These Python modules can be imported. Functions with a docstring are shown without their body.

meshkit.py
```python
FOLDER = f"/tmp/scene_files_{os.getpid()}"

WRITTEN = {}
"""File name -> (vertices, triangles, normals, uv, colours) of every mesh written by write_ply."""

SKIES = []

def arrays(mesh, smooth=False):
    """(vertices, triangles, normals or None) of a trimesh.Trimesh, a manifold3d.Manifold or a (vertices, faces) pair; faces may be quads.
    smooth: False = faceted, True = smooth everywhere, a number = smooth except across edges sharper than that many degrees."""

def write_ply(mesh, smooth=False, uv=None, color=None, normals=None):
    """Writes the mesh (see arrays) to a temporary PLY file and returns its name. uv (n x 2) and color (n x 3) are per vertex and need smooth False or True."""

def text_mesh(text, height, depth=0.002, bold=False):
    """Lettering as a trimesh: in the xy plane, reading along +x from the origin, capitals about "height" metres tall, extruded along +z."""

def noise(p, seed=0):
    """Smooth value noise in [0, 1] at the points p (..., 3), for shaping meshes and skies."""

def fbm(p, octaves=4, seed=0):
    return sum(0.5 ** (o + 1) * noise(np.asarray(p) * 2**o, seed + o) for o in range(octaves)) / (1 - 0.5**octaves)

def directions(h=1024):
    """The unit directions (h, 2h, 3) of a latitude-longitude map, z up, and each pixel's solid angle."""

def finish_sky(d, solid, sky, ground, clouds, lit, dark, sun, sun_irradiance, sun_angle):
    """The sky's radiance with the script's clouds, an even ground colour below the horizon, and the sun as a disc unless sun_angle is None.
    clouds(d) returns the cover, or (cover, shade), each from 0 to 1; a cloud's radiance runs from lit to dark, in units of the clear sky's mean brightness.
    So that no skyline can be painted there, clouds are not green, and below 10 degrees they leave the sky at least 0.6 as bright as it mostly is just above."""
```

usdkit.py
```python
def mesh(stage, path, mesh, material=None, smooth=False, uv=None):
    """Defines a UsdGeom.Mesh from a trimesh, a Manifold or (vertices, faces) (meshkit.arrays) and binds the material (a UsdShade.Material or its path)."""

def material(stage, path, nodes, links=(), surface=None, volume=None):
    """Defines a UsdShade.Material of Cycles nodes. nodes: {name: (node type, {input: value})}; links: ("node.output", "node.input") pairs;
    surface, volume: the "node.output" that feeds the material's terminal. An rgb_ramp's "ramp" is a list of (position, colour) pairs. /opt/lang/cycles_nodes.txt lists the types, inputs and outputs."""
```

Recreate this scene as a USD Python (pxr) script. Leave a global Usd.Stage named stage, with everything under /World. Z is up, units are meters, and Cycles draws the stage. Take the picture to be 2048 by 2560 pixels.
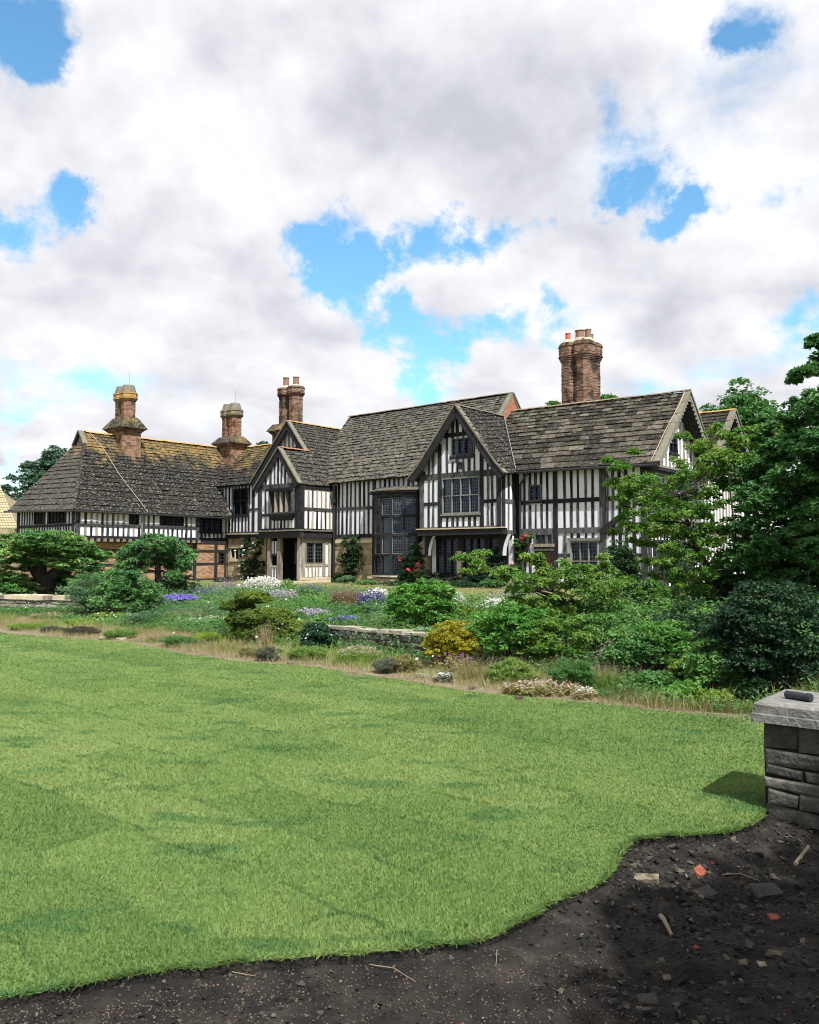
import math, random
import numpy as np
import trimesh, usdkit, meshkit
from shapely.geometry import Polygon, LineString, box as sbox, Point
from shapely.ops import unary_union
from pxr import Usd, UsdGeom, UsdLux, UsdShade, Gf, Sdf, Vt

stage = Usd.Stage.CreateInMemory()
UsdGeom.SetStageUpAxis(stage, UsdGeom.Tokens.z)
UsdGeom.SetStageMetersPerUnit(stage, 1.0)
world = UsdGeom.Xform.Define(stage, "/World")
stage.SetDefaultPrim(world.GetPrim())
UsdGeom.Scope.Define(stage, "/World/Looks")

# ---------------------------------------------------------------- camera
F, EYE = 2050.0, 1.6                      # focal length in photograph pixels (2048 wide), eye height
PITCH = math.atan(110 / F)
cam = UsdGeom.Camera.Define(stage, "/World/camera")
cam.AddTranslateOp().Set(Gf.Vec3d(0, 0, EYE))
cam.AddRotateXOp().Set(90 + math.degrees(PITCH))
cam.CreateHorizontalApertureAttr(36.0)
cam.CreateVerticalApertureAttr(45.0)
cam.CreateFocalLengthAttr(36.0 * F / 2048)
cam.CreateClippingRangeAttr(Gf.Vec2f(0.1, 5000))
cam.CreateExposureAttr(0.90)

# ---------------------------------------------------------------- sun and sky
SUN_EL = math.radians(54)
sh = np.array([0.42, -0.907]); sh /= np.linalg.norm(sh)
SUN = np.array([sh[0] * math.cos(SUN_EL), sh[1] * math.cos(SUN_EL), math.sin(SUN_EL)])
sun = UsdLux.DistantLight.Define(stage, "/World/sun")
sun.CreateNormalizeAttr(True); sun.CreateIntensityAttr(1.15); sun.CreateAngleAttr(0.53)
sun.CreateColorAttr(Gf.Vec3f(1.0, 0.97, 0.93))
m = Gf.Matrix4d(); m.SetRotate(Gf.Rotation(Gf.Vec3d(0, 0, 1), Gf.Vec3d(*SUN)))
sun.AddTransformOp().Set(m)

FW = np.array([0, math.cos(PITCH), math.sin(PITCH)]); UPV = np.array([0, -math.sin(PITCH), math.cos(PITCH)]); RT = np.array([1.0, 0, 0])
CAM = np.array([0, 0, EYE])
def ray(x, y): return FW + RT * (x - 1024) / F - UPV * (y - 1280) / F
def unit(v): v = np.asarray(v, float); return v / np.linalg.norm(v)

def make_sky():
    # openings of blue between the clouds: (x, y, radius in radians, strength)
    gaps = [(40, 60, .085, 1.2), (150, 150, .05, .6), (140, 525, .06, 1.0), (215, 505, .04, .7), (10, 600, .06, 1.0), (735, 575, .055, 1.1), (830, 610, .06, 1.1), (770, 690, .05, .9), (890, 700, .055, 1.1), (985, 760, .06, 1.1), (1065, 830, .07, 1.2), (1090, 930, .06, 1.0), (1050, 1010, .06, .9),
            (1190, 825, .05, .9), (1290, 815, .045, .8), (1400, 810, .035, .6), (950, 640, .05, .9), (1040, 610, .05, .9), (1130, 580, .045, .8), (1210, 555, .05, .9), (1320, 535, .045, .8), (1430, 545, .035, .6), (1625, 520, .065, 1.15), (1690, 505, .045, .8), (1610, 600, .045, .8), (1370, 690, .035, .7),
            (1880, 40, .06, .6), (1850, 110, .04, .5), (2040, 820, .055, .9), (1560, 965, .05, .5), (230, 985, .07, .55), (80, 1030, .07, .6), (20, 1110, .05, .5), (1540, 290, .05, .45), (1960, 470, .04, .5)]
    thick = [(1050, 380, .26, .18), (700, 200, .2, .14), (1450, 300, .16, .18), (700, 870, .10, .12), (300, 760, .10, .14), (1700, 720, .10, .16), (1500, 760, .08, .12)]
    n = {"tc": ("texture_coordinate", {}),
         "nd": ("noise_texture", {"scale": 7.5, "detail": 9.0, "roughness": 0.64, "dimensions": "3D"}),
         "dsub": ("vector_math", {"math_type": "subtract", "vector2": (0.5, 0.5, 0.5)}),
         "dscl": ("vector_math", {"math_type": "scale", "scale": 0.19}),
         "dadd": ("vector_math", {"math_type": "add"})}
    L = [("tc.generated", "nd.vector"), ("nd.color", "dsub.vector1"), ("dsub.vector", "dscl.vector1"), ("tc.generated", "dadd.vector1"), ("dscl.vector", "dadd.vector2")]
    # base cover from noise on the cloud deck's plane
    n["sep"] = ("separate_xyz", {}); n["zz"] = ("math", {"math_type": "add", "value2": 0.16}); n["zm"] = ("math", {"math_type": "maximum", "value2": 0.05})
    n["dx"] = ("math", {"math_type": "divide"}); n["dy"] = ("math", {"math_type": "divide"}); n["pl"] = ("combine_xyz", {"z": 3.7})
    L += [("tc.generated", "sep.vector"), ("sep.z", "zz.value1"), ("zz.value", "zm.value1"), ("sep.x", "dx.value1"), ("zm.value", "dx.value2"), ("sep.y", "dy.value1"), ("zm.value", "dy.value2"), ("dx.value", "pl.x"), ("dy.value", "pl.y")]
    n["nb"] = ("noise_texture", {"scale": 1.5, "detail": 8.0, "roughness": 0.55})
    n["base"] = ("map_range", {"from_min": 0.30, "from_max": 0.62, "to_min": 0.25, "to_max": 1.25, "clamp": False})
    L += [("pl.vector", "nb.vector"), ("nb.fac", "base.value")]
    last = "base.result"
    for i, (x, y, r, s) in enumerate(gaps):
        d = unit(ray(x, y))
        n[f"g{i}"] = ("vector_math", {"math_type": "distance", "vector2": tuple(d)})
        n[f"m{i}"] = ("map_range", {"range_type": "smoothstep", "from_min": 0.0, "from_max": r, "to_min": s, "to_max": 0.0, "clamp": True})
        n[f"s{i}"] = ("math", {"math_type": "subtract"})
        L += [("dadd.vector", f"g{i}.vector1"), (f"g{i}.value", f"m{i}.value"), (last, f"s{i}.value1"), (f"m{i}.result", f"s{i}.value2")]
        last = f"s{i}.value"
    n["nf"] = ("noise_texture", {"scale": 17.0, "detail": 9.0, "roughness": 0.62}); n["nfr"] = ("map_range", {"from_min": 0.0, "from_max": 1.0, "to_min": -.24, "to_max": .24, "clamp": False}); n["nfa"] = ("math", {"math_type": "add"})
    L += [("dadd.vector", "nf.vector"), ("nf.fac", "nfr.value"), (last, "nfa.value1"), ("nfr.result", "nfa.value2")]; last = "nfa.value"
    n["cover"] = ("map_range", {"range_type": "smoothstep", "from_min": -.16, "from_max": 0.60, "to_min": 0.0, "to_max": 1.0, "clamp": True})
    L += [(last, "cover.value")]
    # shading of the clouds: thick middles are grey, edges white
    n["n2"] = ("noise_texture", {"scale": 2.4, "detail": 6.0, "roughness": 0.5, "distortion": 0.3})
    n["mp"] = ("mapping", {"location": (0.3, 1.7, 0.5)})
    L += [("pl.vector", "mp.vector"), ("mp.vector", "n2.vector")]
    n["sh"] = ("map_range", {"from_min": 0.30, "from_max": 0.72, "to_min": -0.25, "to_max": 0.75, "clamp": False})
    L += [("n2.fac", "sh.value")]
    last2 = "sh.result"
    for i, (x, y, r, s) in enumerate(thick):
        d = unit(ray(x, y))
        n[f"tg{i}"] = ("vector_math", {"math_type": "distance", "vector2": tuple(d)})
        n[f"tm{i}"] = ("map_range", {"range_type": "smoothstep", "from_min": 0.0, "from_max": r, "to_min": s, "to_max": 0.0, "clamp": True})
        n[f"ts{i}"] = ("math", {"math_type": "add"})
        L += [("dadd.vector", f"tg{i}.vector1"), (f"tg{i}.value", f"tm{i}.value"), (last2, f"ts{i}.value1"), (f"tm{i}.result", f"ts{i}.value2")]
        last2 = f"ts{i}.value"
    # billows: the cloud's density against the density a little higher up lights the tops and shades the undersides
    n["eu"] = ("vector_math", {"math_type": "add", "vector2": (0.004, -0.006, 0.028)})
    for q in ("e0", "e1"): n[q] = ("noise_texture", {"scale": 6.0, "detail": 7.0, "roughness": 0.52})
    n["ed"] = ("math", {"math_type": "subtract"}); n["ek"] = ("math", {"math_type": "multiply", "value2": 2.7}); n["es"] = ("math", {"math_type": "subtract"})
    L += [("tc.generated", "eu.vector1"), ("tc.generated", "e0.vector"), ("eu.vector", "e1.vector"), ("e0.fac", "ed.value1"), ("e1.fac", "ed.value2"), ("ed.value", "ek.value1"), (last2, "es.value1"), ("ek.value", "es.value2")]
    last2 = "es.value"
    n["ccol"] = ("rgb_ramp", {"ramp": [(0.0, (CL[0], CL[1], CL[2])), (0.45, (CL[0] * .83, CL[1] * .835, CL[2] * .86)), (1.0, (CL[0] * .62, CL[1] * .63, CL[2] * .68))]})
    L += [(last2, "ccol.fac")]
    n["cscl"] = ("vector_math", {"math_type": "scale", "scale": CLS})
    L += [("ccol.color", "cscl.vector1")]
    n["sky"] = ("sky_texture", {"sky_type": "single_scattering", "sun_disc": False, "sun_elevation": SUN_EL, "sun_rotation": math.atan2(SUN[0], SUN[1]), "altitude": 100.0, "air_density": 1.0, "aerosol_density": 0.7, "ozone_density": 2.0})
    n["skyhs"] = ("hsv", {"saturation": 1.08, "value": 1.72})
    n["tint"] = ("mix_color", {"blend_type": "multiply", "fac": 1.0, "b": (.86, 1.10, 1.06)})
    L += [("sky.color", "tint.a"), ("tint.result", "skyhs.color")]
    n["mx"] = ("mix_color", {"blend_type": "mix"})
    L += [("cover.result", "mx.fac"), ("skyhs.color", "mx.a"), ("cscl.vector", "mx.b")]
    n["bg"] = ("background_shader", {"strength": 0.075})
    L += [("mx.result", "bg.color")]
    return usdkit.material(stage, "/World/Looks/sky", n, L, surface="bg.background")
CL = (1.0, 1.0, 1.03); CLS = 7.2
dome = UsdLux.DomeLight.Define(stage, "/World/sky")
UsdShade.MaterialBindingAPI.Apply(dome.GetPrim()).Bind(make_sky())
dome.GetPrim().SetCustomDataByKey("kind", "structure")

# ---------------------------------------------------------------- helpers
rng = np.random.default_rng(7)
PH = math.radians(40)                                   # the house stands turned 40 degrees to the lens
U = np.array([math.cos(PH), -math.sin(PH), 0]); N = np.array([math.sin(PH), math.cos(PH), 0]); O = np.array([0, 43.3, 0])
def W(p):                                               # house coordinates (along, into depth, up) to the world
    p = np.asarray(p, float)
    return O + p[..., 0:1] * U + p[..., 1:2] * N + p[..., 2:3] * np.array([0, 0, 1.0])
def ground_at(x, y, z=0.0):
    r = ray(x, y); t = (z - EYE) / r[2]; return CAM + t * r
def at(x, y, d):                                        # the point seen at photograph pixel x, y at depth d
    return CAM + ray(x, y) / ray(x, y)[1] * d

_names = {}
def free(parent, name):
    k = (parent, name); n = _names.get(k, -1) + 1; _names[k] = n
    return f"{parent}/{name}" if n == 0 else f"{parent}/{name}_{n:03d}"
ORIG = {}
def say(prim, label=None, cat=None, group=None, kind=None):
    for k, v in (("label", label), ("category", cat), ("group", group), ("kind", kind)):
        if v: prim.SetCustomDataByKey(k, v)
class Thing:
    def __init__(self, name, label, cat, loc, group=None):
        self.path = free("/World", name); self.loc = np.asarray(loc, float)
        x = UsdGeom.Xform.Define(stage, self.path); x.AddTranslateOp().Set(Gf.Vec3d(*map(float, self.loc)))
        self.prim = x.GetPrim(); say(self.prim, label, cat, group)
    def part(self, name, mesh, mat, parent=None, smooth=False, label=None, kind=None):
        v, f = vf(mesh)
        if len(f) == 0: return parent or self.path
        p = free(parent or self.path, name)
        mm = usdkit.mesh(stage, p, (v - self.loc, f), mat, smooth=smooth)
        if label or kind: say(mm.GetPrim(), label, None, None, kind)
        return p
def top(name, mesh, mat, label=None, cat=None, group=None, kind=None, smooth=False):
    p = free("/World", name); v, f = vf(mesh)
    mm = usdkit.mesh(stage, p, (v, f), mat, smooth=smooth); say(mm.GetPrim(), label, cat, group, kind); return p
def vf(m):
    if isinstance(m, MB): return m.get()
    if isinstance(m, tuple): 
        v, f = np.asarray(m[0], float), np.asarray(m[1], int)
        if f.shape[1] == 4: f = np.vstack([f[:, [0, 1, 2]], f[:, [0, 2, 3]]])
        return v, f
    return np.asarray(m.vertices, float), np.asarray(m.faces, int)
class MB:
    def __init__(self): self.v, self.f, self.n = [], [], 0
    def add(self, v, f):
        v = np.asarray(v, float); f = np.asarray(f, int)
        if f.shape[1] == 4: f = np.vstack([f[:, [0, 1, 2]], f[:, [0, 2, 3]]])
        self.v.append(v); self.f.append(f + self.n); self.n += len(v); return self
    def mesh(self, m): return self.add(*vf(m))
    def get(self):
        return (np.vstack(self.v), np.vstack(self.f)) if self.v else (np.zeros((0, 3)), np.zeros((0, 3), int))
BOXF = np.array([[0, 3, 2, 1], [4, 5, 6, 7], [0, 1, 5, 4], [1, 2, 6, 5], [2, 3, 7, 6], [3, 0, 4, 7]])
def hexa(p8): return np.asarray(p8, float), BOXF
def tube(pts, rad, n=7, cap=True):
    pts = np.asarray(pts, float); rad = np.broadcast_to(np.asarray(rad, float), len(pts)); k = len(pts)
    t = np.gradient(pts, axis=0); t /= np.linalg.norm(t, axis=1, keepdims=True) + 1e-12
    ref = np.array([0.31, 0.17, 0.93]) if abs(t[:, 2]).mean() < .9 else np.array([1.0, 0.1, 0])
    a = np.cross(t, ref); a /= np.linalg.norm(a, axis=1, keepdims=True); b = np.cross(t, a)
    th = np.arange(n) / n * 2 * np.pi
    v = (pts[:, None] + rad[:, None, None] * (np.cos(th)[None, :, None] * a[:, None] + np.sin(th)[None, :, None] * b[:, None])).reshape(-1, 3)
    i = np.arange(k - 1)[:, None] * n + np.arange(n)[None]; j = np.arange(k - 1)[:, None] * n + (np.arange(n)[None] + 1) % n
    f = np.stack([i, i + n, j + n, j], -1).reshape(-1, 4); f = np.vstack([f[:, [0, 1, 2]], f[:, [0, 2, 3]]])
    if cap:
        f = np.vstack([f, [[0, c + 1, c + 2] for c in range(n - 2)], [[(k - 1) * n, (k - 1) * n + c + 2, (k - 1) * n + c + 1] for c in range(n - 2)]])
    return v, f[:, ::-1]

class Plane:                                            # a wall plane: s to the right seen from outside, z up, o out of the wall
    def __init__(self, a, b, da, db): self.o = np.array([a, b], float); self.d = unit([da, db]); self.n = np.array([self.d[1], -self.d[0]])
    def __call__(self, s, z, o=0.0):
        s, z, o = np.broadcast_arrays(np.asarray(s, float), np.asarray(z, float), np.asarray(o, float))
        p = self.o + s[..., None] * self.d + o[..., None] * self.n
        return W(np.concatenate([p, z[..., None]], -1))
    def at(self, x, y):                                 # wall position (s, z) seen at pixel x, y
        n3 = self.n[0] * U + self.n[1] * N; o3 = O + self.o[0] * U + self.o[1] * N; d3 = self.d[0] * U + self.d[1] * N
        r = ray(x, y); t = ((o3 - CAM) @ n3) / (r @ n3); P = CAM + t * r
        return float((P - o3) @ d3), float(P[2])
    def rect(self, x0, y0, x1, y1):
        ym, xm = (y0 + y1) / 2, (x0 + x1) / 2
        return self.at(x0, ym)[0], self.at(x1, ym)[0], self.at(xm, y1)[1], self.at(xm, y0)[1]
def face_n(b): return Plane(0, b, 1, 0)                 # looks towards the garden; s = along
def face_u(a): return Plane(a, 0, 0, 1)                 # looks along the front to the right; s = depth
def bar(pl, s0, s1, z0, z1, o0, o1, jit=0.0):
    j = rng.uniform(-jit, jit, (8,)) if jit else np.zeros(8)
    s = [s0 + j[0], s1 + j[1], s1 + j[2], s0 + j[3]]; z = [z0 + j[4], z0 + j[5], z1 + j[6], z1 + j[7]]
    return hexa(np.vstack([pl(s, z, o0), pl(s, z, o1)]))
def quadbar(pl, q, o0, o1):                             # q: four (s, z) corners
    q = np.asarray(q, float); return hexa(np.vstack([pl(q[:, 0], q[:, 1], o0), pl(q[:, 0], q[:, 1], o1)]))
def slab_poly(pl, poly, o0, o1):                        # extruded shapely polygon on a wall plane
    mb = MB()
    for g in getattr(poly, "geoms", [poly]):
        if g.is_empty or g.geom_type != "Polygon" or g.area < 1e-5: continue
        m = trimesh.creation.extrude_polygon(g, 1.0, engine="earcut")
        v = m.vertices; mb.add(pl(v[:, 0], v[:, 1], o0 + (o1 - o0) * v[:, 2]), m.faces)
    return mb

# ---------------------------------------------------------------- materials
def mat(name, nodes, links, surface="p.BSDF"): return usdkit.material(stage, f"/World/Looks/{name}", nodes, links, surface=surface)
def noisy(name, stops, scale=4.0, detail=6, rough=.8, spec=.3, bump=0.0, bscale=30.0, vary=0.0, stretch=None, distortion=0.0, rand="object", dist=.02):
    """A colour ramp over noise at the place in the world, varied from piece to piece."""
    n = {"g": ("geometry", {}), "n": ("noise_texture", {"scale": scale, "detail": detail, "roughness": .62, "distortion": distortion}),
         "r": ("rgb_ramp", {"ramp": stops}), "p": ("principled_bsdf", {"roughness": rough, "specular_ior_level": spec})}
    L = []
    src = "g.position"
    if stretch:
        n["m"] = ("mapping", {"scale": stretch}); L.append(("g.position", "m.vector")); src = "m.vector"
    L += [(src, "n.vector")]
    fac = "n.fac"
    if vary:
        n["oi"] = ("object_info", {})
        n["rs"] = ("math", {"math_type": "add"}); L += [("oi.random", "rs.value1"), ("g.random_per_island", "rs.value2")]
        n["fr"] = ("math", {"math_type": "fraction"}); L += [("rs.value", "fr.value1")]
        n["sp"] = ("map_range", {"from_min": 0.0, "from_max": 1.0, "to_min": -vary, "to_max": vary}); L += [("fr.value", "sp.value")]
        n["ad"] = ("math", {"math_type": "add"}); L += [("n.fac", "ad.value1"), ("sp.result", "ad.value2")]
        fac = "ad.value"
    L += [(fac, "r.fac"), ("r.color", "p.base_color")]
    if bump:
        n["bn"] = ("noise_texture", {"scale": bscale, "detail": 5.0}); n["b"] = ("bump", {"strength": bump, "distance": dist})
        L += [(src, "bn.vector"), ("bn.fac", "b.height"), ("b.normal", "p.normal")]
    return mat(name, n, L)
def c(h, g=None, b=None): return (h, g, b) if g is not None else (h, h, h)

M = {}
M["plaster"] = noisy("plaster", [(0.0, c(.30, .29, .28)), (.30, c(.48, .485, .52)), (.42, c(.57, .578, .63)), (.6, c(.64, .65, .715)), (1, c(.69, .70, .77))], scale=3.0, stretch=(1.6, 1.6, .55), rough=.9, bump=.25, bscale=14, spec=.1)
M["oak_grey"] = noisy("grey_oak", [(0.0, c(.05, .052, .05)), (.5, c(.16, .165, .15)), (1, c(.33, .33, .29))], scale=6, vary=.15, stretch=(1.6, 1.6, .3), rough=.85, bump=.4, bscale=26)
M["plaster_warm"] = noisy("cream_plaster", [(0.0, c(.34, .31, .26)), (.4, c(.60, .58, .54)), (1, c(.70, .69, .68))], scale=3.5, rough=.9, bump=.25, bscale=14, spec=.1)
M["timber"] = noisy("dark_timber", [(0.0, c(.005, .005, .007)), (.38, c(.012, .012, .016)), (.54, c(.030, .033, .036)), (.70, c(.075, .082, .082)), (1, c(.18, .18, .17))], scale=8, vary=.22, stretch=(1.6, 1.6, .35), rough=.85, bump=.5, bscale=26, spec=.2)
M["timber_pale"] = noisy("weathered_timber", [(0.0, c(.05, .045, .04)), (.4, c(.16, .14, .115)), (.65, c(.30, .27, .22)), (1, c(.45, .42, .36))], scale=6, vary=.15, stretch=(1.6, 1.6, .3), rough=.85, bump=.5, bscale=26, spec=.2)
M["timber_black"] = noisy("black_timber", [(0.0, c(.005, .005, .007)), (.55, c(.016, .016, .02)), (1, c(.07, .072, .078))], scale=6, vary=.1, stretch=(1.6, 1.6, .4), rough=.75, bump=.4, bscale=26, spec=.25)
M["stone_sill"] = noisy("pale_stone", [(0.0, c(.22, .18, .12)), (.45, c(.42, .36, .25)), (1, c(.6, .54, .42))], scale=4, rough=.9, bump=.5, bscale=18, vary=.12)
M["sandstone"] = noisy("sandstone_blocks", [(0.0, c(.06, .06, .045)), (.35, c(.19, .16, .10)), (.6, c(.34, .28, .17)), (1, c(.46, .40, .27))], scale=2.4, rough=.92, bump=.6, bscale=16, vary=.16)
M["mortar"] = noisy("mortar", [(0.0, c(.12, .11, .09)), (1, c(.36, .32, .25))], scale=5, rough=.95, bump=.3)
M["lead"] = mat("lead_bars", {"p": ("principled_bsdf", {"base_color": (.10, .115, .13), "roughness": .6, "metallic": .2})}, [])
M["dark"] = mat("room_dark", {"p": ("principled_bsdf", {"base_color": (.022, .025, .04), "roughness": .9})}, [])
M["curtain"] = noisy("curtain_cloth", [(0.0, c(.25, .3, .28)), (1, c(.5, .55, .52))], scale=5, rough=.9)
M["glass"] = usdkit.material(stage, "/World/Looks/window_glass", {"t": ("transparent_bsdf", {"color": (.62, .70, .72)}), "g": ("glossy_bsdf", {"color": (.32, .42, .66), "roughness": .04}), "f": ("fresnel", {"IOR": 1.75}), "mx": ("mix_closure", {}),
    "ge": ("geometry", {}), "n": ("noise_texture", {"scale": 9.0}), "b": ("bump", {"strength": .5, "distance": .03})},
    [("ge.position", "n.vector"), ("n.fac", "b.height"), ("b.normal", "g.normal"), ("f.fac", "mx.fac"), ("t.BSDF", "mx.closure1"), ("g.BSDF", "mx.closure2")], surface="mx.closure")

def slab_mat(name, zlo=6.0, zhi=9.0, orange=0.0, bright=1.0, moss=.5, mott=1.0, warm=0.0):
    """Stone slabs: grey brown, each its own tone, blotched by black moss and pale lichen in short dashes along the courses, on some roofs an orange crust towards the ridge."""
    w = lambda x: c(x * bright, x * (.93 - .03 * warm) * bright, x * (.83 - .12 * warm) * bright)
    n = {"g": ("geometry", {}), "oi": ("object_info", {}), "rs": ("math", {"math_type": "add"}), "fr": ("math", {"math_type": "fraction"}), "st": ("mapping", {"scale": (1.0, 1.0, 2.6)}),
         "tone": ("rgb_ramp", {"ramp": [(0, w(.016)), (.25, w(.035)), (.5, w(.075)), (.72, w(.13)), (.88, w(.20)), (1, w(.30))]}),
         "n0": ("noise_texture", {"scale": 1.1, "detail": 5.0}), "tm": ("mix_float", {"fac": .26}),
         "n1": ("noise_texture", {"scale": 3.4, "detail": 9.0, "roughness": .72}), "mossr": ("map_range", {"range_type": "smoothstep", "from_min": moss - .05, "from_max": moss + .05, "to_min": 0.0, "to_max": .93, "clamp": True}),
         "mx1": ("mix_color", {"b": (.010, .0105, .009)}),
         "n2": ("noise_texture", {"scale": 6.5, "detail": 8.0, "roughness": .8}), "pl": ("map_range", {"range_type": "smoothstep", "from_min": .535, "from_max": .62, "to_min": 0.0, "to_max": .85 * mott, "clamp": True}),
         "mx2": ("mix_color", {"b": (.27, .265, .24)}),
         "p": ("principled_bsdf", {"roughness": .92, "specular_ior_level": .15}), "bn": ("noise_texture", {"scale": 22.0, "detail": 6.0}), "b": ("bump", {"strength": .7, "distance": .03})}
    L = [("oi.random", "rs.value1"), ("g.random_per_island", "rs.value2"), ("rs.value", "fr.value1"), ("g.position", "n0.vector"), ("fr.value", "tm.a"), ("n0.fac", "tm.b"), ("tm.result", "tone.fac"), ("g.position", "st.vector"),
         ("st.vector", "n1.vector"), ("n1.fac", "mossr.value"), ("mossr.result", "mx1.fac"), ("tone.color", "mx1.a"),
         ("st.vector", "n2.vector"), ("n2.fac", "pl.value"), ("pl.result", "mx2.fac"), ("mx1.result", "mx2.a"),
         ("g.position", "bn.vector"), ("bn.fac", "b.height"), ("b.normal", "p.normal")]
    last = "mx2.result"
    if orange:
        n.update({"sep": ("separate_xyz", {}), "hz": ("map_range", {"from_min": zlo, "from_max": zhi, "to_min": -.25, "to_max": .22, "clamp": True}), "n3": ("noise_texture", {"scale": 1.1, "detail": 9.0, "roughness": .72}), "n5": ("noise_texture", {"scale": 5.0, "detail": 6.0, "roughness": .75}), "n5r": ("map_range", {"from_min": .40, "from_max": .58, "to_min": .12, "to_max": 1.0, "clamp": True}),
                  "su": ("math", {"math_type": "add"}), "or": ("map_range", {"range_type": "smoothstep", "from_min": .47, "from_max": .66, "to_min": 0.0, "to_max": orange, "clamp": True}), "om": ("math", {"math_type": "multiply"}),
                  "oc": ("rgb_ramp", {"ramp": [(.3, c(.10, .085, .045)), (.45, c(.20, .15, .06)), (.58, c(.30, .20, .065)), (.75, c(.36, .19, .045))]}), "mx3": ("mix_color", {})})
        L += [("g.position", "sep.vector"), ("sep.z", "hz.value"), ("g.position", "n3.vector"), ("st.vector", "n5.vector"), ("n5.fac", "n5r.value"), ("n3.fac", "su.value1"), ("hz.result", "su.value2"), ("su.value", "or.value"), ("or.result", "om.value1"), ("n5r.result", "om.value2"), ("om.value", "mx3.fac"), (last, "mx3.a"), ("n3.fac", "oc.fac"), ("oc.color", "mx3.b")]
        last = "mx3.result"
    L += [(last, "p.base_color")]
    return mat(name, n, L)
M["slab_grey"] = slab_mat("grey_roof_slabs", bright=.55, moss=.51, warm=.9)
M["slab_brown"] = slab_mat("brown_roof_slabs", bright=.60, moss=.56, mott=.6, warm=1.4)
M["slab_moss"] = slab_mat("mossy_roof_slabs", orange=.78, zlo=5.4, zhi=9.0, bright=.62, moss=.50, warm=.9)
M["slab_hip"] = slab_mat("pale_roof_slabs", orange=.6, zlo=5.4, zhi=10, bright=.85, moss=.57, warm=.8)
M["slab_lichen"] = slab_mat("lichen_slabs", orange=.75, zlo=6.0, zhi=12.5, bright=.9, moss=.60, warm=.5)
M["verge"] = noisy("lichen_verge", [(0.0, c(.04, .037, .028)), (.45, c(.13, .12, .09)), (1, c(.26, .245, .19))], scale=5, rough=.9, bump=.4)
M["ridge_orange"] = noisy("lichened_ridge_tiles", [(0.0, c(.10, .08, .05)), (.35, c(.28, .19, .09)), (.6, c(.42, .24, .07)), (1, c(.46, .30, .12))], scale=3.5, rough=.9, vary=.12, bump=.4)
M["ridge_red"] = noisy("red_ridge_tiles", [(0.0, c(.10, .07, .05)), (.4, c(.26, .12, .07)), (1, c(.42, .22, .14))], scale=3.5, rough=.9, vary=.2, bump=.4)
M["ridge_grey"] = noisy("grey_ridge_tiles", [(0.0, c(.05, .05, .04)), (.5, c(.15, .12, .09)), (1, c(.30, .24, .18))], scale=3.5, rough=.9, vary=.2, bump=.4)
M["hung_tile"] = noisy("hung_red_tiles", [(0.0, c(.10, .045, .03)), (.45, c(.26, .10, .055)), (1, c(.40, .19, .11))], scale=3, rough=.85, vary=.25, bump=.3)

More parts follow.
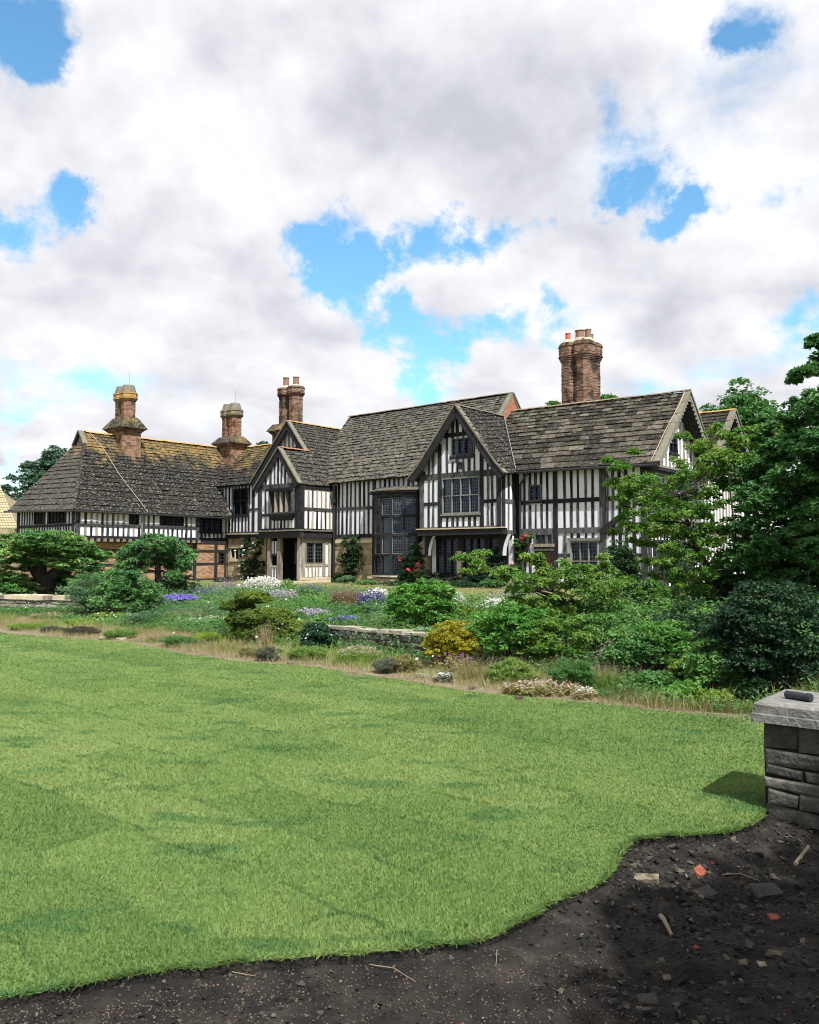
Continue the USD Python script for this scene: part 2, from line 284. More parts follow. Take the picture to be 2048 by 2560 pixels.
def brick_mat(name, ramp, rows=.075, cell=.22, dark=.0):
    """Old brickwork: real courses by height, stretchers alternating, each brick its own red, dark soot and grey lichen over it."""
    n = {"g": ("geometry", {}), "rot": ("vector_rotate", {"rotate_type": "z_axis", "angle": PH}), "sep": ("separate_xyz", {}),
         "hx": ("math", {"math_type": "multiply_add", "value2": .8}), "v": ("combine_xyz", {}),
         "br": ("brick_texture", {"color1": (0, 0, 0), "color2": (1, 1, 1), "mortar": (.5, .5, .5), "scale": 1.0, "mortar_size": .009, "mortar_smooth": .2, "brick_width": cell, "row_height": rows, "bias": 0.0}),
         "ramp": ("rgb_ramp", {"ramp": ramp}), "n": ("noise_texture", {"scale": 3.0, "detail": 8.0, "roughness": .7}), "av": ("mix_float", {"fac": .38}),
         "mo": ("mix_color", {"b": (.30, .26, .20)}), "n2": ("noise_texture", {"scale": 1.3, "detail": 8.0, "roughness": .65}), "so": ("map_range", {"range_type": "smoothstep", "from_min": .53 - dark, "from_max": .70 - dark, "to_min": 0.0, "to_max": .85, "clamp": True}),
         "ms": ("mix_color", {"b": (.025, .022, .02)}), "n3": ("noise_texture", {"scale": 6.0, "detail": 6.0, "roughness": .7}), "li": ("map_range", {"range_type": "smoothstep", "from_min": .60, "from_max": .68, "to_min": 0.0, "to_max": .6, "clamp": True}), "ml": ("mix_color", {"b": (.38, .34, .25)}),
         "b": ("bump", {"strength": .8, "distance": .02}), "inv": ("math", {"math_type": "subtract", "value1": 1.0}), "p": ("principled_bsdf", {"roughness": .92, "specular_ior_level": .15})}
    L = [("g.position", "rot.vector"), ("rot.vector", "sep.vector"), ("sep.y", "hx.value1"), ("sep.x", "hx.value3"), ("hx.value", "v.x"), ("sep.z", "v.y"), ("v.vector", "br.vector"),
         ("g.position", "n.vector"), ("g.position", "n2.vector"), ("g.position", "n3.vector"), ("br.color", "av.a"), ("n.fac", "av.b"), ("av.result", "ramp.fac"), ("ramp.color", "mo.a"), ("br.fac", "mo.fac"),
         ("mo.result", "ms.a"), ("n2.fac", "so.value"), ("so.result", "ms.fac"), ("ms.result", "ml.a"), ("n3.fac", "li.value"), ("li.result", "ml.fac"), ("ml.result", "p.base_color"), ("br.fac", "inv.value2"), ("inv.value", "b.height"), ("b.normal", "p.normal")]
    return mat(name, n, L)
M["brick_old"] = brick_mat("old_red_brick", [(0, c(.05, .026, .02)), (.35, c(.15, .062, .038)), (.6, c(.25, .11, .06)), (1, c(.40, .25, .15))], dark=.04)
M["brick_orange"] = brick_mat("orange_brick", [(0, c(.10, .045, .025)), (.35, c(.24, .11, .055)), (.6, c(.34, .18, .085)), (1, c(.44, .29, .16))], dark=-.04)
M["brick_dark"] = brick_mat("sooty_brick", [(0, c(.035, .02, .018)), (.4, c(.12, .055, .038)), (.7, c(.23, .11, .07)), (1, c(.38, .26, .17))], dark=.08)
M["pot_brown"] = noisy("brown_chimney_pot", [(0, c(.12, .07, .05)), (1, c(.32, .19, .14))], scale=4, rough=.8)
M["pot_red"] = noisy("red_chimney_pot", [(0, c(.42, .07, .04)), (1, c(.6, .13, .08))], scale=4, rough=.7)
M["iron"] = mat("black_iron", {"p": ("principled_bsdf", {"base_color": (.012, .013, .016), "roughness": .5})}, [])
M["iron_grey"] = mat("grey_metal", {"p": ("principled_bsdf", {"base_color": (.25, .26, .27), "roughness": .5, "metallic": .4})}, [])
M["lamp_glass"] = mat("lamp_glass", {"p": ("principled_bsdf", {"base_color": (.12, .13, .14), "roughness": .15})}, [])
M["door"] = noisy("brown_door_wood", [(0, c(.03, .018, .012)), (1, c(.13, .075, .05))], scale=5, stretch=(1.5, 1.5, .3), rough=.7)

# ---------------------------------------------------------------- the manor house
house = Thing("manor_house", "long timber framed manor house in black and white with stone slab roofs", "house", O)
ZG = .1
slab_count = 0
def roof_basis(P):
    """P: corner points of a roof slope, house coordinates, the first two along the eave. Returns origin, eave direction, up-slope direction, normal (world)."""
    Q = W(P); e = Q[1] - Q[0]; nrm = np.zeros(3); ce = Q.mean(0)
    for i in range(len(Q)): nrm += np.cross(Q[i] - ce, Q[(i + 1) % len(Q)] - ce)
    nrm = unit(nrm)
    if nrm[2] < -1e-3: nrm = -nrm
    e = unit(e - nrm * (e @ nrm)); s = np.cross(nrm, e)
    if s[2] < 0: s = -s
    return Q[0], e, s, nrm
def roof_slope(P, material, course=(.36, .20), width=(.40, .75), singles=None, deck=True, name="roof", seed=0, thick=.05, holes=(), soffit=None, label=None, lift=.0):
    """One slope: a boarded deck and the stone slabs lying on it course by course, wide and deep at the eave, small at the ridge."""
    r = np.random.default_rng(100 + seed)
    o, e, s, nrm = roof_basis(P)
    q = W(P) - o; poly = Polygon(np.stack([q @ e, q @ s], 1)).buffer(0)
    for h in holes: poly = poly.difference(h)
    m = trimesh.creation.extrude_polygon(poly, .10, engine="earcut") if poly.geom_type == "Polygon" else trimesh.util.concatenate([trimesh.creation.extrude_polygon(g, .10, engine="earcut") for g in poly.geoms])
    v = m.vertices
    deckpath = house.part(name, (o + v[:, :1] * e + v[:, 1:2] * s + (v[:, 2:3] - .105) * nrm, m.faces), soffit or M["timber_black"], label=label)
    x0, y0, x1, y1 = poly.bounds; y = y0; h = y1 - y0; mb = MB(); pieces = []
    k = 0
    while y < y1 - .03:
        t = (y - y0) / max(h, .1); ex = course[0] + (course[1] - course[0]) * t; ex *= r.uniform(.92, 1.08)
        yt = min(y + ex, y1 - .005)
        def spans(yy):
            g = poly.intersection(LineString([(x0 - 1, yy), (x1 + 1, yy)]))
            return [(a.bounds[0], a.bounds[2]) for a in getattr(g, "geoms", [g]) if not a.is_empty and a.length > .02]
        lo, hi = spans(y + .01), spans(yt - .006)
        for (a0, a1) in spans((y + yt) / 2):
            la = min(lo, key=lambda g: abs(g[0] - a0) + abs(g[1] - a1), default=(a0, a1)); ha = min(hi, key=lambda g: abs(g[0] - a0) + abs(g[1] - a1), default=(a0, a1))
            la = (max(min(la[0], a0 + .6), a0 - .6), min(max(la[1], a1 - .6), a1 + .6)); ha = (max(min(ha[0], a0 + .6), a0 - .6), min(max(ha[1], a1 - .6), a1 + .6))
            X = [0.0]; wmin, wmax = width[0] * (1 - .45 * t), width[1] * (1 - .45 * t)
            tot = a1 - a0
            while X[-1] < tot - wmin * .6: X.append(X[-1] + r.uniform(wmin, wmax))
            X = np.array(X) / X[-1] if len(X) > 1 else np.array([0, 1.0])
            for i in range(len(X) - 1):
                b0, b1 = la[0] + X[i] * (la[1] - la[0]), la[0] + X[i + 1] * (la[1] - la[0])
                t0, t1 = ha[0] + X[i] * (ha[1] - ha[0]), ha[0] + X[i + 1] * (ha[1] - ha[0])
                g = .006
                dl, dr = r.uniform(-.02, .018, 2); th = thick * r.uniform(.75, 1.5); up = r.uniform(0, .012) + lift
                yb = y - .03
                pts2 = [(b0 + g, yb + dl), (b1 - g, yb + dr), (t1 - g, yt + .01), (t0 + g, yt + .01)]
                hb = [up, up + r.uniform(-.008, .008), -.002, -.002]
                ht = [th + up, th + up + r.uniform(-.01, .01), .014, .014]
                P8 = [o + a * e + b * s + hh * nrm for (a, b), hh in zip(pts2, hb)] + [o + a * e + b * s + hh * nrm for (a, b), hh in zip(pts2, ht)]
                P8 = np.array(P8)
                F8 = np.array([[4, 5, 6, 7], [0, 1, 5, 4], [1, 2, 6, 5], [3, 0, 4, 7]])
                pieces.append((P8, F8))
        y = yt
    n_single = len(pieces) if singles is None else 0
    if singles:
        for (P8, F8) in pieces[:singles]: house.part("roof_slab", (P8, F8), material, parent=deckpath)
    for (P8, F8) in pieces[(singles or 0):]: mb.add(P8, F8)
    house.part("slab_courses", mb, material, parent=deckpath, kind="stuff")
    return deckpath
def ridge_tiles(p0, p1, material, r=.13, length=.42, name="ridge_tile", lift=.02):
    p0, p1 = W(p0), W(p1); L = np.linalg.norm(p1 - p0); k = max(2, int(L / length)); d = (p1 - p0) / L; side = unit(np.cross(d, [0, 0, 1])); up = np.cross(side, d)
    mb = MB(); th = np.linspace(-1.15, 1.15, 6)
    for i in range(k):
        a, b = p0 + d * L * i / k, p0 + d * (L * (i + 1) / k + .02); rr = r * rng.uniform(.92, 1.1)
        sag = rng.uniform(-.012, .012)
        ring = lambda q, R: np.array([q + side * math.sin(t) * R + up * (math.cos(t) * R - R * .55 + lift + sag) for t in th])
        A, B = ring(a, rr), ring(b, rr * .93); v = np.vstack([A, B, A - up * .03, B - up * .03]); n = len(th)
        f = [[j, j + 1, n + j + 1, n + j] for j in range(n - 1)] + [[2 * n + j, j, j + 1, 2 * n + j + 1][::-1] for j in range(n - 1)]
        mb.add(v, f)
    return mb
def beam(p0, p1, depth, w, dn=0.0, out=None, house_pts=True):
    """A board along p0-p1: depth hangs below, w wide to both sides."""
    p0, p1 = (W(p0), W(p1)) if house_pts else (np.asarray(p0, float), np.asarray(p1, float))
    d = unit(p1 - p0); side = unit(np.cross(d, [0, 0, 1])) if out is None else unit(out); up = unit(np.cross(side, d)); 
    if up[2] < 0: up = -up
    a, b = side * w / 2, up
    return hexa([p0 - a - b * (depth + dn), p0 + a - b * (depth + dn), p1 + a - b * (depth + dn), p1 - a - b * (depth + dn), p0 - a - b * dn, p0 + a - b * dn, p1 + a - b * dn, p1 - a - b * dn])

# ---- timber framing
def zfun(z): return z if callable(z) else (lambda s: z)
def timber_wall(pl, s0, s1, z0, ztop, rails=(), spacing=.36, sw=.14, openings=(), skip=(), posts=(), mat_t="timber", plaster="plaster", bottom=.16, topb=.14, thick=.024, name="plaster_wall", phase=.5, depth=.16, label=None, top_mat=None, cuts=(), stud_mats=None):
    """Plaster panels with the close studs, rails, posts and plates standing proud of them. ztop may be a function of s (a gable)."""
    zt = zfun(ztop); ss = np.linspace(s0, s1, 41)
    poly = Polygon([(s0, z0), (s1, z0)] + [(s, zt(s)) for s in ss[::-1]]).buffer(0)
    for (a, b, za, zb) in openings: poly = poly.difference(sbox(a, za, b, zb))
    wp = house.part(name, slab_poly(pl, poly, -depth, 0), M[plaster], label=label)
    tm = M[mat_t]
    levels = sorted([(z0, bottom)] + list(rails), key=lambda t: t[0])
    def put(nm, g, m=tm): house.part(nm, g, m, parent=wp)
    def run(nm, za, h, a, b, o):
        segs = [(a, b)]
        for (x0, x1, y0, y1) in openings:
            if y0 < za + h * .7 and y1 > za + h * .3:
                segs = [q for (p, r_) in segs for q in ((p, min(r_, x0)), (max(p, x1), r_)) if q[1] - q[0] > .05]
        for (p, q) in segs:
            if callable(ztop):                          # stay under the slope of the gable
                gs = [g_ for g_ in np.linspace(p, q, 161) if zt(g_) > za + h * .8]
                if not gs: continue
                p, q = gs[0], gs[-1]
                if q - p < .1: continue
            put(nm, bar(pl, p, q, za, za + h, .001, o, .008))
    for z, h in levels: 
        if h > 0: run("sill_beam" if z == z0 else "rail", z, h, s0, s1, thick + .012 + rng.uniform(0, .006))
    if not callable(ztop) and topb > 0: run("wall_plate", ztop - topb, topb, s0, s1, thick + .014)
    for p in posts:
        w = .26
        if isinstance(p, tuple): p, w = p
        zz = min(zt(p - w / 2), zt(p + w / 2)) - (0 if not callable(ztop) else .02)
        put("post", bar(pl, p - w / 2, p + w / 2, z0 + .001, zz - .001, .002, thick + .03, .012))
    bounds = [(z + h, (levels[i + 1][0] if i + 1 < len(levels) else None)) for i, (z, h) in enumerate(levels)]
    edges = sorted([(s0, 0.0), (s1, 0.0)] + [(p, .26) if not isinstance(p, tuple) else p for p in posts]); centres = []
    for (e0, w0), (e1, w1) in zip(edges[:-1], edges[1:]):
        lo_, hi_ = e0 + w0 / 2, e1 - w1 / 2; n = int(round((hi_ - lo_ + sw * .5) / spacing))
        centres += [lo_ + (hi_ - lo_) * (i + 1) / n for i in range(n - 1)] if n > 1 else []
    for sc in centres:
        sc += rng.uniform(-.022, .022)
        if any(a < sc < b for (a, b) in skip): continue
        for (za, zb) in bounds:
            w = sw * rng.uniform(.85, 1.15); j = rng.uniform(-.026, .026, 4)
            l0, r0, l1, r1 = sc - w / 2 + j[0], sc + w / 2 + j[1], sc - w / 2 + j[2], sc + w / 2 + j[3]
            zl, zr = (zt(l1) - (.0 if callable(ztop) else topb), zt(r1) - (.0 if callable(ztop) else topb)) if zb is None else ((min(zb, zt(l1)), min(zb, zt(r1))) if callable(ztop) else (zb, zb))
            if min(zl, zr) - za < .06:
                if max(zl, zr) - za < .06: continue
            segs = [(za, zl, zr, l0, r0, l1, r1)]
            for (x0, x1, y0, y1) in openings:
                if x0 - w * .45 < sc < x1 + w * .45:
                    out = []
                    for (pa, pl_, pr, q0, q1, q2, q3) in segs:
                        pt = max(pl_, pr)
                        if y1 <= pa or y0 >= pt: out.append((pa, pl_, pr, q0, q1, q2, q3)); continue
                        if y0 - pa > .08: out.append((pa, y0, y0, q0, q1, q2, q3))
                        if min(pl_, pr) - y1 > .08: out.append((y1, pl_, pr, q0, q1, q2, q3))
                    segs = out
            for (pa, pzl, pzr, q0, q1, q2, q3) in segs:
                if min(pzl, pzr) <= pa + .03: pzl, pzr = max(pzl, pa + .03), max(pzr, pa + .03)
                put("stud", quadbar(pl, [(q0, pa), (q1, pa), (q3, pzr), (q2, pzl)], .001, thick + rng.uniform(-.008, .008)), M[stud_mats[rng.integers(len(stud_mats))]] if stud_mats else tm)
    return wp
def window(pl, s0, s1, z0, z1, cols=3, rows=1, frame=.07, mull=.05, lat=(.13, .17), o=.0, dep=.08, fm="timber", curtain=(), room=True, rowsplit=None, sill=True, head=False, name="window", leadmat="lead", mm=None, diamond=False, label=None, lead_r=.007):
    """A leaded window in a wall opening: frame with mullions and transoms, panes, lead lattice, the dark room behind and curtains where seen."""
    fmat = M[fm]; g = MB()
    for b in ((s0, s0 + frame, z0, z1), (s1 - frame, s1, z0, z1), (s0 + frame, s1 - frame, z0, z0 + frame), (s0 + frame, s1 - frame, z1 - frame, z1)): g.add(*bar(pl, *b, o - dep, o + .045))
    wp = house.part(name, g, fmat, label=label)
    if sill: house.part("sill", bar(pl, s0 - .06, s1 + .06, z0 - .09, z0 - .002, o - .01, o + .09, .006), fmat, parent=wp)
    if head: house.part("drip_mould", bar(pl, s0 - .1, s1 + .1, z1 + .002, z1 + .12, o - .01, o + .14, .006), fmat, parent=wp)
    a0, a1, y0, y1 = s0 + frame, s1 - frame, z0 + frame, z1 - frame
    cx = np.linspace(a0, a1, cols + 1); ry = np.linspace(y0, y1, rows + 1) if rowsplit is None else [y0] + [y0 + t * (y1 - y0) for t in rowsplit] + [y1]
    for i in range(1, cols): house.part("mullion", bar(pl, cx[i] - mull / 2, cx[i] + mull / 2, y0, y1, o - dep + .01, o + .035), M[mm] if mm else fmat, parent=wp)
    for j in range(1, len(ry) - 1):
        for i in range(cols): house.part("transom", bar(pl, cx[i] + (mull / 2 if i else 0), cx[i + 1] - (mull / 2 if i < cols - 1 else 0), ry[j] - mull / 2, ry[j] + mull / 2, o - dep + .01, o + .03), M[mm] if mm else fmat, parent=wp)
    lead = MB()
    for i in range(cols):
        for j in range(len(ry) - 1):
            b = (cx[i] + (mull / 2 if i else 0), cx[i + 1] - (mull / 2 if i < cols - 1 else 0), ry[j] + (mull / 2 if j else 0), ry[j + 1] - (mull / 2 if j < len(ry) - 2 else 0))
            tl = rng.uniform(-.004, .004, 2)
            s_, z_ = [b[0], b[1], b[1], b[0]], [b[2], b[2], b[3], b[3]]
            house.part("pane", (pl(s_, z_, o - dep * .6 + np.array([0, tl[0], tl[0] + tl[1], tl[1]])), [[0, 1, 2, 3]]), M["glass"], parent=wp)
            nx, nz = max(1, round((b[1] - b[0]) / lat[0])), max(1, round((b[3] - b[2]) / lat[1])); oo = o - dep * .6 + .012
            def strip(pa, pb):
                pa, pb = np.array(pa), np.array(pb); t = unit(pb - pa); w_ = np.array([-t[1], t[0]]) * lead_r
                q = np.array([pa - w_, pb - w_, pb + w_, pa + w_]); lead.add(pl(q[:, 0], q[:, 1], oo), [[0, 1, 2, 3]])
            if diamond:
                cell = sbox(b[0], b[2], b[1], b[3]); L = (b[1] - b[0]) + (b[3] - b[2])
                for k in np.arange(-L, L, lat[0]):
                    for sg in (1, -1):
                        seg = LineString([(b[0] + k, b[2] if sg > 0 else b[3]), (b[0] + k + L * .62, b[2] + L if sg > 0 else b[3] - L)]).intersection(cell)
                        if seg.geom_type == "LineString" and seg.length > .02: strip(*seg.coords[:2])
            else:
                for k in range(1, nx): x = b[0] + (b[1] - b[0]) * k / nx; strip((x, b[2]), (x, b[3]))
                for k in range(1, nz): z = b[2] + (b[3] - b[2]) * k / nz; strip((b[0], z), (b[1], z))
            if (i, j) in curtain or i in curtain:
                xs = np.linspace(b[0], b[1], 25); of = o - dep - .10 + .03 * np.sin(np.linspace(0, 16, 25) + i * 2)
                v = np.vstack([pl(xs, b[2], of), pl(xs, b[3], of)])
                house.part("curtain", (v, [[k, k + 1, 25 + k + 1, 25 + k] for k in range(24)]), M["curtain"], parent=wp, smooth=True)
    house.part("lead_lattice", lead, M[leadmat], parent=wp)
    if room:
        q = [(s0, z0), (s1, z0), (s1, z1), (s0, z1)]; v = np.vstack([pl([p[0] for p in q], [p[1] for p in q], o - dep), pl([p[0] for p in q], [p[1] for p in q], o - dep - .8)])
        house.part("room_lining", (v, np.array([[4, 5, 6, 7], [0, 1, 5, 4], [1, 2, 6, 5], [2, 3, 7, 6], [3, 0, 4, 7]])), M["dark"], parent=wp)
    return wp
def blocks(pl, s0, s1, z0, z1, openings=(), h=(.22, .32), w=(.35, .65), material="sandstone", backing="mortar", name="stone_wall", depth=.2, seed=0, gap=.012, thing=None, label=None, piece="stone_block", proud=.03, parent=None, backpoly=None):
    """Coursed masonry: every block its own piece with recessed joints."""
    th = thing or house; r = np.random.default_rng(500 + seed)
    poly = sbox(s0, z0, s1, z1)
    for (a, b, c_, d) in openings: poly = poly.difference(sbox(a, c_, b, d))
    wp = th.part(name, slab_poly(pl, poly, -depth, 0), M[backing], label=label, parent=parent)
    z = z0
    while z < z1 - .05:
        hh = min(r.uniform(*h), z1 - z)
        if z1 - z - hh < .1: hh = z1 - z
        s = s0
        while s < s1 - .02:
            ww = r.uniform(*w)
            if s1 - s - ww < w[0] * .5: ww = s1 - s
            g = sbox(s + gap / 2, z + gap / 2, s + ww - gap / 2, z + hh - gap / 2)
            for (a, b, c_, d) in openings: g = g.difference(sbox(a - .001, c_ - .001, b + .001, d + .001))
            for q in getattr(g, "geoms", [g]):
                if q.is_empty or q.area < .006: continue
                x0, y0, x1, y1 = q.bounds; pr = proud * r.uniform(.3, 1.2); bv = min(.02, (x1 - x0) * .2, (y1 - y0) * .2); j = r.uniform(-.012, .012, 8)
                A = [(x0 + j[0], y0 + j[1]), (x1 + j[2], y0 + j[3]), (x1 + j[4], y1 + j[5]), (x0 + j[6], y1 + j[7])]; sg = [(1, 1), (-1, 1), (-1, -1), (1, -1)]
                v = np.vstack([pl([p[0] for p in A], [p[1] for p in A], .0005), pl([p[0] for p in A], [p[1] for p in A], pr * .5), pl([p[0] + k[0] * bv for p, k in zip(A, sg)], [p[1] + k[1] * bv for p, k in zip(A, sg)], pr)])
                f = [[8, 9, 10, 11]] + [[i, (i + 1) % 4, 4 + (i + 1) % 4, 4 + i] for i in range(4)] + [[4 + i, 4 + (i + 1) % 4, 8 + (i + 1) % 4, 8 + i] for i in range(4)]
                th.part(piece, (v, f), M[material], parent=wp)
            s += ww
        z += hh
    return wp

# ---- roofs
RW = lambda b: 5.66 + 1.0 * (b + .4)
roof_slope([(6.95, -.45, 5.62), (13.95, -.45, 5.50), (13.95, 3.1, 9.02), (4.4, 3.1, 9.16), (4.4, 2.55, 8.66)], M["slab_brown"], course=(.42, .24), width=(.45, .95), singles=299, seed=1, thick=.055, label="long brown stone slab roof at the right end")
roof_slope([(13.95, 6.6, 5.5), (6, 6.6, 5.6), (6, 3.12, 9.1), (13.95, 3.12, 9.02)], M["slab_brown"], seed=2)
roof_slope([(-5.72, -.42, 5.74), (1.31, -.42, 5.86), (4.22, 2.3, 8.86), (4.22, 3.5, 10.25), (-7.9, 3.5, 10.28), (-7.9, 1.85, 8.38)], M["slab_grey"], course=(.34, .17), width=(.38, .72), seed=3, label="tall grey stone slab roof of the middle range")
roof_slope([(4.22, 7.4, 5.8), (-7.9, 7.4, 5.8), (-7.9, 3.52, 10.28), (4.22, 3.52, 10.25)], M["slab_grey"], seed=4)
roof_slope([(7.08, -1.65, 5.36), (6.92, -.42, 5.55), (4.27, 2.55, 8.84), (4.27, -1.65, 8.86)], M["slab_grey"], course=(.34, .2), width=(.36, .7), seed=5, label="slab roof of the larger right gable")
roof_slope([(1.28, .9, 5.44), (1.28, -1.65, 5.44), (4.25, -1.65, 8.86), (4.25, 2.5, 8.84)], M["slab_grey"], course=(.34, .2), seed=6)
roof_slope([(-5.62, -2.75, 5.56), (-5.62, -.45, 5.56), (-7.9, 1.85, 8.37), (-7.9, 4.6, 8.37), (-8.9, 4.6, 9.60), (-8.9, -.75, 9.60), (-7.33, -.75, 7.67), (-7.33, -2.75, 7.67)], M["slab_grey"], course=(.36, .2), width=(.42, .8), seed=7, label="slab roof over the porch and the gable behind it")
roof_slope([(-12.25, 3.4, 6.05), (-12.25, -.75, 6.05), (-8.92, -.75, 9.60), (-8.92, 4.6, 9.60)], M["slab_grey"], seed=8)
roof_slope([(-9.5, -.4, 5.42), (-9.5, -2.75, 5.42), (-7.35, -2.75, 7.67), (-7.35, -.5, 7.67)], M["slab_grey"], seed=9)
roof_slope([(-15.72, -.75, 6.08), (-12.2, -.75, 6.06), (-9.6, 2.1, 8.88), (-17.55, 2.1, 8.92)], M["slab_moss"], course=(.34, .18), width=(.36, .7), seed=10, label="low mossy slab roof between the left wing and the porch gable")
roof_slope([(-14.3, -11.1, 4.10), (-14.3, -.55, 4.06), (-15.7, -.55, 6.08), (-17.6, 2.1, 8.90), (-17.6, -8.75, 8.86)], M["slab_moss"], course=(.40, .19), width=(.42, .8), seed=11, label="orange lichened roof slope of the left wing")
roof_slope([(-22.0, -11.1, 4.30), (-14.3, -11.1, 4.10), (-17.05, -9.05, 8.10), (-18.25, -9.05, 8.10)], M["slab_hip"], course=(.40, .2), width=(.42, .8), seed=12, label="pale hipped end of the left wing roof")
roof_slope([(-22.0, 2, 4.3), (-22.0, -11.1, 4.3), (-18.25, -9.05, 8.1), (-17.62, -8.75, 8.86), (-17.62, 2, 8.9)], M["slab_moss"], seed=13)
roof_slope([(5.5, 6.4, 5.9), (13.75, 6.4, 5.9), (13.75, 9.8, 9.12), (5.5, 9.8, 9.12)], M["slab_brown"], course=(.40, .24), width=(.45, .9), seed=14, label="slab roof of the rear gable at the far right")
roof_slope([(13.75, 13.2, 5.9), (5.5, 13.2, 5.9), (5.5, 9.82, 9.12), (13.75, 9.82, 9.12)], M["slab_brown"], seed=15)

def ridge(p0, p1, mt, **k):
    house.part("ridge_tiles", ridge_tiles(p0, p1, M[mt], **k), M[mt])
ridge((4.6, 3.1, 9.20), (13.95, 3.1, 9.06), "ridge_grey"); ridge((-7.9, 3.5, 10.30), (4.22, 3.5, 10.27), "ridge_grey", r=.12)
ridge((4.25, -1.6, 8.88), (4.3, 2.6, 8.86), "ridge_grey"); ridge((-8.9, -.7, 9.62), (-8.9, 4.5, 9.62), "ridge_orange"); ridge((-7.34, -2.7, 7.70), (-7.34, -.5, 7.70), "ridge_red", r=.15)
ridge((-17.4, 2.1, 8.94), (-11.4, 2.1, 8.92), "ridge_orange"); ridge((-17.6, -8.75, 8.88), (-17.6, 2.0, 8.93), "ridge_orange", r=.16); ridge((6, 9.8, 9.14), (13.75, 9.8, 9.14), "ridge_orange")
ridge((-14.35, -11.02, 4.15), (-17.05, -9.05, 8.14), "slab_lichen", r=.10, length=.34)

def bargeboards(pl, pts, drop=.34, thick=.07, oh=.0, mt="timber_black", teeth=True, mt2=None, cap="verge", tooth=.10):
    """Boards along the sloping edges of a gable with a carved lower edge and the pale slab edge above them."""
    for (p, q) in zip(pts[:-1], pts[1:]):
        p, q = np.array(p), np.array(q); d = unit(q - p); nn = np.array([-d[1], d[0]]); nn = nn if nn[1] < 0 else -nn
        w = house.part("bargeboard", quadbar(pl, [p + nn * drop, q + nn * drop, q + nn * .02, p + nn * .02], oh - thick, oh), M[mt])
        house.part("verge_slabs", quadbar(pl, [p - nn * .055, q - nn * .055, q + nn * .018, p + nn * .018], oh - .25, oh + .05), M[cap], parent=w)
        if teeth:
            L = np.linalg.norm(q - p); k = int(L / (tooth * 1.6)); mb = MB()
            for i in range(k):
                a = p + d * L * (i + .5) / k + nn * (drop + .001); mb.add(*quadbar(pl, [a - d * tooth * .55, a + nn * tooth * .75, a + d * tooth * .55, a + nn * .0 + d * .001], oh - thick * .8, oh - .01))
            house.part("carved_edge", mb, M[mt2 or mt], parent=w)
G2 = face_n(-1.2); G2v = face_n(-1.65)
bargeboards(G2v, [(1.28, 5.47), (1.9, 6.05), (4.26, 8.90), (6.55, 5.95), (7.08, 5.40)])
BG = face_n(-.4); BGv = face_n(-.75)
bargeboards(BGv, [(-12.25, 6.1), (-8.9, 9.64), (-7.34, 7.72)])
PO = face_n(-2.6); POv = face_n(-2.75)
bargeboards(POv, [(-9.5, 5.46), (-7.34, 7.72), (-5.63, 5.60)])
RG = face_u(13.2); RGv = face_u(13.95)
bargeboards(RGv, [(-.45, 5.52), (3.1, 9.04), (6.6, 5.52)], mt="oak_grey", drop=.20, tooth=.15)
bargeboards(face_u(13.75), [(6.4, 5.9), (9.8, 9.14), (13.2, 5.9)], mt="oak_grey", drop=.20, tooth=.15)
# boarded soffits and purlin ends under the gables
for pl, a, b, z, o in ((G2, 1.9, 6.5, 8.55, .0),):
    for s_, zz in ((2.9, 6.85), (5.65, 6.75), (1.95, 5.75), (6.5, 5.65)): house.part("purlin", bar(pl, s_ - .09, s_ + .09, zz - .1, zz + .08, -.1, .4), M["timber_black"])

# ---- middle range
HA = face_n(0)
timber_wall(HA, -5.6, 1.7, 2.62, 6.02, rails=[(4.18, .16)], openings=[(-2.36, .9, 2.6, 5.02)], posts=[(-2.52, .22), (1.06, .24)], spacing=.33, sw=.135, bottom=.2, topb=.2)
blocks(HA, -5.6, -2.35, ZG - .1, 2.61, openings=[(-4.75, -3.55, .9, 2.15)], seed=1, parent=house.path)
blocks(HA, .9, 1.75, ZG - .1, 2.61, seed=2, parent=house.path)
window(HA, -4.75, -3.55, .9, 2.15, cols=2, rows=1, fm="stone_sill", lat=(.14, .2))
house.part("string_course", bar(HA, -5.6, -2.4, 2.32, 2.5, .03, .1, .01), M["stone_sill"])
bt = blocks(face_n(-.55), 1.0, 1.62, ZG, 2.0, seed=3, depth=.5, label="stone buttress beside the bay window")
house.part("buttress_cap", hexa(np.vstack([face_n(-.55)([.95, 1.67, 1.67, .95], [2.0, 2.0, 2.06, 2.06], .06), face_n(-.05)([.95, 1.67, 1.67, .95], [2.0, 2.0, 2.45, 2.45], 0)])[[0, 1, 5, 4, 3, 2, 6, 7]]), M["sandstone"], parent=bt)
house.part("wall_post", bar(HA, -5.62, -5.4, 2.6, 5.6, .0, .07, .01), M["timber_black"])
# bow window of five lights and four tiers
bay = house.part("bay_window", bar(face_n(-.33), -2.36, .88, .40, .50, -.33, .40), M["stone_sill"], label="tall dark bow window with leaded lights in four tiers")
def plan_prism(pts, z0, z1): 
    m_ = trimesh.creation.extrude_polygon(Polygon(pts), z1 - z0, engine="earcut"); v = m_.vertices.copy(); v[:, 2] += z0; return W(v), m_.faces
th5 = np.radians([38, 19, 0, -19, -38]); L5 = 3.12 / np.cos(th5).sum(); P5 = [np.array([-2.32, -.34])]
for t in th5: P5.append(P5[-1] + L5 * np.array([math.cos(t), -math.sin(t)]))
plan = [(-2.32, 0)] + [tuple(p) for p in P5] + [(P5[-1][0], 0)]
grow = lambda k: [tuple(p) for p in np.array(Polygon(plan).buffer(k, join_style=2).exterior.coords)[:-1] if p[1] < .04]
gp = lambda k: list(Polygon(plan).buffer(k, join_style=2).intersection(sbox(-9, -9, 9, -.002)).exterior.coords)[:-1]
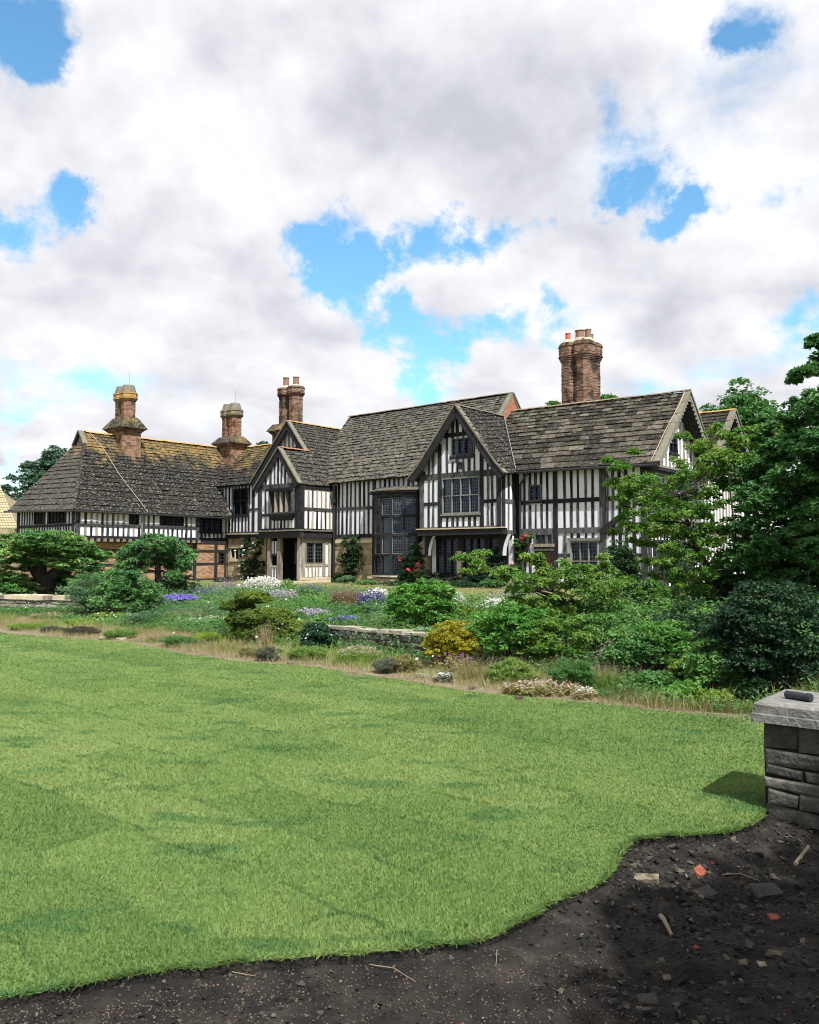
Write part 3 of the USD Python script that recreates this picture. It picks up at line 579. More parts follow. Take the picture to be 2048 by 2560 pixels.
for nm, k, z0, z1, mt in (("plinth", .03, ZG, .42, "sandstone"), ("sill", .10, .50, .58, "stone_sill"), ("base_rail", .035, .58, .66, "timber_black"), ("frieze", .03, 4.70, 4.93, "timber_black"), ("cornice", .16, 4.93, 5.02, "timber_black"), ("lead_roof", .20, 5.02, 5.06, "verge")):
    house.part(nm, plan_prism(gp(k), z0, z1), M[mt], parent=bay)
mb = MB()                                                # scalloped slab edge on the bow's little roof
ring = Polygon(plan).buffer(.17, join_style=2).exterior
for d_ in np.arange(0, ring.length, .12):
    q = ring.interpolate(d_)
    if q.y < -.05: mb.mesh((W(trimesh.creation.icosphere(1, .05).vertices * [1, 1, .7] + [q.x, q.y, 5.08]), trimesh.creation.icosphere(1, .05).faces))
house.part("scalloped_edge", mb, M["verge"], parent=bay)
house.part("roof_top", (lambda r1, r2: (np.vstack([W(np.c_[r1, np.full(len(r1), 5.06)]), W(np.c_[r2, np.full(len(r2), 5.30)])]), np.array([[i, (i + 1) % len(r1), len(r1) + (i + 1) % len(r1), len(r1) + i] for i in range(len(r1))])))(np.array(gp(.19)), np.array([(p[0] * .8 - .14, min(p[1] * .25, -.002)) for p in gp(.19)])), M["slab_grey"], parent=bay)
for i in range(5):
    pl = Plane(P5[i][0], P5[i][1], math.cos(th5[i]), -math.sin(th5[i])); L = L5
    g = MB()
    for s_ in (0, L): g.add(*bar(pl, s_ - .05, s_ + .05, .66, 4.70, -.1, .03))
    house.part("mullion", g, M["timber_black"], parent=bay)
    tz = [.66, 1.66, 2.72, 3.70, 4.70]
    lead = MB()
    for j in range(4):
        if j: house.part("transom", bar(pl, .05, L - .05, tz[j] - .05, tz[j] + .05, -.1, .05), M["timber_black"], parent=bay)
        a, b, z0, z1 = .055, L - .055, tz[j] + (.05 if j else 0), tz[j + 1] - .05
        t1 = rng.uniform(-.006, .006)
        house.part("pane", (pl([a, b, b, a], [z0, z0, z1, z1], -.05 + np.array([0, t1, 0, -t1])), [[0, 1, 2, 3]]), M["glass"], parent=bay)
        fr = MB()
        for bb in ((a, a + .028, z0, z1), (b - .028, b, z0, z1), (a + .028, b - .028, z0, z0 + .028), (a + .028, b - .028, z1 - .028, z1)): fr.add(*bar(pl, *bb, -.055, -.01))
        house.part("casement_frame", fr, M["oak_grey"] if (i in (1, 2, 3) and j in (3 - (i % 2), 3, 1)) else M["iron"], parent=bay)
        for k in range(1, 5): x = a + (b - a) * k / 5; lead.add(pl([x - .006, x + .006, x + .006, x - .006], [z0, z0, z1, z1], -.04), [[0, 1, 2, 3]])
        for k in range(1, 7): z = z0 + (z1 - z0) * k / 7; lead.add(pl([a, b, b, a], [z - .006, z - .006, z + .006, z + .006], -.04), [[0, 1, 2, 3]])
        if j in (3, 2, 1):                              # the curved tracery at the head of the lights
            for sg in (0, 1, 2):
                xs = a + (b - a) * (np.linspace(0, 1, 9)); zz = z1 - .06 - (b - a) * (.5 * np.abs(np.sin(np.linspace(0, math.pi * (1 + sg % 2), 9))) * .8 + .1 * sg)
                for q in range(8): lead.add(pl([xs[q], xs[q + 1], xs[q + 1], xs[q]], [zz[q] - .008, zz[q + 1] - .008, zz[q + 1] + .008, zz[q] + .008], -.038), [[0, 1, 2, 3]])
        if j == 3 and i in (2, 3):                      # painted oval in the top lights
            th = np.linspace(0, 2 * math.pi, 17); xs, zs = (a + b) / 2 + .13 * np.cos(th), (z0 + z1) / 2 + .22 * np.sin(th)
            for q in range(16): lead.add(pl([xs[q], xs[q + 1], xs[q + 1] * .86 + (a + b) * .07, xs[q] * .86 + (a + b) * .07], [zs[q], zs[q + 1], zs[q + 1] * .88 + (z0 + z1) * .06, zs[q] * .88 + (z0 + z1) * .06], -.037), [[0, 1, 2, 3]])
    house.part("lead_lattice", lead, M["lead"], parent=bay)
    if i in (2,):
        xs = np.linspace(.06, L - .06, 31); of = -.16 + .03 * np.sin(np.linspace(0, 22, 31))
        house.part("curtain", (np.vstack([pl(xs, .7, of), pl(xs, 3.6, of)]), [[k, k + 1, 31 + k + 1, 31 + k] for k in range(30)]), M["curtain"], parent=bay, smooth=True)
    if i == 1:
        xs = np.linspace(L * .6, L - .06, 13); of = -.16 + .03 * np.sin(np.linspace(0, 9, 13))
        house.part("curtain", (np.vstack([pl(xs, .7, of), pl(xs, 4.6, of)]), [[k, k + 1, 13 + k + 1, 13 + k] for k in range(12)]), M["curtain"], parent=bay, smooth=True)
for s_, x in ((-1, -2.32), (1, P5[-1][0])):
    house.part("return_panel", hexa(W([(x - .05, -.34, .66), (x + .05, -.34, .66), (x + .05, 0, .66), (x - .05, 0, .66), (x - .05, -.34, 4.7), (x + .05, -.34, 4.7), (x + .05, 0, 4.7), (x - .05, 0, 4.7)])), M["timber_black"], parent=bay)
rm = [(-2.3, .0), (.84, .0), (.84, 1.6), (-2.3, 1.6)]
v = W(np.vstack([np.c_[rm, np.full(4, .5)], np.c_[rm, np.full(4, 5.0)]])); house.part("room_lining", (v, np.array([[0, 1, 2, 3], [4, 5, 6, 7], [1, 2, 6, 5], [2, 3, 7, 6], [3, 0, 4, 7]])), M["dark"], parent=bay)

# hung tiles on the gable end of the middle range, above the right roof
hg = face_u(4.2)
zr_ = lambda s: 10.25 - 1.15 * abs(s - 3.5)
hp = house.part("gable_wall", slab_poly(hg, Polygon([(1.2, 7.6), (3.5, 10.2), (5.8, 7.6)]), -.15, 0), M["mortar"], label="small red tile hung gable at the end of the middle range")
mb = MB()
for r_ in range(24):
    z = 7.65 + r_ * .11; x = 1.0 + (r_ % 2) * .08
    while x < 6.0:
        if zr_(x + .08) > z + .12 and zr_(x) > z + .12: mb.add(*quadbar(hg, [(x + .004, z - .03), (x + .156, z - .03), (x + .156, z + .12), (x + .004, z + .12)], .004 + .0, .022 + rng.uniform(0, .01)))
        x += .16
house.part("hung_tiles", mb, M["hung_tile"], parent=hp, kind="stuff")
bargeboards(face_u(4.26), [(2.2, 8.75), (3.5, 10.27), (6.2, 7.2)], teeth=False, drop=.12, mt="timber_pale")

# ---- larger right gable, jettied over the ground floor
zg2 = lambda s: min(8.86 - 1.22 * (s - 4.25), 8.86 - 1.14 * (4.25 - s)) - .16
wm, wa = G2.rect(1106, 1193, 1200, 1284), G2.rect(1130, 1095, 1183, 1137)
timber_wall(G2, 1.72, 6.6, 2.9, zg2, rails=[(4.1, .17), (5.38, .30), (7.42, .2)], openings=[wm, wa], posts=[(wm[0] - .13, .2), (wm[1] + .13, .2), (1.84, .24), (6.47, .24)], spacing=.32, sw=.13, bottom=.12, name="gable_wall")
for pl_, w_ in ((G2, wm), (G2, wa)): house.part("window_rail", bar(pl_, w_[0] - .1, w_[1] + .1, w_[2] - .19, w_[2] - .005, .002, .06, .01), M["timber"])
window(G2, *wm, cols=4, rows=2, lat=(.13, .16), fm="oak_grey", curtain=((0, 0), (0, 1)), frame=.06, mull=.045, lead_r=.006)
window(G2, *wa, cols=3, rows=1, lat=(.12, .14), fm="timber", curtain=((0, 0),), frame=.06)
house.part("moulded_bressumer", bar(G2, 1.6, 6.75, 2.62, 2.90, -.25, .1, .01), M["timber_black"]); house.part("bressumer_capping", bar(G2, 1.55, 6.8, 2.902, 2.96, -.1, .16, .01), M["stone_sill"])
mb = MB(); G2s = face_u(6.6)
timber_wall(G2s, -1.2, -.02, 2.62, 5.72, rails=[(4.1, .17)], posts=[(-1.06, .26), (-.18, .2)], spacing=.4, bottom=.2)
house.part("jetty_floor", hexa(W([(1.72, -1.2, 2.60), (6.6, -1.2, 2.60), (6.6, 0, 2.60), (1.72, 0, 2.60), (1.72, -1.2, 2.615), (6.6, -1.2, 2.615), (6.6, 0, 2.615), (1.72, 0, 2.615)])), M["timber_black"])
GF = face_n(-.3)
timber_wall(GF, 1.75, 6.6, .55, 2.6, rails=(), openings=[(2.05, 3.5, .62, 2.5), (3.72, 5.1, .62, 2.5), (5.32, 6.4, .62, 2.5)], posts=[(3.61, .18), (5.21, .18)], spacing=.3, mat_t="timber_black")
for (a, b, k) in ((2.05, 3.5, 3), (3.72, 5.1, 3), (5.32, 6.4, 2)): window(GF, a, b, .62, 2.5, cols=k, rowsplit=[.55], lat=(.11, .15), fm="timber_black", frame=.06, mull=.06)
blocks(GF, 1.75, 6.6, ZG - .1, .54, seed=4, parent=house.path, h=(.2, .26))
for x in (3.61, 5.21): house.part("stone_pier", bar(GF, x - .13, x + .13, .54, 1.85, .06, .22, .01), M["stone_sill"])
for x in (1.95, 6.45):                                  # curved brackets with white panels under the jetty
    xs = np.linspace(0, 1, 9); cu = [(x - .02 + .30 * t ** 2, 1.62 + 1.0 * t) for t in xs]
    pts = [(a - .10, z) for a, z in cu] + [(a + .07, z) for a, z in cu[::-1]]
    house.part("jetty_bracket", slab_poly(face_n(-.75), Polygon([(x - .32, 1.62)] + [(a - .11, z) for a, z in cu] + [(x - .32, 2.62)]).buffer(0), -.06, .0), M["timber_black"])
    house.part("bracket_plaster", slab_poly(face_n(-.72), Polygon(pts).buffer(0), -.05, .0), M["plaster"])

# ---- right range
RF = face_n(0)
wu, wl, wd, wr = RF.rect(1322, 1212, 1356, 1254), RF.rect(1287, 1358, 1325, 1398), RF.rect(1337, 1333, 1384, 1372), RF.rect(1428, 1352, 1499, 1441)
do = (wd[0] - .05, wd[1] + .02, ZG, 2.02)
timber_wall(RF, 6.62, 13.2, ZG, 6.0, rails=[(1.55, .16), (2.62, .26), (4.02, .19)], openings=[wu, wl, wd, wr, do], posts=[(6.72, .2), (8.78, .24), (11.15, .3), (13.06, .28)], spacing=.335, sw=.125, bottom=.1, topb=.16)
window(RF, *wu, cols=2, lat=(.13, .16), frame=.09); window(RF, *wl, cols=3, lat=(.1, .12), diamond=True); window(RF, *wd, cols=3, lat=(.1, .12), diamond=True, fm="timber", mull=.11)
window(RF, *wr, cols=3, rowsplit=[.42], lat=(.13, .17), fm="oak_grey", head=True, o=.05, mm="oak_grey")
dr = house.part("door", bar(RF, do[0] + .04, do[1] - .04, ZG, 1.98, -.14, -.08), M["door"], label="dark brown plank door in the right range")
for k in range(1, 5): x = do[0] + (do[1] - do[0]) * k / 5; house.part("door_batten", bar(RF, x - .02, x + .02, ZG + .02, 1.96, -.08, -.06), M["door"], parent=dr)
house.part("door_handle", bar(RF, do[1] - .2, do[1] - .12, 1.05, 1.12, -.06, -.02), M["iron"], parent=dr)
house.part("door_lintel", bar(RF, do[0] - .05, do[1] + .05, 2.03, 2.16, .0, .12, .01), M["timber_pale"])
house.part("roof_brace", quadbar(RF, [(11.05, 2.75), (11.25, 2.55), (12.35, 3.45), (12.25, 3.6)], .10, .2), M["timber_black"])
house.part("gutter", tube(W([(6.9, -.5, 5.52), (9.5, -.5, 5.49), (13.9, -.5, 5.40)]), .065, 8), M["iron"])
house.part("drainpipe", tube(W([(7.6, -.48, 5.45), (7.25, -.3, 5.2), (6.95, -.12, 5.0), (6.93, -.12, 3), (6.93, -.12, .1)]), .06, 8), M["iron"])
house.part("drainpipe", tube(W([(11.45, -.45, 5.4), (11.45, -.12, 5.1), (11.42, -.12, 2.8)]), .05, 8), M["iron"])
house.part("drainpipe", tube(W([(12.2, -.45, 5.4), (12.2, -.12, 5.1), (12.18, -.12, 1.5)]), .035, 8), M["iron_grey"])
zrg = lambda s: 8.98 - 1.0 * abs(s - 3.1) - .2
wg1, wg2, wg3, wg4, wg5 = (2.45, 3.35, 6.25, 7.2), (.55, 2.3, 3.25, 5.2), (2.75, 5.6, 3.25, 5.2), (.5, 2.0, .5, 2.3), (2.7, 4.6, .5, 2.3)
timber_wall(RG, 0.0, 6.2, ZG, 5.3, rails=[(1.3, .16), (2.62, .3), (4.1, .16)], openings=[wg2, wg3, wg4, wg5], posts=[(.16, .28), (2.52, .24), (5.95, .26)], spacing=.36, sw=.15)
timber_wall(RG, 0.0, 6.2, 5.45, zrg, rails=(), openings=[wg1], spacing=.42, sw=.15, mat_t="timber_pale", name="gable_wall", bottom=.14, label="pale gable end with a small window")
house.part("gable_moulding", bar(RG, -.1, 6.3, 5.30, 5.449, -.1, .28, .01), M["timber"]); house.part("gable_moulding", bar(RG, -.05, 6.25, 5.20, 5.299, -.1, .18, .01), M["timber_black"])
window(RG, *wg1, cols=2, rows=2, lat=(.5, .5), frame=.06, fm="timber")
for w_, k in ((wg2, 3), (wg3, 4), (wg4, 2), (wg5, 3)): window(RG, *w_, cols=k, rowsplit=[.62], lat=(.14, .18), fm="oak_grey" if w_ is wg2 or w_ is wg3 else "timber", o=.12)
timber_wall(face_u(13.0), 6.6, 13.0, ZG, lambda s: 9.1 - .98 * abs(s - 9.8) - .25, rails=[(2.62, .3), (5.4, .2)], openings=[(9.2, 10.3, 6.3, 7.2)], spacing=.45, sw=.15, mat_t="timber_pale", name="gable_wall")
window(face_u(13.0), 9.2, 10.3, 6.3, 7.2, cols=2, rows=2, lat=(.5, .5))

# ---- porch and the gable behind it
zpo = lambda s: min(7.67 - 1.2 * (s + 7.34), 7.67 - 1.05 * (-7.34 - s)) - .16
wp_ = PO.rect(680, 1226, 738, 1284)
timber_wall(PO, -9.1, -5.65, 3.05, zpo, rails=[(3.86, .14), (5.36, .3)], openings=[wp_], posts=[(-8.98, .2), (-5.78, .26), (wp_[0] - .1, .14), (wp_[1] + .1, .14)], spacing=.31, sw=.125, bottom=.1, name="gable_wall", stud_mats=["timber", "timber", "timber_pale"])
window(PO, *wp_, cols=4, rows=1, o=.22, dep=.3, fm="timber", lat=(.12, .12), diamond=True, head=True, mm="timber_pale", curtain=((1, 0), (3, 0)))
house.part("window_corbel", hexa(np.vstack([PO([wp_[0] + .15, wp_[1] - .15], [wp_[2] - .38] * 2, .0), PO([wp_[1] - .15, wp_[0] + .15], [wp_[2] - .38] * 2, .06), PO([wp_[0] - .05, wp_[1] + .05], [wp_[2] - .09] * 2, .0), PO([wp_[1] + .05, wp_[0] - .05], [wp_[2] - .09] * 2, .3)])), M["timber_black"])
zbg = lambda s: min(9.6 - 1.2 * (s + 8.9), 9.6 - 1.06 * (-8.9 - s)) - .16
ws = BG.rect(584, 1221, 621, 1290)
timber_wall(BG, -12.2, -5.9, 3.02, zbg, rails=[(4.42, .15), (7.9, .16)], posts=[(-11.75, .2), (-10.75, .26), (-10.25, .2)], spacing=.37, bottom=.1, name="gable_wall", stud_mats=["timber", "timber", "timber_pale"])
timber_wall(BG, -15.75, -12.2, 3.02, 6.12, rails=[(4.42, .15)], openings=[ws], posts=[(-12.32, .2)], spacing=.33, bottom=.1, topb=.1)
window(BG, *ws, cols=2, rowsplit=[.55], fm="timber_black", lat=(.7, .9), frame=.1)
house.part("jetty_beam", bar(BG, -15.0, -9.2, 2.72, 2.96, -.2, .06, .01), M["timber_black"]); house.part("jetty_capping", bar(BG, -15.0, -9.2, 2.962, 3.02, -.1, .14, .01), M["stone_sill"])
house.part("flashing", beam((-15.75, -.62, 6.16), (-14.25, -.62, 4.12), .10, .12), M["verge"])
SW = face_n(-.2); w0 = SW.rect(577, 1370, 609, 1400)
blocks(SW, -15.1, -8.85, ZG - .1, 2.72, openings=[w0], seed=5, parent=house.path, h=(.2, .34), w=(.32, .7))
window(SW, *w0, cols=3, fm="stone_sill", lat=(.5, .5), frame=.05); house.part("lintel", bar(SW, w0[0] - .1, w0[1] + .12, w0[3] + .002, w0[3] + .2, .0, .09, .008), M["stone_sill"])
# porch side
PS = face_u(-5.65)
timber_wall(PS, -2.6, -.02, 3.05, 5.5, rails=[(4.12, .17)], posts=[(-2.46, .28)], spacing=.36, sw=.14, plaster="plaster_warm", bottom=.06, topb=.2, stud_mats=["timber", "timber_pale", "timber_pale", "timber"])
fr = MB()
for i in range(22): fr.add(*bar(PO, -9.1 + i * .162, -9.1 + i * .162 + .14, 2.98, 3.05 + rng.uniform(-.01, .015), .0, .16))
for i in range(17): fr.add(*bar(PS, -2.7 + i * .162, -2.7 + i * .162 + .14, 2.98, 3.05 + rng.uniform(-.01, .015), .0, .14))
house.part("weathering_slabs", fr, M["verge"])
house.part("porch_beam", bar(PO, -9.1, -5.55, 2.62, 2.975, -.2, .05, .01), M["timber_black"]); house.part("porch_beam", bar(PS, -2.6, -.02, 2.62, 2.975, -.2, .05, .01), M["timber_black"])
house.part("porch_ceiling", hexa(W([(-9, -2.5, 2.63), (-5.7, -2.5, 2.63), (-5.7, 0, 2.63), (-9, 0, 2.63), (-9, -2.5, 2.64), (-5.7, -2.5, 2.64), (-5.7, 0, 2.64), (-9, 0, 2.64)])), M["timber_black"])
PL = face_n(-2.4); PSL = face_u(-5.85)
for x0, x1, mt in ((-8.62, -8.38, "timber_pale"), (-7.75, -7.5, "timber_pale"), (-6.1, -5.85, "timber_pale")): house.part("porch_post", bar(PL, x0, x1, ZG + .1, 2.62, -.2, .02, .012), M[mt])
for z0, z1 in ((1.72, 2.45), (ZG + .15, .95)):
    pn = house.part("side_panel", bar(PL, -8.37, -7.76, z0, z1, -.12, -.06), M["plaster"])
    for x in (-8.30, -8.06, -7.83): house.part("stud", bar(PL, x - .04, x + .04, z0, z1, -.06, -.03), M["timber" if x > -8.2 else "timber_pale"], parent=pn)
house.part("panel_rail", bar(PL, -8.37, -7.76, 1.60, 1.71, -.14, -.02), M["timber"]); house.part("panel_rail", bar(PL, -8.37, -7.76, .955, 1.06, -.14, -.02), M["timber_pale"])
wside = PSL.rect(764, 1356, 808, 1409)
timber_wall(PSL, -2.38, -.02, .42, 2.62, rails=[(wside[2] - .16, .15)], openings=[wside], posts=[(-2.2, .3), (-.62, .22), (-.15, .24)], spacing=.25, sw=.10, plaster="plaster_warm", mat_t="timber_pale", bottom=.02, topb=.2)
window(PSL, *wside, cols=2, lat=(.13, .2), fm="timber_pale", sill=False, frame=.05)
blocks(face_u(-5.82), -2.45, -.02, ZG - .15, .41, seed=6, parent=house.path, h=(.28, .3), w=(.5, .9), material="stone_sill", label="pale stone footing of the porch")
house.part("porch_step", hexa(W([(-8.0, -3.1, ZG - .1), (-5.6, -3.1, ZG - .1), (-5.6, -2.3, ZG - .1), (-8.0, -2.3, ZG - .1), (-8.0, -3.1, .22), (-5.6, -3.1, .22), (-5.6, -2.3, .22), (-8.0, -2.3, .22)])), M["stone_sill"])
# inside the porch: the back wall with the inner door, and the left wall
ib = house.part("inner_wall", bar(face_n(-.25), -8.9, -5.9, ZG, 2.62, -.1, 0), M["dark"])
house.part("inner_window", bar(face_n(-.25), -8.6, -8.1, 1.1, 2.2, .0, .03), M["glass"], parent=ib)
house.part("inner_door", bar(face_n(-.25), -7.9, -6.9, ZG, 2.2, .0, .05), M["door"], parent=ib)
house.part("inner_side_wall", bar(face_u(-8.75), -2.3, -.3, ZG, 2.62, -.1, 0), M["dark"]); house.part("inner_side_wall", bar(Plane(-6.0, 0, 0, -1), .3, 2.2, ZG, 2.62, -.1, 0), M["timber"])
house.part("drainpipe", tube(W([(-5.2, -.5, 5.6), (-5.35, -.3, 5.1), (-5.5, -.14, 4.7), (-5.5, -.14, 2.5), (-5.5, -.14, .1)]), .07, 8), M["iron"]); house.part("hopper_head", bar(HA, -5.66, -5.36, 4.62, 4.85, .06, .3), M["iron"])

# ---- left wing
LU, LE = face_u(-14.6), face_n(-10.8)
wins = [tuple(LU.rect(x0, 1282, x1, 1300)[:2]) + (3.40, 4.16) for x0, x1 in ((322, 347), (399, 459))]
timber_wall(LU, -10.8, -2.8, 2.58, 4.36, rails=[(3.22, .14)], openings=wins, posts=[(-10.66, .28), (-2.93, .24)], spacing=.335, sw=.14, bottom=.14, topb=.12, stud_mats=["timber", "timber", "timber_pale"], label="close studded upper wall of the left wing")
for w_, k in zip(wins, (2, 4)): window(LU, *w_, cols=k, lat=(.12, .14), frame=.05, fm="timber_black", sill=False)
jb = MB()
for i in range(21): jb.add(*bar(LU, -10.7 + i * .39, -10.5 + i * .39, 2.40, 2.575, -.5, .05, .008))
house.part("jetty_joists", jb, M["timber_pale"])
we = [(-19.3, -18.1, 3.40, 4.16), (-17.55, -15.55, 3.40, 4.16)]
timber_wall(LE, -21.4, -14.62, 2.58, 4.36, rails=[(3.22, .16)], openings=we, posts=[(-21.25, .3), (-14.78, .26)], spacing=.32, sw=.16, bottom=.14, topb=.12, mat_t="timber_black", label="dark studded end wall of the left wing")
for w_, k in zip(we, (3, 5)): window(LE, *w_, cols=k, lat=(.12, .14), frame=.05, fm="timber_black", sill=False)
LB = face_u(-15.1)
timber_wall(LB, -10.3, -.25, ZG, 2.56, rails=[(1.05, .12), (1.85, .14)], openings=[(-.95, -.5, 1.1, 1.8)], posts=[(-10.1, .2), (-7, .2), (-4.6, .2), (-2.75, .22), (-1.15, .2), (-.4, .16)], spacing=20, plaster="brick_orange", mat_t="timber_black", bottom=.1, topb=.2, thick=.02, label="brick filled ground floor wall of the left wing")
window(LB, -.95, -.5, 1.1, 1.8, cols=1, lat=(.2, .2), fm="timber_black", sill=False, frame=.04)
timber_wall(LB, -2.8, -.42, 2.6, 4.5, rails=(), openings=[(-2.5, -.7, 3.1, 4.1)], posts=[(-2.68, .2)], spacing=.3, mat_t="timber_black", plaster="plaster")
window(LB, -2.5, -.7, 3.1, 4.1, cols=4, lat=(.14, .2), fm="timber_black")
timber_wall(face_n(-10.25), -21.0, -15.1, ZG, 2.56, rails=[(1.3, .14)], posts=[(-19, .2), (-17, .2), (-15.25, .2)], spacing=20, plaster="brick_orange", mat_t="timber_black")
gb = house.part("gablet", slab_poly(face_n(-9.0), Polygon([(-18.2, 8.1), (-17.1, 8.1), (-17.62, 8.85)]), -.1, 0), M["timber_pale"]); bargeboards(face_n(-9.12), [(-18.3, 8.08), (-17.62, 8.92), (-17.0, 8.08)], teeth=False, drop=.12, mt="timber")
house.part("gutter", tube(W([(-14.2, -11.1, 4.02), (-14.2, -.6, 3.97)]), .06, 8), M["iron"]); house.part("gutter", tube(W([(-22.3, -11.2, 4.24), (-14.2, -11.2, 4.02)]), .06, 8), M["iron"])
house.part("drainpipe", tube(W([(-14.4, -6.8, 4.0), (-14.5, -6.8, 3.6), (-14.5, -6.8, 2.4)]), .04, 6), M["iron_grey"])
# ropes lying on the roofs
_, e_, s_, n_ = roof_basis([(-14.3, -11.1, 4.10), (-14.3, -.55, 4.06), (-17.6, 2.1, 8.9)])
rope = lambda A, B, wig, nrm: tube(np.array([W(A) + (W(B) - W(A)) * t + nrm * .07 + wig * math.sin(t * 7.5) * (1 - t) * .6 for t in np.linspace(0, 1, 24)]), .014, 5)
house.part("lightning_cable", rope((-17.5, -8.5, 8.8), (-14.32, -6.6, 4.12), e_ * .25, n_), M["stone_sill"])
_, e_, s_, n_ = roof_basis([(6.95, -.45, 5.62), (13.95, -.45, 5.50), (13.95, 3.1, 9.02)])
house.part("lightning_cable", rope((13.75, 3.05, 9.0), (13.6, -.4, 5.55), e_ * .08, n_), M["stone_sill"])
house.part("valley_flashing", tube(W([(6.95, -.5, 5.68), (4.35, 2.5, 8.86)]) , .02, 5), M["iron_grey"])
house.part("roof_vent", hexa(W([(-12.5, .9, 7.4), (-12.3, .9, 7.4), (-12.3, 1.0, 7.4), (-12.5, 1.0, 7.4), (-12.5, .9, 8.3), (-12.3, .9, 8.3), (-12.3, 1.0, 8.3), (-12.5, 1.0, 8.3)])), M["iron_grey"])
# dark core so that no light leaks through the walls' backs
for nm, q, z0, z1 in (("inner_core", [(-14, 1.75), (12.9, 1.75), (12.9, 6.3), (-14, 6.3)], ZG, 6.2), ("inner_core", [(-20.8, -9.6), (-16.1, -9.6), (-16.1, 1.6), (-20.8, 1.6)], ZG, 4.6)):
    house.part(nm, plan_prism(q, z0, z1), M["dark"])

# ---- chimneys
def octa(ca, cb, r, z0, z1, r1=None, rot=math.pi / 8):
    r1 = r if r1 is None else r1; t = np.arange(8) / 8 * 2 * math.pi + rot; A = np.c_[ca + r * np.cos(t), cb + r * np.sin(t), np.full(8, z0)]; B = np.c_[ca + r1 * np.cos(t), cb + r1 * np.sin(t), np.full(8, z1)]
    return W(np.vstack([A, B, [[ca, cb, z1]]])), np.array([[i, (i + 1) % 8, 8 + (i + 1) % 8] for i in range(8)] + [[i, 8 + (i + 1) % 8, 8 + i] for i in range(8)] + [[8 + i, 8 + (i + 1) % 8, 16] for i in range(8)])
def sq(ca, cb, ha, hb, z0, z1, ha1=None, hb1=None):
    ha1, hb1 = ha if ha1 is None else ha1, hb if hb1 is None else hb1; s = [(-1, -1), (1, -1), (1, 1), (-1, 1)]
    return hexa(W([(ca + i * ha, cb + j * hb, z0) for i, j in s] + [(ca + i * ha1, cb + j * hb1, z1) for i, j in s]))
def chimney(ca, cb, ha, hb, z0, zb, zs, flues, zt, zc, brick, label, pots=(), skirt=True, crown=None, lichen="slab_lichen", course=.078):
    """Base, corbelled cornice with a slab skirt, octagonal flues built course by course, an oversailing cap and the pots."""
    ch = house.part("chimney", sq(ca, cb, ha, hb, z0, zb - .22), M[brick], label=label)
    if skirt:
        mb = MB()
        for i in range(3): mb.add(*sq(ca, cb, ha + .05 + .07 * i, hb + .05 + .07 * i, zb - .219 + .074 * i, zb - .148 + .074 * i))
        house.part("cornice", mb, M["brick_dark"], parent=ch)
        mb = MB(); k = 5; fa, fb = max(abs(f[0]) + f[2] for f in flues) + .02, max(abs(f[1]) + f[2] for f in flues) + .02
        for i in range(k):
            t0, t1 = i / k, (i + 1) / k; w0, w1 = ha + .30, hb + .30
            za, zb_ = zb + (zs - zb) * t0, zb + (zs - zb) * t1
            mb.add(*sq(ca, cb, w0 + (fa - w0) * t0, w1 + (fb - w1) * t0, za + .003, zb_ + .04, w0 + (fa - w0) * (t1 + .02), w1 + (fb - w1) * (t1 + .02)))
        house.part("skirt_slabs", mb, M[lichen], parent=ch)
    r = np.random.default_rng(int(abs(ca * 100 + cb * 10)))
    for (fa_, fb_, R) in flues:
        mb = MB(); z = zs - .05; i = 0
        while z < zt:
            q = R + r.uniform(-.012, .014) + (.0 if i % 2 else .006); mb.add(*octa(ca + fa_, cb + fb_, q, z, min(z + course - .008, zt))); mb.add(*octa(ca + fa_, cb + fb_, R - .015, z, min(z + course, zt + .01))); z += course; i += 1
        fl = house.part("flue", mb, M[brick], parent=ch)
    mb = MB()
    steps = [(.035, 0, .09), (.08, .09, .17), (.12, .17, .25), (.155, .25, .32), (.11, .32, .40), (.125, .40, .78), (.16, .78, .86), (.12, .86, .95), (.05, .95, 1.0)]
    for (fa_, fb_, R) in flues:
        for (g, a, b) in steps: mb.add(*octa(ca + fa_, cb + fb_, R + g, zt + (zc - zt) * a + .002, zt + (zc - zt) * b))
    house.part("cap", mb, M["brick_dark" if crown is None else crown], parent=ch)
    for (pa, pb, pr, z0_, ph_, mt) in pots:
        house.part("pot_base", octa(ca + pa, cb + pb, pr * 1.9, zc - .02, z0_ + .02, pr * 1.15), M["stone_sill"], parent=ch)
        t = np.arange(14) / 14 * 2 * math.pi; prof = [(pr, z0_), (pr * .96, z0_ + ph_ * .9), (pr * 1.1, z0_ + ph_ * .9), (pr * 1.1, z0_ + ph_), (pr * .8, z0_ + ph_), (pr * .8, z0_ + ph_ * .3)]
        v = np.vstack([np.c_[ca + pa + R_ * np.cos(t), cb + pb + R_ * np.sin(t), np.full(14, z)] for R_, z in prof]); f = [[k * 14 + i, k * 14 + (i + 1) % 14, (k + 1) * 14 + (i + 1) % 14, (k + 1) * 14 + i] for k in range(5) for i in range(14)]
        house.part("chimney_pot", (W(v), f), M[mt], parent=ch, smooth=40)
    return ch
c1 = chimney(-17.45, -6.25, .78, .62, 6.5, 9.30, 9.95, [(-.36, 0, .40), (.36, 0, .40)], 11.0, 11.55, "brick_old", "brick chimney with twin flues and a stone skirt near the hipped end of the left wing", crown="ridge_orange")
c2 = chimney(-17.0, 1.45, .80, .62, 7.5, 9.15, 9.62, [(-.38, 0, .42), (.38, 0, .42)], 10.95, 11.5, "brick_old", "brick chimney at the corner of the left wing roofs", crown="slab_lichen")
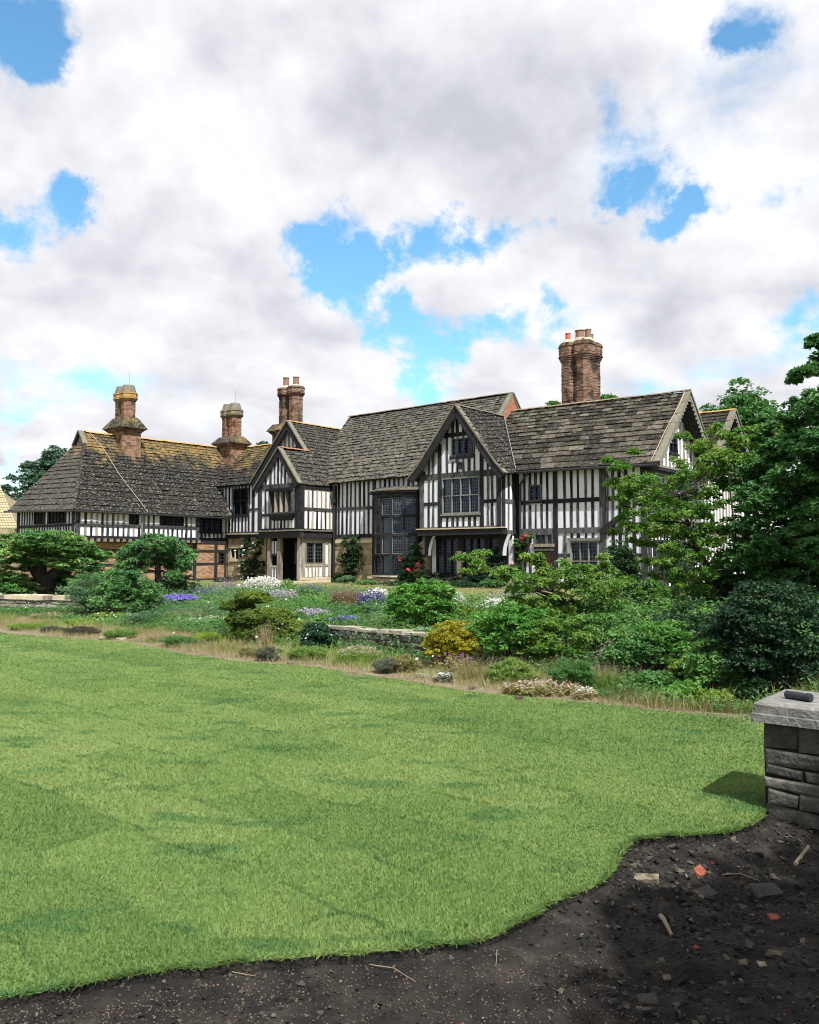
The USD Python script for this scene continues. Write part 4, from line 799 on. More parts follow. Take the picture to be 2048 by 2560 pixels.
for ch_, (a, b), z in ((c1, (-17.45, -6.25), 11.55), (c2, (-17.0, 1.45), 11.5)):
    mb = MB()
    for d_ in (-.36, .36): mb.add(*octa(a + d_, b, .46, z, z + .42, .34))
    house.part("weathered_crown", mb, M["verge"], parent=ch_)
c3 = chimney(-13.55, 3.7, .95, .8, 7.5, 9.95, 10.4, [(-.5, .0, .48), (.5, .0, .48), (0, .35, .4)], 12.3, 12.95, "brick_dark", "slender brick chimney with two pots behind the porch gable", pots=[(-.5, 0, .2, 13.1, .6, "pot_brown"), (.5, 0, .2, 13.05, .55, "pot_brown")])
c4 = chimney(7.3, 5.3, 1.0, 1.0, 6.0, 9.2, 9.25, [(-.40, -.38, .46), (.40, -.38, .46), (-.40, .42, .46), (.40, .42, .46)], 11.75, 12.75, "brick_dark", "tall cluster of four brick flues with four pots on the right roof", skirt=False,
             pots=[(-.47, -.45, .14, 12.95, .35, "pot_red"), (.0, .0, .24, 13.05, .42, "pot_brown"), (.30, .58, .15, 12.95, .38, "pot_brown"), (.62, -.30, .16, 12.9, .45, "pot_brown")])
for (a, b, z) in ((-17.0, -6.25, 11.9), (-16.6, 1.45, 11.9), (7.0, 5.3, 12.7)): house.part("lightning_rod", tube(W([(a, b, z - .4), (a, b, z + .9)]), .012, 4), M["iron_grey"])

# ---------------------------------------------------------------- ground, lawn, bed, soil
def HC(P): D = np.asarray(P, float) - O; return D @ U, D @ N
def bed_z(a, b):
    """Height of the garden: level lawn, a low bank held by the rubble wall, then falling to the lawn before the house."""
    a, b = np.asarray(a, float), np.asarray(b, float); k = np.clip((np.abs(a - 19.1) - 1.6) / .8, 0, 1); r = np.clip((b + 23.45 + 1.1 * k) / (.25 + 3.6 * k), 0, 1); z = .03 + np.clip((b + 25.2) / 2.5, 0, 1) * .03 + r * .33
    t = np.clip((b + 20.5) / 6.5, 0, 1); t = t * t * (3 - 2 * t)
    return z * (1 - t) + .10 * t
def grid_mesh(a0, a1, b0, b1, na, nb, zf):
    A, B = np.meshgrid(np.linspace(a0, a1, na), np.linspace(b0, b1, nb)); Z = zf(A, B); v = W(np.stack([A.ravel(), B.ravel(), Z.ravel()], 1))
    i = (np.arange(nb - 1)[:, None] * na + np.arange(na - 1)[None]).ravel(); return v, np.stack([i, i + 1, i + na + 1, i + na], 1)
M["earth"] = noisy("bed_earth", [(0, c(.05, .042, .028)), (.5, c(.15, .125, .08)), (1, c(.30, .25, .17))], scale=5, rough=.95, bump=.5)
M["far_grass"] = noisy("far_grass", [(0, c(.05, .07, .02)), (.5, c(.10, .12, .04)), (1, c(.17, .16, .07))], scale=.35, rough=.95)
M["dry_lawn"] = noisy("dry_lawn", [(0, c(.06, .075, .02)), (.5, c(.14, .135, .045)), (1, c(.22, .18, .08))], scale=.8, rough=.95, bump=.3)
top("ground", (np.array([[-1500, -300, -.12], [1500, -300, -.12], [1500, 3000, -.12], [-1500, 3000, -.12]]), np.array([[0, 1, 2, 3]])), M["far_grass"], kind="structure")
top("flower_bed", grid_mesh(-6, 46, -25.6, -15.0, 90, 80, lambda a, b: bed_z(a, b) + .03 * (meshkit.noise(np.stack([a * 3, b * 3, a * 0], -1)) - .5)), M["earth"], kind="structure")
top("house_lawn", grid_mesh(-24, 46, -15.02, 1.5, 60, 30, lambda a, b: .10 + .03 * (meshkit.noise(np.stack([a, b, a * 0], -1)) - .5)), M["dry_lawn"], kind="structure")
NEAR = [(-3.5, 2.75), (-2.4, 2.85), (-1.45, 2.99), (-1.16, 3.11), (-.84, 3.21), (-.5, 3.27), (-.04, 3.36), (.29, 3.44), (.43, 3.57), (.53, 3.67), (.62, 3.77), (.92, 4.04), (1.06, 4.30), (1.15, 4.51), (1.25, 4.61), (1.4, 4.67), (1.73, 4.73), (1.9, 4.80), (2.11, 5.02), (2.29, 5.38)]
def smooth_line(P, k=8):
    P = np.array(P, float); out = []
    for i in range(len(P) - 1):
        p0, p1, p2, p3 = P[max(i - 1, 0)], P[i], P[i + 1], P[min(i + 2, len(P) - 1)]
        for t in np.arange(k) / k: out.append(.5 * (2 * p1 + (p2 - p0) * t + (2 * p0 - 5 * p1 + 4 * p2 - p3) * t ** 2 + (3 * p1 - p0 - 3 * p2 + p3) * t ** 3))
    out.append(P[-1]); out = np.array(out); n_ = meshkit.noise(np.c_[out * 9, np.zeros(len(out))]) - .5
    out[:, 1] += n_ * .035; return out
near = smooth_line(NEAR)
FAR = [(-13.5, 20.6), (-8.29, 16.7), (-7.22, 16.12), (-5.0, 14.86), (-3.4, 12.99), (-2.38, 12.19), (-1.26, 11.6), (-.12, 10.43), (.72, 9.54), (1.94, 8.82), (2.69, 8.27), (3.44, 8.1), (6.0, 7.0)]
LAWN = Polygon([(-13.5, 2.8)] + [tuple(p) for p in near] + [(2.75, 6.0), (6.2, 5.6)] + FAR[::-1]).buffer(0)
def turf_nodes(lo, mid, hi, dark, gain=1.0):
    """Each roll of turf has its own green; lusher dark tufts grow along and across the joints."""
    n = {"g": ("geometry", {}), "rot": ("vector_rotate", {"rotate_type": "z_axis", "angle": PH}), "wob": ("noise_texture", {"scale": 2.2, "detail": 3.0}), "ws": ("vector_math", {"math_type": "scale", "scale": .30}), "wa": ("vector_math", {"math_type": "add"}),
         "br": ("brick_texture", {"color1": (0, 0, 0), "color2": (1, 1, 1), "mortar": (.5, .5, .5), "scale": 1.0, "mortar_size": .02, "mortar_smooth": .6, "brick_width": 1.75, "row_height": .56, "offset": .42}),
         "n1": ("noise_texture", {"scale": 1.1, "detail": 6.0, "roughness": .6}), "av": ("mix_float", {"fac": .56}), "isl": ("mix_float", {"fac": .14}),
         "ramp": ("rgb_ramp", {"ramp": [(.12, lo), (.5, mid), (.86, hi)]}),
         "mp": ("mapping", {"scale": (.9, 2.2, 1.0)}), "n2": ("noise_texture", {"scale": 1.25, "detail": 6.0, "roughness": .62}), "dk": ("map_range", {"range_type": "smoothstep", "from_min": .545, "from_max": .64, "to_min": 0.0, "to_max": .62, "clamp": True}),
         "mx": ("mix_color", {"b": dark}), "jt": ("math", {"math_type": "multiply"}), "n4": ("noise_texture", {"scale": 2.6, "detail": 2.0}), "n4r": ("map_range", {"from_min": .44, "from_max": .56, "to_min": 0.0, "to_max": .5, "clamp": True}), "mj": ("mix_color", {"b": (dark[0] * .55, dark[1] * .6, dark[2] * .6)})}
    L = [("g.position", "rot.vector"), ("g.position", "wob.vector"), ("wob.color", "ws.vector1"), ("rot.vector", "wa.vector1"), ("ws.vector", "wa.vector2"), ("wa.vector", "br.vector"), ("g.position", "n1.vector"),
         ("br.color", "av.a"), ("n1.fac", "av.b"), ("av.result", "isl.a"), ("g.random_per_island", "isl.b"), ("isl.result", "ramp.fac"), ("g.position", "mp.vector"), ("mp.vector", "n2.vector"), ("n2.fac", "dk.value"), ("ramp.color", "mx.a"), ("dk.result", "mx.fac"),
         ("g.position", "n4.vector"), ("n4.fac", "n4r.value"), ("n4r.result", "jt.value1"), ("br.fac", "jt.value2"), ("mx.result", "mj.a"), ("jt.value", "mj.fac")]
    return n, L, "mj.result"
n_, L_, o_ = turf_nodes((.090, .165, .042), (.150, .238, .064), (.235, .290, .100), (.050, .140, .044))
n_.update({"p": ("principled_bsdf", {"roughness": .65, "specular_ior_level": .25}), "tr": ("translucent_bsdf", {}), "mxs": ("mix_closure", {"fac": .30})})
M["blade"] = usdkit.material(stage, "/World/Looks/grass_blades", n_, L_ + [(o_, "p.base_color"), (o_, "tr.color"), ("p.BSDF", "mxs.closure1"), ("tr.BSDF", "mxs.closure2")], surface="mxs.closure")
n_, L_, o_ = turf_nodes((.086, .136, .040), (.130, .182, .056), (.176, .21, .082), (.048, .118, .036))
n_.update({"p": ("principled_bsdf", {"roughness": .9, "specular_ior_level": .1}), "bn": ("noise_texture", {"scale": 60.0}), "bb": ("bump", {"strength": .8, "distance": .03})})
M["turf"] = usdkit.material(stage, "/World/Looks/turf", n_, L_ + [(o_, "p.base_color"), ("g.position", "bn.vector"), ("bn.fac", "bb.height"), ("bb.normal", "p.normal")], surface="p.BSDF")
m_ = trimesh.creation.extrude_polygon(LAWN, .07, engine="earcut"); m_.apply_translation([0, 0, -.03])
top("lawn", m_, M["turf"], kind="structure")
LZ = .04
def sample_lawn(n_target, r):
    """Blades thin out with distance from the path the picture was taken from."""
    d = 2.6 * np.exp(r.uniform(0, math.log(21 / 2.6), n_target)); th = np.where(r.random(n_target) < .68, r.uniform(-.60, .56, n_target), r.uniform(-1.15, .95, n_target))
    P = np.c_[d * np.sin(th), d * np.cos(th)]
    import shapely
    ok = shapely.contains_xy(LAWN.buffer(-.004), P[:, 0], P[:, 1]); return P[ok], d[ok]
r_ = np.random.default_rng(21)
P, d = sample_lawn(900000, r_)
def blades(P, d, z, r, hmul=1.0, lean=.7, wmul=1.0):
    n = len(P); th = r.uniform(0, 2 * math.pi, n); h = r.uniform(.007, .021, n) * hmul; w = (.0016 + .00062 * d) * r.uniform(.7, 1.4, n) * wmul
    le = r.uniform(.15, lean, n) * h * 1.2; ph = r.uniform(0, 2 * math.pi, n)
    base = np.c_[P, np.full(n, z)] if np.ndim(z) == 0 else np.c_[P, z]; s = np.c_[np.cos(th), np.sin(th), np.zeros(n)] * w[:, None]
    tip = base + np.c_[np.cos(ph) * le, np.sin(ph) * le, h]
    v = np.stack([base - s, base + s, tip], 1).reshape(-1, 3); return v, np.arange(3 * n).reshape(-1, 3)
patch = meshkit.fbm(np.c_[P * 1.4, np.zeros(len(P))], 3)
top("lawn_grass", blades(P, d, LZ - .002, r_, hmul=(.75 + .6 * patch)), M["blade"], "close mown new turf grass blades covering the wide lawn", "grass", kind="stuff")
ke = r_.integers(0, len(near) - 1, 15000); te = r_.uniform(0, 1, 15000)[:, None]; Pe = near[ke] * (1 - te) + near[ke + 1] * te + np.c_[r_.normal(0, .008, 15000), r_.uniform(-.006, .03, 15000)]
ve, fe = blades(Pe, np.hypot(Pe[:, 0], Pe[:, 1]), LZ - .004, r_, hmul=1.15 + .9 * meshkit.noise(np.c_[Pe * 12, Pe[:, :1] * 0]), lean=1.6); ve[2::3, 1] -= r_.uniform(0, .022, len(ve) // 3); ve[2::3, 2] -= r_.uniform(0, .02, len(ve) // 3)
top("edge_grass", (ve, fe), M["blade"], "longer ragged grass hanging over the cut edge of the turf", "grass", kind="stuff")
# ragged soil edge of the turf
M["soil"] = noisy("dark_soil", [(0, c(.003, .003, .0028)), (.42, c(.008, .0072, .0064)), (.58, c(.019, .0165, .0135)), (.72, c(.045, .038, .029)), (1, c(.12, .105, .08))], scale=6, detail=12, rough=.95, bump=.9, bscale=55, dist=.03)
eb = MB(); e0 = np.c_[near + np.array([0, -.012]), np.full(len(near), -.06)]; e0[:, 1] -= .012 * meshkit.noise(np.c_[near * 25, np.zeros(len(near))]); e1 = np.c_[near + np.array([0, -.006]), np.full(len(near), .036)]
eb.add(np.vstack([e0, e1]), [[i, i + 1, len(near) + i + 1, len(near) + i] for i in range(len(near) - 1)]); top("turf_edge", eb, M["soil"], kind="structure")
def soil_z(x, y):
    p = np.stack([x, y, np.zeros_like(x)], -1)
    z = .10 * (meshkit.fbm(p * 1.1, 3, 3) - .5) + .10 * (meshkit.fbm(p * 4.0, 3, 9) - .5) + .045 * (meshkit.fbm(p * 15, 3, 5) - .45)
    return z - .035
gx, gy = np.meshgrid(np.linspace(-3.6, 6.0, 420), np.linspace(1.7, 8.2, 300)); inside = None
import shapely
dl = shapely.distance(shapely.points(gx.ravel(), gy.ravel()), LAWN).reshape(gx.shape)
gz = soil_z(gx, gy) * np.clip(dl / .25, 0.25, 1) - .012 + .026 * np.clip(1 - dl / .3, 0, 1) - (dl <= 0) * .08
i = (np.arange(299)[:, None] * 420 + np.arange(419)[None]).ravel()
top("bare_soil", (np.c_[gx.ravel(), gy.ravel(), gz.ravel()], np.stack([i, i + 1, i + 421, i + 420], 1)), M["soil"], kind="structure", smooth=True)
def soil_at(x, y):
    j = int(np.clip(round((x + 3.6) / 9.6 * 419), 0, 419)); k = int(np.clip(round((y - 1.7) / 6.5 * 299), 0, 299)); return float(gz[k, j])

# ---- rubble in the soil
def stone(r, size, flat=1.0, n=13, box=0.0):
    p = r.normal(size=(n, 3)); p /= np.linalg.norm(p, axis=1, keepdims=True); p *= r.uniform(.75, 1.0, (n, 1))
    if box: 
        q = np.array([[x, y, z] for x in (-1, 1) for y in (-1, 1) for z in (-1, 1)]) * (.80 + r.uniform(-.28, .2, (8, 3))); p = np.vstack([q, p * .6])
    p = p * np.asarray(size) * [1, 1, flat]; h = trimesh.convex.convex_hull(p); return h
def turn(v, az, tilt=0.0, roll=0.0):
    ca, sa = math.cos(az), math.sin(az); R = np.array([[ca, -sa, 0], [sa, ca, 0], [0, 0, 1]]); ct, st = math.cos(tilt), math.sin(tilt); T = np.array([[1, 0, 0], [0, ct, -st], [0, st, ct]]); cr, sr = math.cos(roll), math.sin(roll); Q = np.array([[cr, 0, sr], [0, 1, 0], [-sr, 0, cr]])
    return np.asarray(v) @ (R @ T @ Q).T
M["rub_red"] = noisy("broken_red_brick", [(0, c(.035, .014, .010)), (.42, c(.15, .04, .024)), (1, c(.42, .13, .065))], scale=16, rough=.9, bump=.6, bscale=60)
M["rub_pale"] = noisy("pale_rubble", [(0, c(.02, .018, .014)), (.5, c(.085, .072, .05)), (1, c(.36, .31, .22))], scale=22, rough=.92, bump=.6, bscale=70, vary=.15)
M["rub_grey"] = noisy("grey_rubble", [(0, c(.012, .011, .010)), (.5, c(.045, .042, .036)), (1, c(.24, .22, .18))], scale=20, rough=.92, bump=.6, bscale=70, vary=.22)
M["stick"] = noisy("dry_stick", [(0, c(.06, .045, .03)), (1, c(.34, .27, .18))], scale=20, rough=.9)
rr = np.random.default_rng(5)
def rubble(px, py, size, mt, name, label, cat, flat=.6, az=0, box=1.0, tilt=.3, group=None, sink=.5):
    g = ground_at(px, py, -.03); z = soil_at(g[0], g[1]); h = stone(rr, size, flat, box=box); v = turn(h.vertices, az, tilt); v = v * 1.0; zmin = v[:, 2].min(); hh = v[:, 2].max() - zmin
    v = v + np.array([g[0], g[1], z - zmin - hh * sink]); top(name, (v, h.faces), M[mt], label, cat, group)
rubble(1748, 2185, (.040, .035, .03), "rub_red", "brick_fragment", "bright red brick lump standing out on the dark soil below the pier", "brick", flat=1.0, az=.6)
rubble(1760, 2230, (.055, .045, .045), "rub_grey", "soil_clod", "dark square clod just in front of the bright red brick lump", "clod", flat=1.0, az=.5)
rubble(1612, 2208, (.075, .03, .028), "rub_pale", "stone_piece", "long flat tan stone lying near the lawn edge", "stone", flat=.8, az=-.1)
rubble(1552, 2160, (.022, .018, .016), "rub_pale", "stone_piece", "small cream stone tucked against the cut turf edge", "stone")
rubble(1918, 2222, (.085, .045, .035), "rub_grey", "stone_piece", "broad pale topped block half buried at the right", "stone", flat=1.0, az=.05, sink=.25)
rubble(1935, 2275, (.030, .022, .02), "rub_red", "brick_fragment", "dull red brick chip in the hollow at the right", "brick", flat=1.0)
rubble(1782, 2155, (.014, .011, .01), "rub_red", "brick_fragment", "tiny red brick crumb above the red lump", "brick")
rubble(1872, 2128, (.045, .03, .035), "rub_grey", "soil_clod", "rounded dark clod near the foot of the pier", "clod", flat=.9, box=0)
rubble(1668, 2432, (.018, .016, .014), "rub_pale", "stone_piece", "white angular chip in the middle of the rubble", "stone")
rubble(1618, 2508, (.042, .03, .032), "rub_grey", "stone_piece", "greenish grey broken stone near the bottom edge", "stone", flat=1.0)
rubble(1770, 2488, (.024, .018, .018), "rub_grey", "stone_piece", "smooth oval grey pebble at the lower right", "stone", box=0)
rubble(1866, 2506, (.028, .014, .014), "rub_pale", "stone_piece", "oblong tan stone alone at the lower right", "stone", az=-.1)
rubble(1858, 2412, (.02, .016, .018), "rub_pale", "stone_piece", "pair like cream lump right of the soil hollow", "stone")
rubble(1904, 2412, (.019, .015, .018), "rub_pale", "stone_piece", "small tan cube at the right of the cream lump", "stone")
rubble(1940, 2392, (.032, .015, .012), "rub_pale", "stone_piece", "thin pale splinter of stone by the right edge", "stone", az=-.4)
rubble(1830, 2246, (.032, .026, .024), "rub_grey", "stone_piece", "mossy rounded stone below the thin stick", "stone", box=0, flat=.9)
rubble(1690, 2470, (.016, .012, .012), "rub_red", "brick_fragment", "pink brick chip among the lower white stones", "brick")
rubble(1610, 2528, (.028, .012, .012), "rub_pale", "stone_piece", "white flint sliver close to the bottom edge", "stone", az=-.2)
def stick(pts, r0, label, mt="stick"):
    P_ = []
    for (x, y, dz) in pts: g = ground_at(x, y, -.02); P_.append([g[0], g[1], soil_at(g[0], g[1]) + dz])
    top("stick", tube(P_, np.linspace(r0, r0 * .6, len(P_)), 6), M[mt], label, "stick")
stick([(1805, 2178, .01), (1850, 2186, .03), (1900, 2195, .01)], .0035, "thin pale stick above the half buried block")
stick([(1988, 2158, .01), (2022, 2136, .03)], .012, "short thick pale stick at the right edge")
stick([(1652, 2285, .02), (1660, 2300, .03), (1680, 2330, .01)], .012, "dark broken stick with a pale end in the rubble")
stick([(925, 2428, .005), (985, 2440, .02), (1040, 2462, .01)], .002, "thin curved twig on the soil near the middle")
stick([(1232, 2365, .005), (1243, 2400, .02), (1240, 2430, .005)], .002, "thin upright twig on bare soil below the lawn edge")
stick([(580, 2452, .01), (640, 2462, .01)], .002, "fine twig lying in the soil under the turf edge")
gm = {"rub_pale": MB(), "rub_grey": MB(), "soil": MB(), "rub_red": MB()}
k = 0
while k < 9000:
    x, y = rr.uniform(-2.2, 4.2), rr.uniform(2.35, 6.0)
    if LAWN.distance(Point(x, y)) < .02 or abs(x) > y * .56 + .3: continue
    dens = meshkit.fbm(np.array([x * 1.7, y * 1.7, 3.3]), 3); right = np.clip((x - .1) / 1.2, 0, 1)
    if rr.random() > .20 + 1.5 * max(0, dens - .44) * 2 + .25 * right: continue
    s_ = rr.uniform(.003, .0075) * (1 + (rr.random() ** 6) * (1.6 + 1.6 * right)); mt = rr.choice(["rub_pale", "rub_grey", "soil", "rub_red"], p=[.07, .38, .546, .004])
    h = stone(rr, (s_ * 1.2, s_, s_), .75, n=9); v = turn(h.vertices, rr.uniform(0, 6.3)); gm[mt].add(v + [x, y, soil_at(x, y) + s_ * .35], h.faces); k += 1
for mt, nm, lb in (("rub_pale", "gravel", "scattered pale stone chips over the dark soil"), ("rub_grey", "gravel", "scattered grey stone chips over the dark soil"), ("soil", "soil_crumbs", "dark crumbs and clods over the bare soil"), ("rub_red", "brick_crumbs", "sparse tiny red brick crumbs in the bare soil")): top(nm, gm[mt], M[mt], lb, "gravel" if mt != "soil" else "soil", kind="stuff")

gr = MB(); k = 0
M["grit"] = noisy("brown_grit", [(0, c(.03, .022, .015)), (.5, c(.12, .085, .055)), (1, c(.36, .28, .19))], scale=60, rough=.95)
while k < 7000:
    x, y = rr.uniform(-2.1, .9), rr.uniform(2.4, 3.45)
    if LAWN.distance(Point(x, y)) < .015 or rr.random() < .35 + .3 * x or meshkit.fbm(np.array([x * 2.2, y * 2.2, 8.3]), 3) < .42: continue
    s_ = rr.uniform(.0018, .0048); h = stone(rr, (s_ * 1.2, s_, s_), .7, n=8); gr.add(turn(h.vertices, rr.uniform(0, 6.3)) + [x, y, soil_at(x, y) + s_ * .3], h.faces); k += 1
top("grit", gr, M["grit"], "fine brown grit over the soil at the bottom left", "grit", kind="stuff")
# ---- stone pier at the right
M["pier_stone"] = noisy("pier_stone", [(0, c(.012, .012, .011)), (.42, c(.045, .044, .040)), (.62, c(.085, .082, .070)), (.78, c(.17, .165, .145)), (1, c(.34, .33, .29))], scale=11, detail=10, rough=.93, bump=.8, bscale=40, vary=.12)
M["pier_cap"] = noisy("pier_cap_stone", [(0, c(.03, .03, .028)), (.4, c(.12, .118, .11)), (.65, c(.21, .205, .195)), (1, c(.42, .41, .39))], scale=10, rough=.93, bump=.6, bscale=45)
pa, pb = HC([2.2, 5.15, 0])
pier = Thing("stone_pier", "low coursed stone pier with a two slab cap at the right edge of the lawn", "pier", W(np.array([pa + .8, pb + .3, 0.])))
blocks(face_n(pb), pa, pa + 1.7, -.12, .575, h=(.06, .165), w=(.10, .34), material="pier_stone", backing="soil", name="core", depth=.55, seed=20, thing=pier, piece="stone_block", gap=.012, proud=.024)
blocks(Plane(pa, pb, 0, -1), -.54, -.01, -.12, .575, h=(.12, .16), w=(.18, .3), material="pier_stone", backing="pier_stone", name="side_face", depth=.02, seed=21, thing=pier, gap=.008, proud=.012)
def capslab(a0, a1, b0, b1, z0, z1, ch, mt, nm):
    p = [(a0, b0), (a1, b0), (a1, b1), (a0, b1)]; q = [(a0 + ch, b0 + ch), (a1 - ch, b0 + ch), (a1 - ch, b1 - ch), (a0 + ch, b1 - ch)]
    v = W(np.array([(x, y, z0) for x, y in p] + [(x, y, z1 - ch) for x, y in p] + [(x, y, z1) for x, y in q])); f = [[3, 2, 1, 0], [8, 9, 10, 11]] + [[i, (i + 1) % 4, 4 + (i + 1) % 4, 4 + i] for i in range(4)] + [[4 + i, 4 + (i + 1) % 4, 8 + (i + 1) % 4, 8 + i] for i in range(4)]
    pier.part(nm, (v, f), M[mt])
capslab(pa - .06, pa + 1.75, pb - .06, pb + .60, .577, .632, .006, "pier_cap", "lower_cap"); capslab(pa - .045, pa + 1.75, pb - .05, pb + .59, .634, .70, .018, "pier_cap", "upper_cap")
# the dark flask lying on the cap
fl_c = W(np.array([pa + .16, pb + .17, .70 + .026])); ax = unit(U * .8 - N * .25 + np.array([0, 0, .0])); tt = [(-.085, .020), (-.083, .025), (.03, .0255), (.035, .022), (.045, .022), (.05, .026), (.082, .0265), (.085, .022)]
flask = Thing("flask", "small dark cylindrical flask lying on top of the stone pier", "flask", fl_c)
M["flask"] = mat("dark_blue_plastic", {"p": ("principled_bsdf", {"base_color": (.012, .014, .022), "roughness": .38})}, [])
flask.part("body", tube([fl_c + ax * t for t, _ in tt[:5]], [r_ for _, r_ in tt[:5]], 18), M["flask"], smooth=35)
flask.part("cap", tube([fl_c + ax * t for t, _ in tt[4:]], [r_ for _, r_ in tt[4:]], 18), M["flask"], smooth=35)
for k in range(5): flask.part("grip_ring", tube([fl_c + ax * (.054 + k * .006), fl_c + ax * (.057 + k * .006)], [.0272, .0272], 18), M["flask"])

# ---- garden walls
M["wall_stone"] = noisy("garden_wall_stone", [(0, c(.04, .038, .032)), (.4, c(.15, .14, .115)), (.65, c(.28, .26, .21)), (1, c(.46, .44, .38))], scale=6, rough=.92, bump=.7, bscale=30, vary=.2)
gw = Thing("garden_wall", "low rubble retaining wall half hidden by plants in front of the leafy shrub", "wall", W(np.array([18.9, -23.35, .0])))
blocks(face_n(-23.45), 17.6, 20.6, -.02, .385, h=(.045, .10), w=(.08, .26), material="pier_stone", backing="earth", name="core", depth=.25, seed=30, thing=gw, proud=.045, gap=.012)
cp = MB()
for k in range(9): gw.part("coping_stone", bar(face_n(-23.45), 17.6 + k * .333, 17.9 + k * .333, .386, .42 + .012 * (k % 3), -.25, .03 + .01 * (k % 2), .008), M["wall_stone"])
P0 = at(5, 1532, 21.5); a0_, b0_ = HC(P0); P1 = at(240, 1532, 20.6); a1_, b1_ = HC(P1)
zt_ = at(5, 1487, 21.2)[2]
lw_ = Plane(a0_, b0_, a1_ - a0_, b1_ - b0_); Lw = math.hypot(a1_ - a0_, b1_ - b0_) + .3
gl = Thing("garden_wall", "low stone garden wall with pale coping below the spreading cedar at the left", "wall", W(np.array([a0_, b0_, 0])))
blocks(lw_, -1.2, Lw, 0, zt_ - .13, h=(.09, .15), w=(.16, .42), material="wall_stone", backing="mortar", name="core", depth=.35, seed=31, thing=gl, proud=.03)
x = -1.2
while x < Lw: w_ = rr.uniform(.3, .5); gl.part("coping_stone", bar(lw_, x, x + w_ - .015, zt_ - .128, zt_ - rr.uniform(0, .03), -.4, .06, .01), M["stone_sill" if rr.random() < .6 else "wall_stone"]); x += w_
# edging stones along the far side of the lawn
for (px_, py_, s_, lb) in ((1055, 1692, .085, "white lichened edging stone left of the pink tussock"), (1090, 1702, .06, "small pale edging stone at the dry bed edge"), (1180, 1722, .05, "low pale edging stone near the middle of the bed"), (262, 1596, .13, "flat grey edging stone at the left bed edge"), (300, 1600, .10, "flat brownish edging stone beside the grey one at the left"), (725, 1660, .06, "small brown edging stone below the lavender mounds"), (1300, 1748, .05, "little edging stone left of the pink stonecrop")):
    g = ground_at(px_, py_, .05); h = stone(rr, (s_, s_ * .6, s_ * .4), .8, box=1); top("edging_stone", (h.vertices + g + [0, .05, .01], h.faces), M["wall_stone" if s_ > .07 else "rub_pale"], lb, "stone")

# ---------------------------------------------------------------- plants
def leaf_mat(name, lo, hi, trans=.35, rough=.5, patch=None, pscale=1.2, spec=.35):
    n = {"g": ("geometry", {}), "oi": ("object_info", {}), "n": ("noise_texture", {"scale": pscale, "detail": 4.0}), "mf": ("mix_float", {"fac": .5}), "r": ("rgb_ramp", {"ramp": [(.22, lo), (.8, hi)]}),
         "p": ("principled_bsdf", {"roughness": rough, "specular_ior_level": spec}), "t": ("translucent_bsdf", {}), "ts": ("mix_color", {"fac": .5, "b": (.9, 1.0, .25), "blend_type": "multiply"}), "m": ("mix_closure", {"fac": trans})}
    L = [("g.position", "n.vector"), ("n.fac", "mf.a"), ("g.random_per_island", "mf.b"), ("mf.result", "r.fac"), ("r.color", "p.base_color"), ("r.color", "ts.a"), ("ts.result", "t.color"), ("p.BSDF", "m.closure1"), ("t.BSDF", "m.closure2")]
    return usdkit.material(stage, f"/World/Looks/{name}", n, L, surface="m.closure")
LM = {}
for nm, lo, hi, tr in (("cedar", (0.068, 0.191, 0.044), (0.543, 0.620, 0.177), .15), ("cedar_dark", (0.008, 0.025, 0.008), (0.066, 0.162, 0.038), .1), ("umbrella", (0.052, 0.152, 0.044), (0.332, 0.620, 0.173), .25), ("willow", (0.071, 0.159, 0.071), (0.438, 0.620, 0.291), .3), ("yew", (0.065, 0.115, 0.014), (0.400, 0.500, 0.055), .15),
                       ("bright", (0.069, 0.208, 0.033), (0.358, 0.620, 0.125), .35), ("mid", (0.060, 0.159, 0.040), (0.328, 0.620, 0.141), .3), ("maple", (0.086, 0.202, 0.032), (0.563, 0.620, 0.131), .42), ("golden", (0.280, 0.260, 0.020), (0.620, 0.600, 0.060), .35), ("lime", (0.143, 0.239, 0.033), (0.522, 0.620, 0.124), .35),
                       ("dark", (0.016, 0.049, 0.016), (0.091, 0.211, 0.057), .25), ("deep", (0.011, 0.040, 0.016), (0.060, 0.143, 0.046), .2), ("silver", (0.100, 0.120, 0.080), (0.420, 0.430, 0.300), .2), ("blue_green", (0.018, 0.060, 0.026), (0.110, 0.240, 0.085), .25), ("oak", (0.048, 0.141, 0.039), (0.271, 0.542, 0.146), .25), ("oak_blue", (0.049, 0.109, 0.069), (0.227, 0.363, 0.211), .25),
                       ("dry", (0.260, 0.220, 0.110), (0.620, 0.540, 0.300), .3), ("reed", (0.170, 0.100, 0.057), (0.580, 0.369, 0.229), .3), ("heather", (0.050, 0.045, 0.035), (0.200, 0.165, 0.120), .15), ("tawny", (0.200, 0.190, 0.070), (0.540, 0.510, 0.200), .3), ("greengrass", (0.143, 0.246, 0.051), (0.620, 0.620, 0.218), .35)):
    LM[nm] = leaf_mat(nm + "_leaves", lo, hi, tr)
def petal(name, col): M[name] = usdkit.material(stage, f"/World/Looks/{name}", {"g": ("geometry", {}), "h": ("hsv", {"color": col, "saturation": 1.0}), "mr": ("map_range", {"from_min": 0.0, "from_max": 1.0, "to_min": .7, "to_max": 1.15}), "p": ("principled_bsdf", {"roughness": .7}), "t": ("translucent_bsdf", {"color": col}), "m": ("mix_closure", {"fac": .3})},
    [("g.random_per_island", "mr.value"), ("mr.result", "h.value"), ("h.color", "p.base_color"), ("p.BSDF", "m.closure1"), ("t.BSDF", "m.closure2")], surface="m.closure"); return M[name]
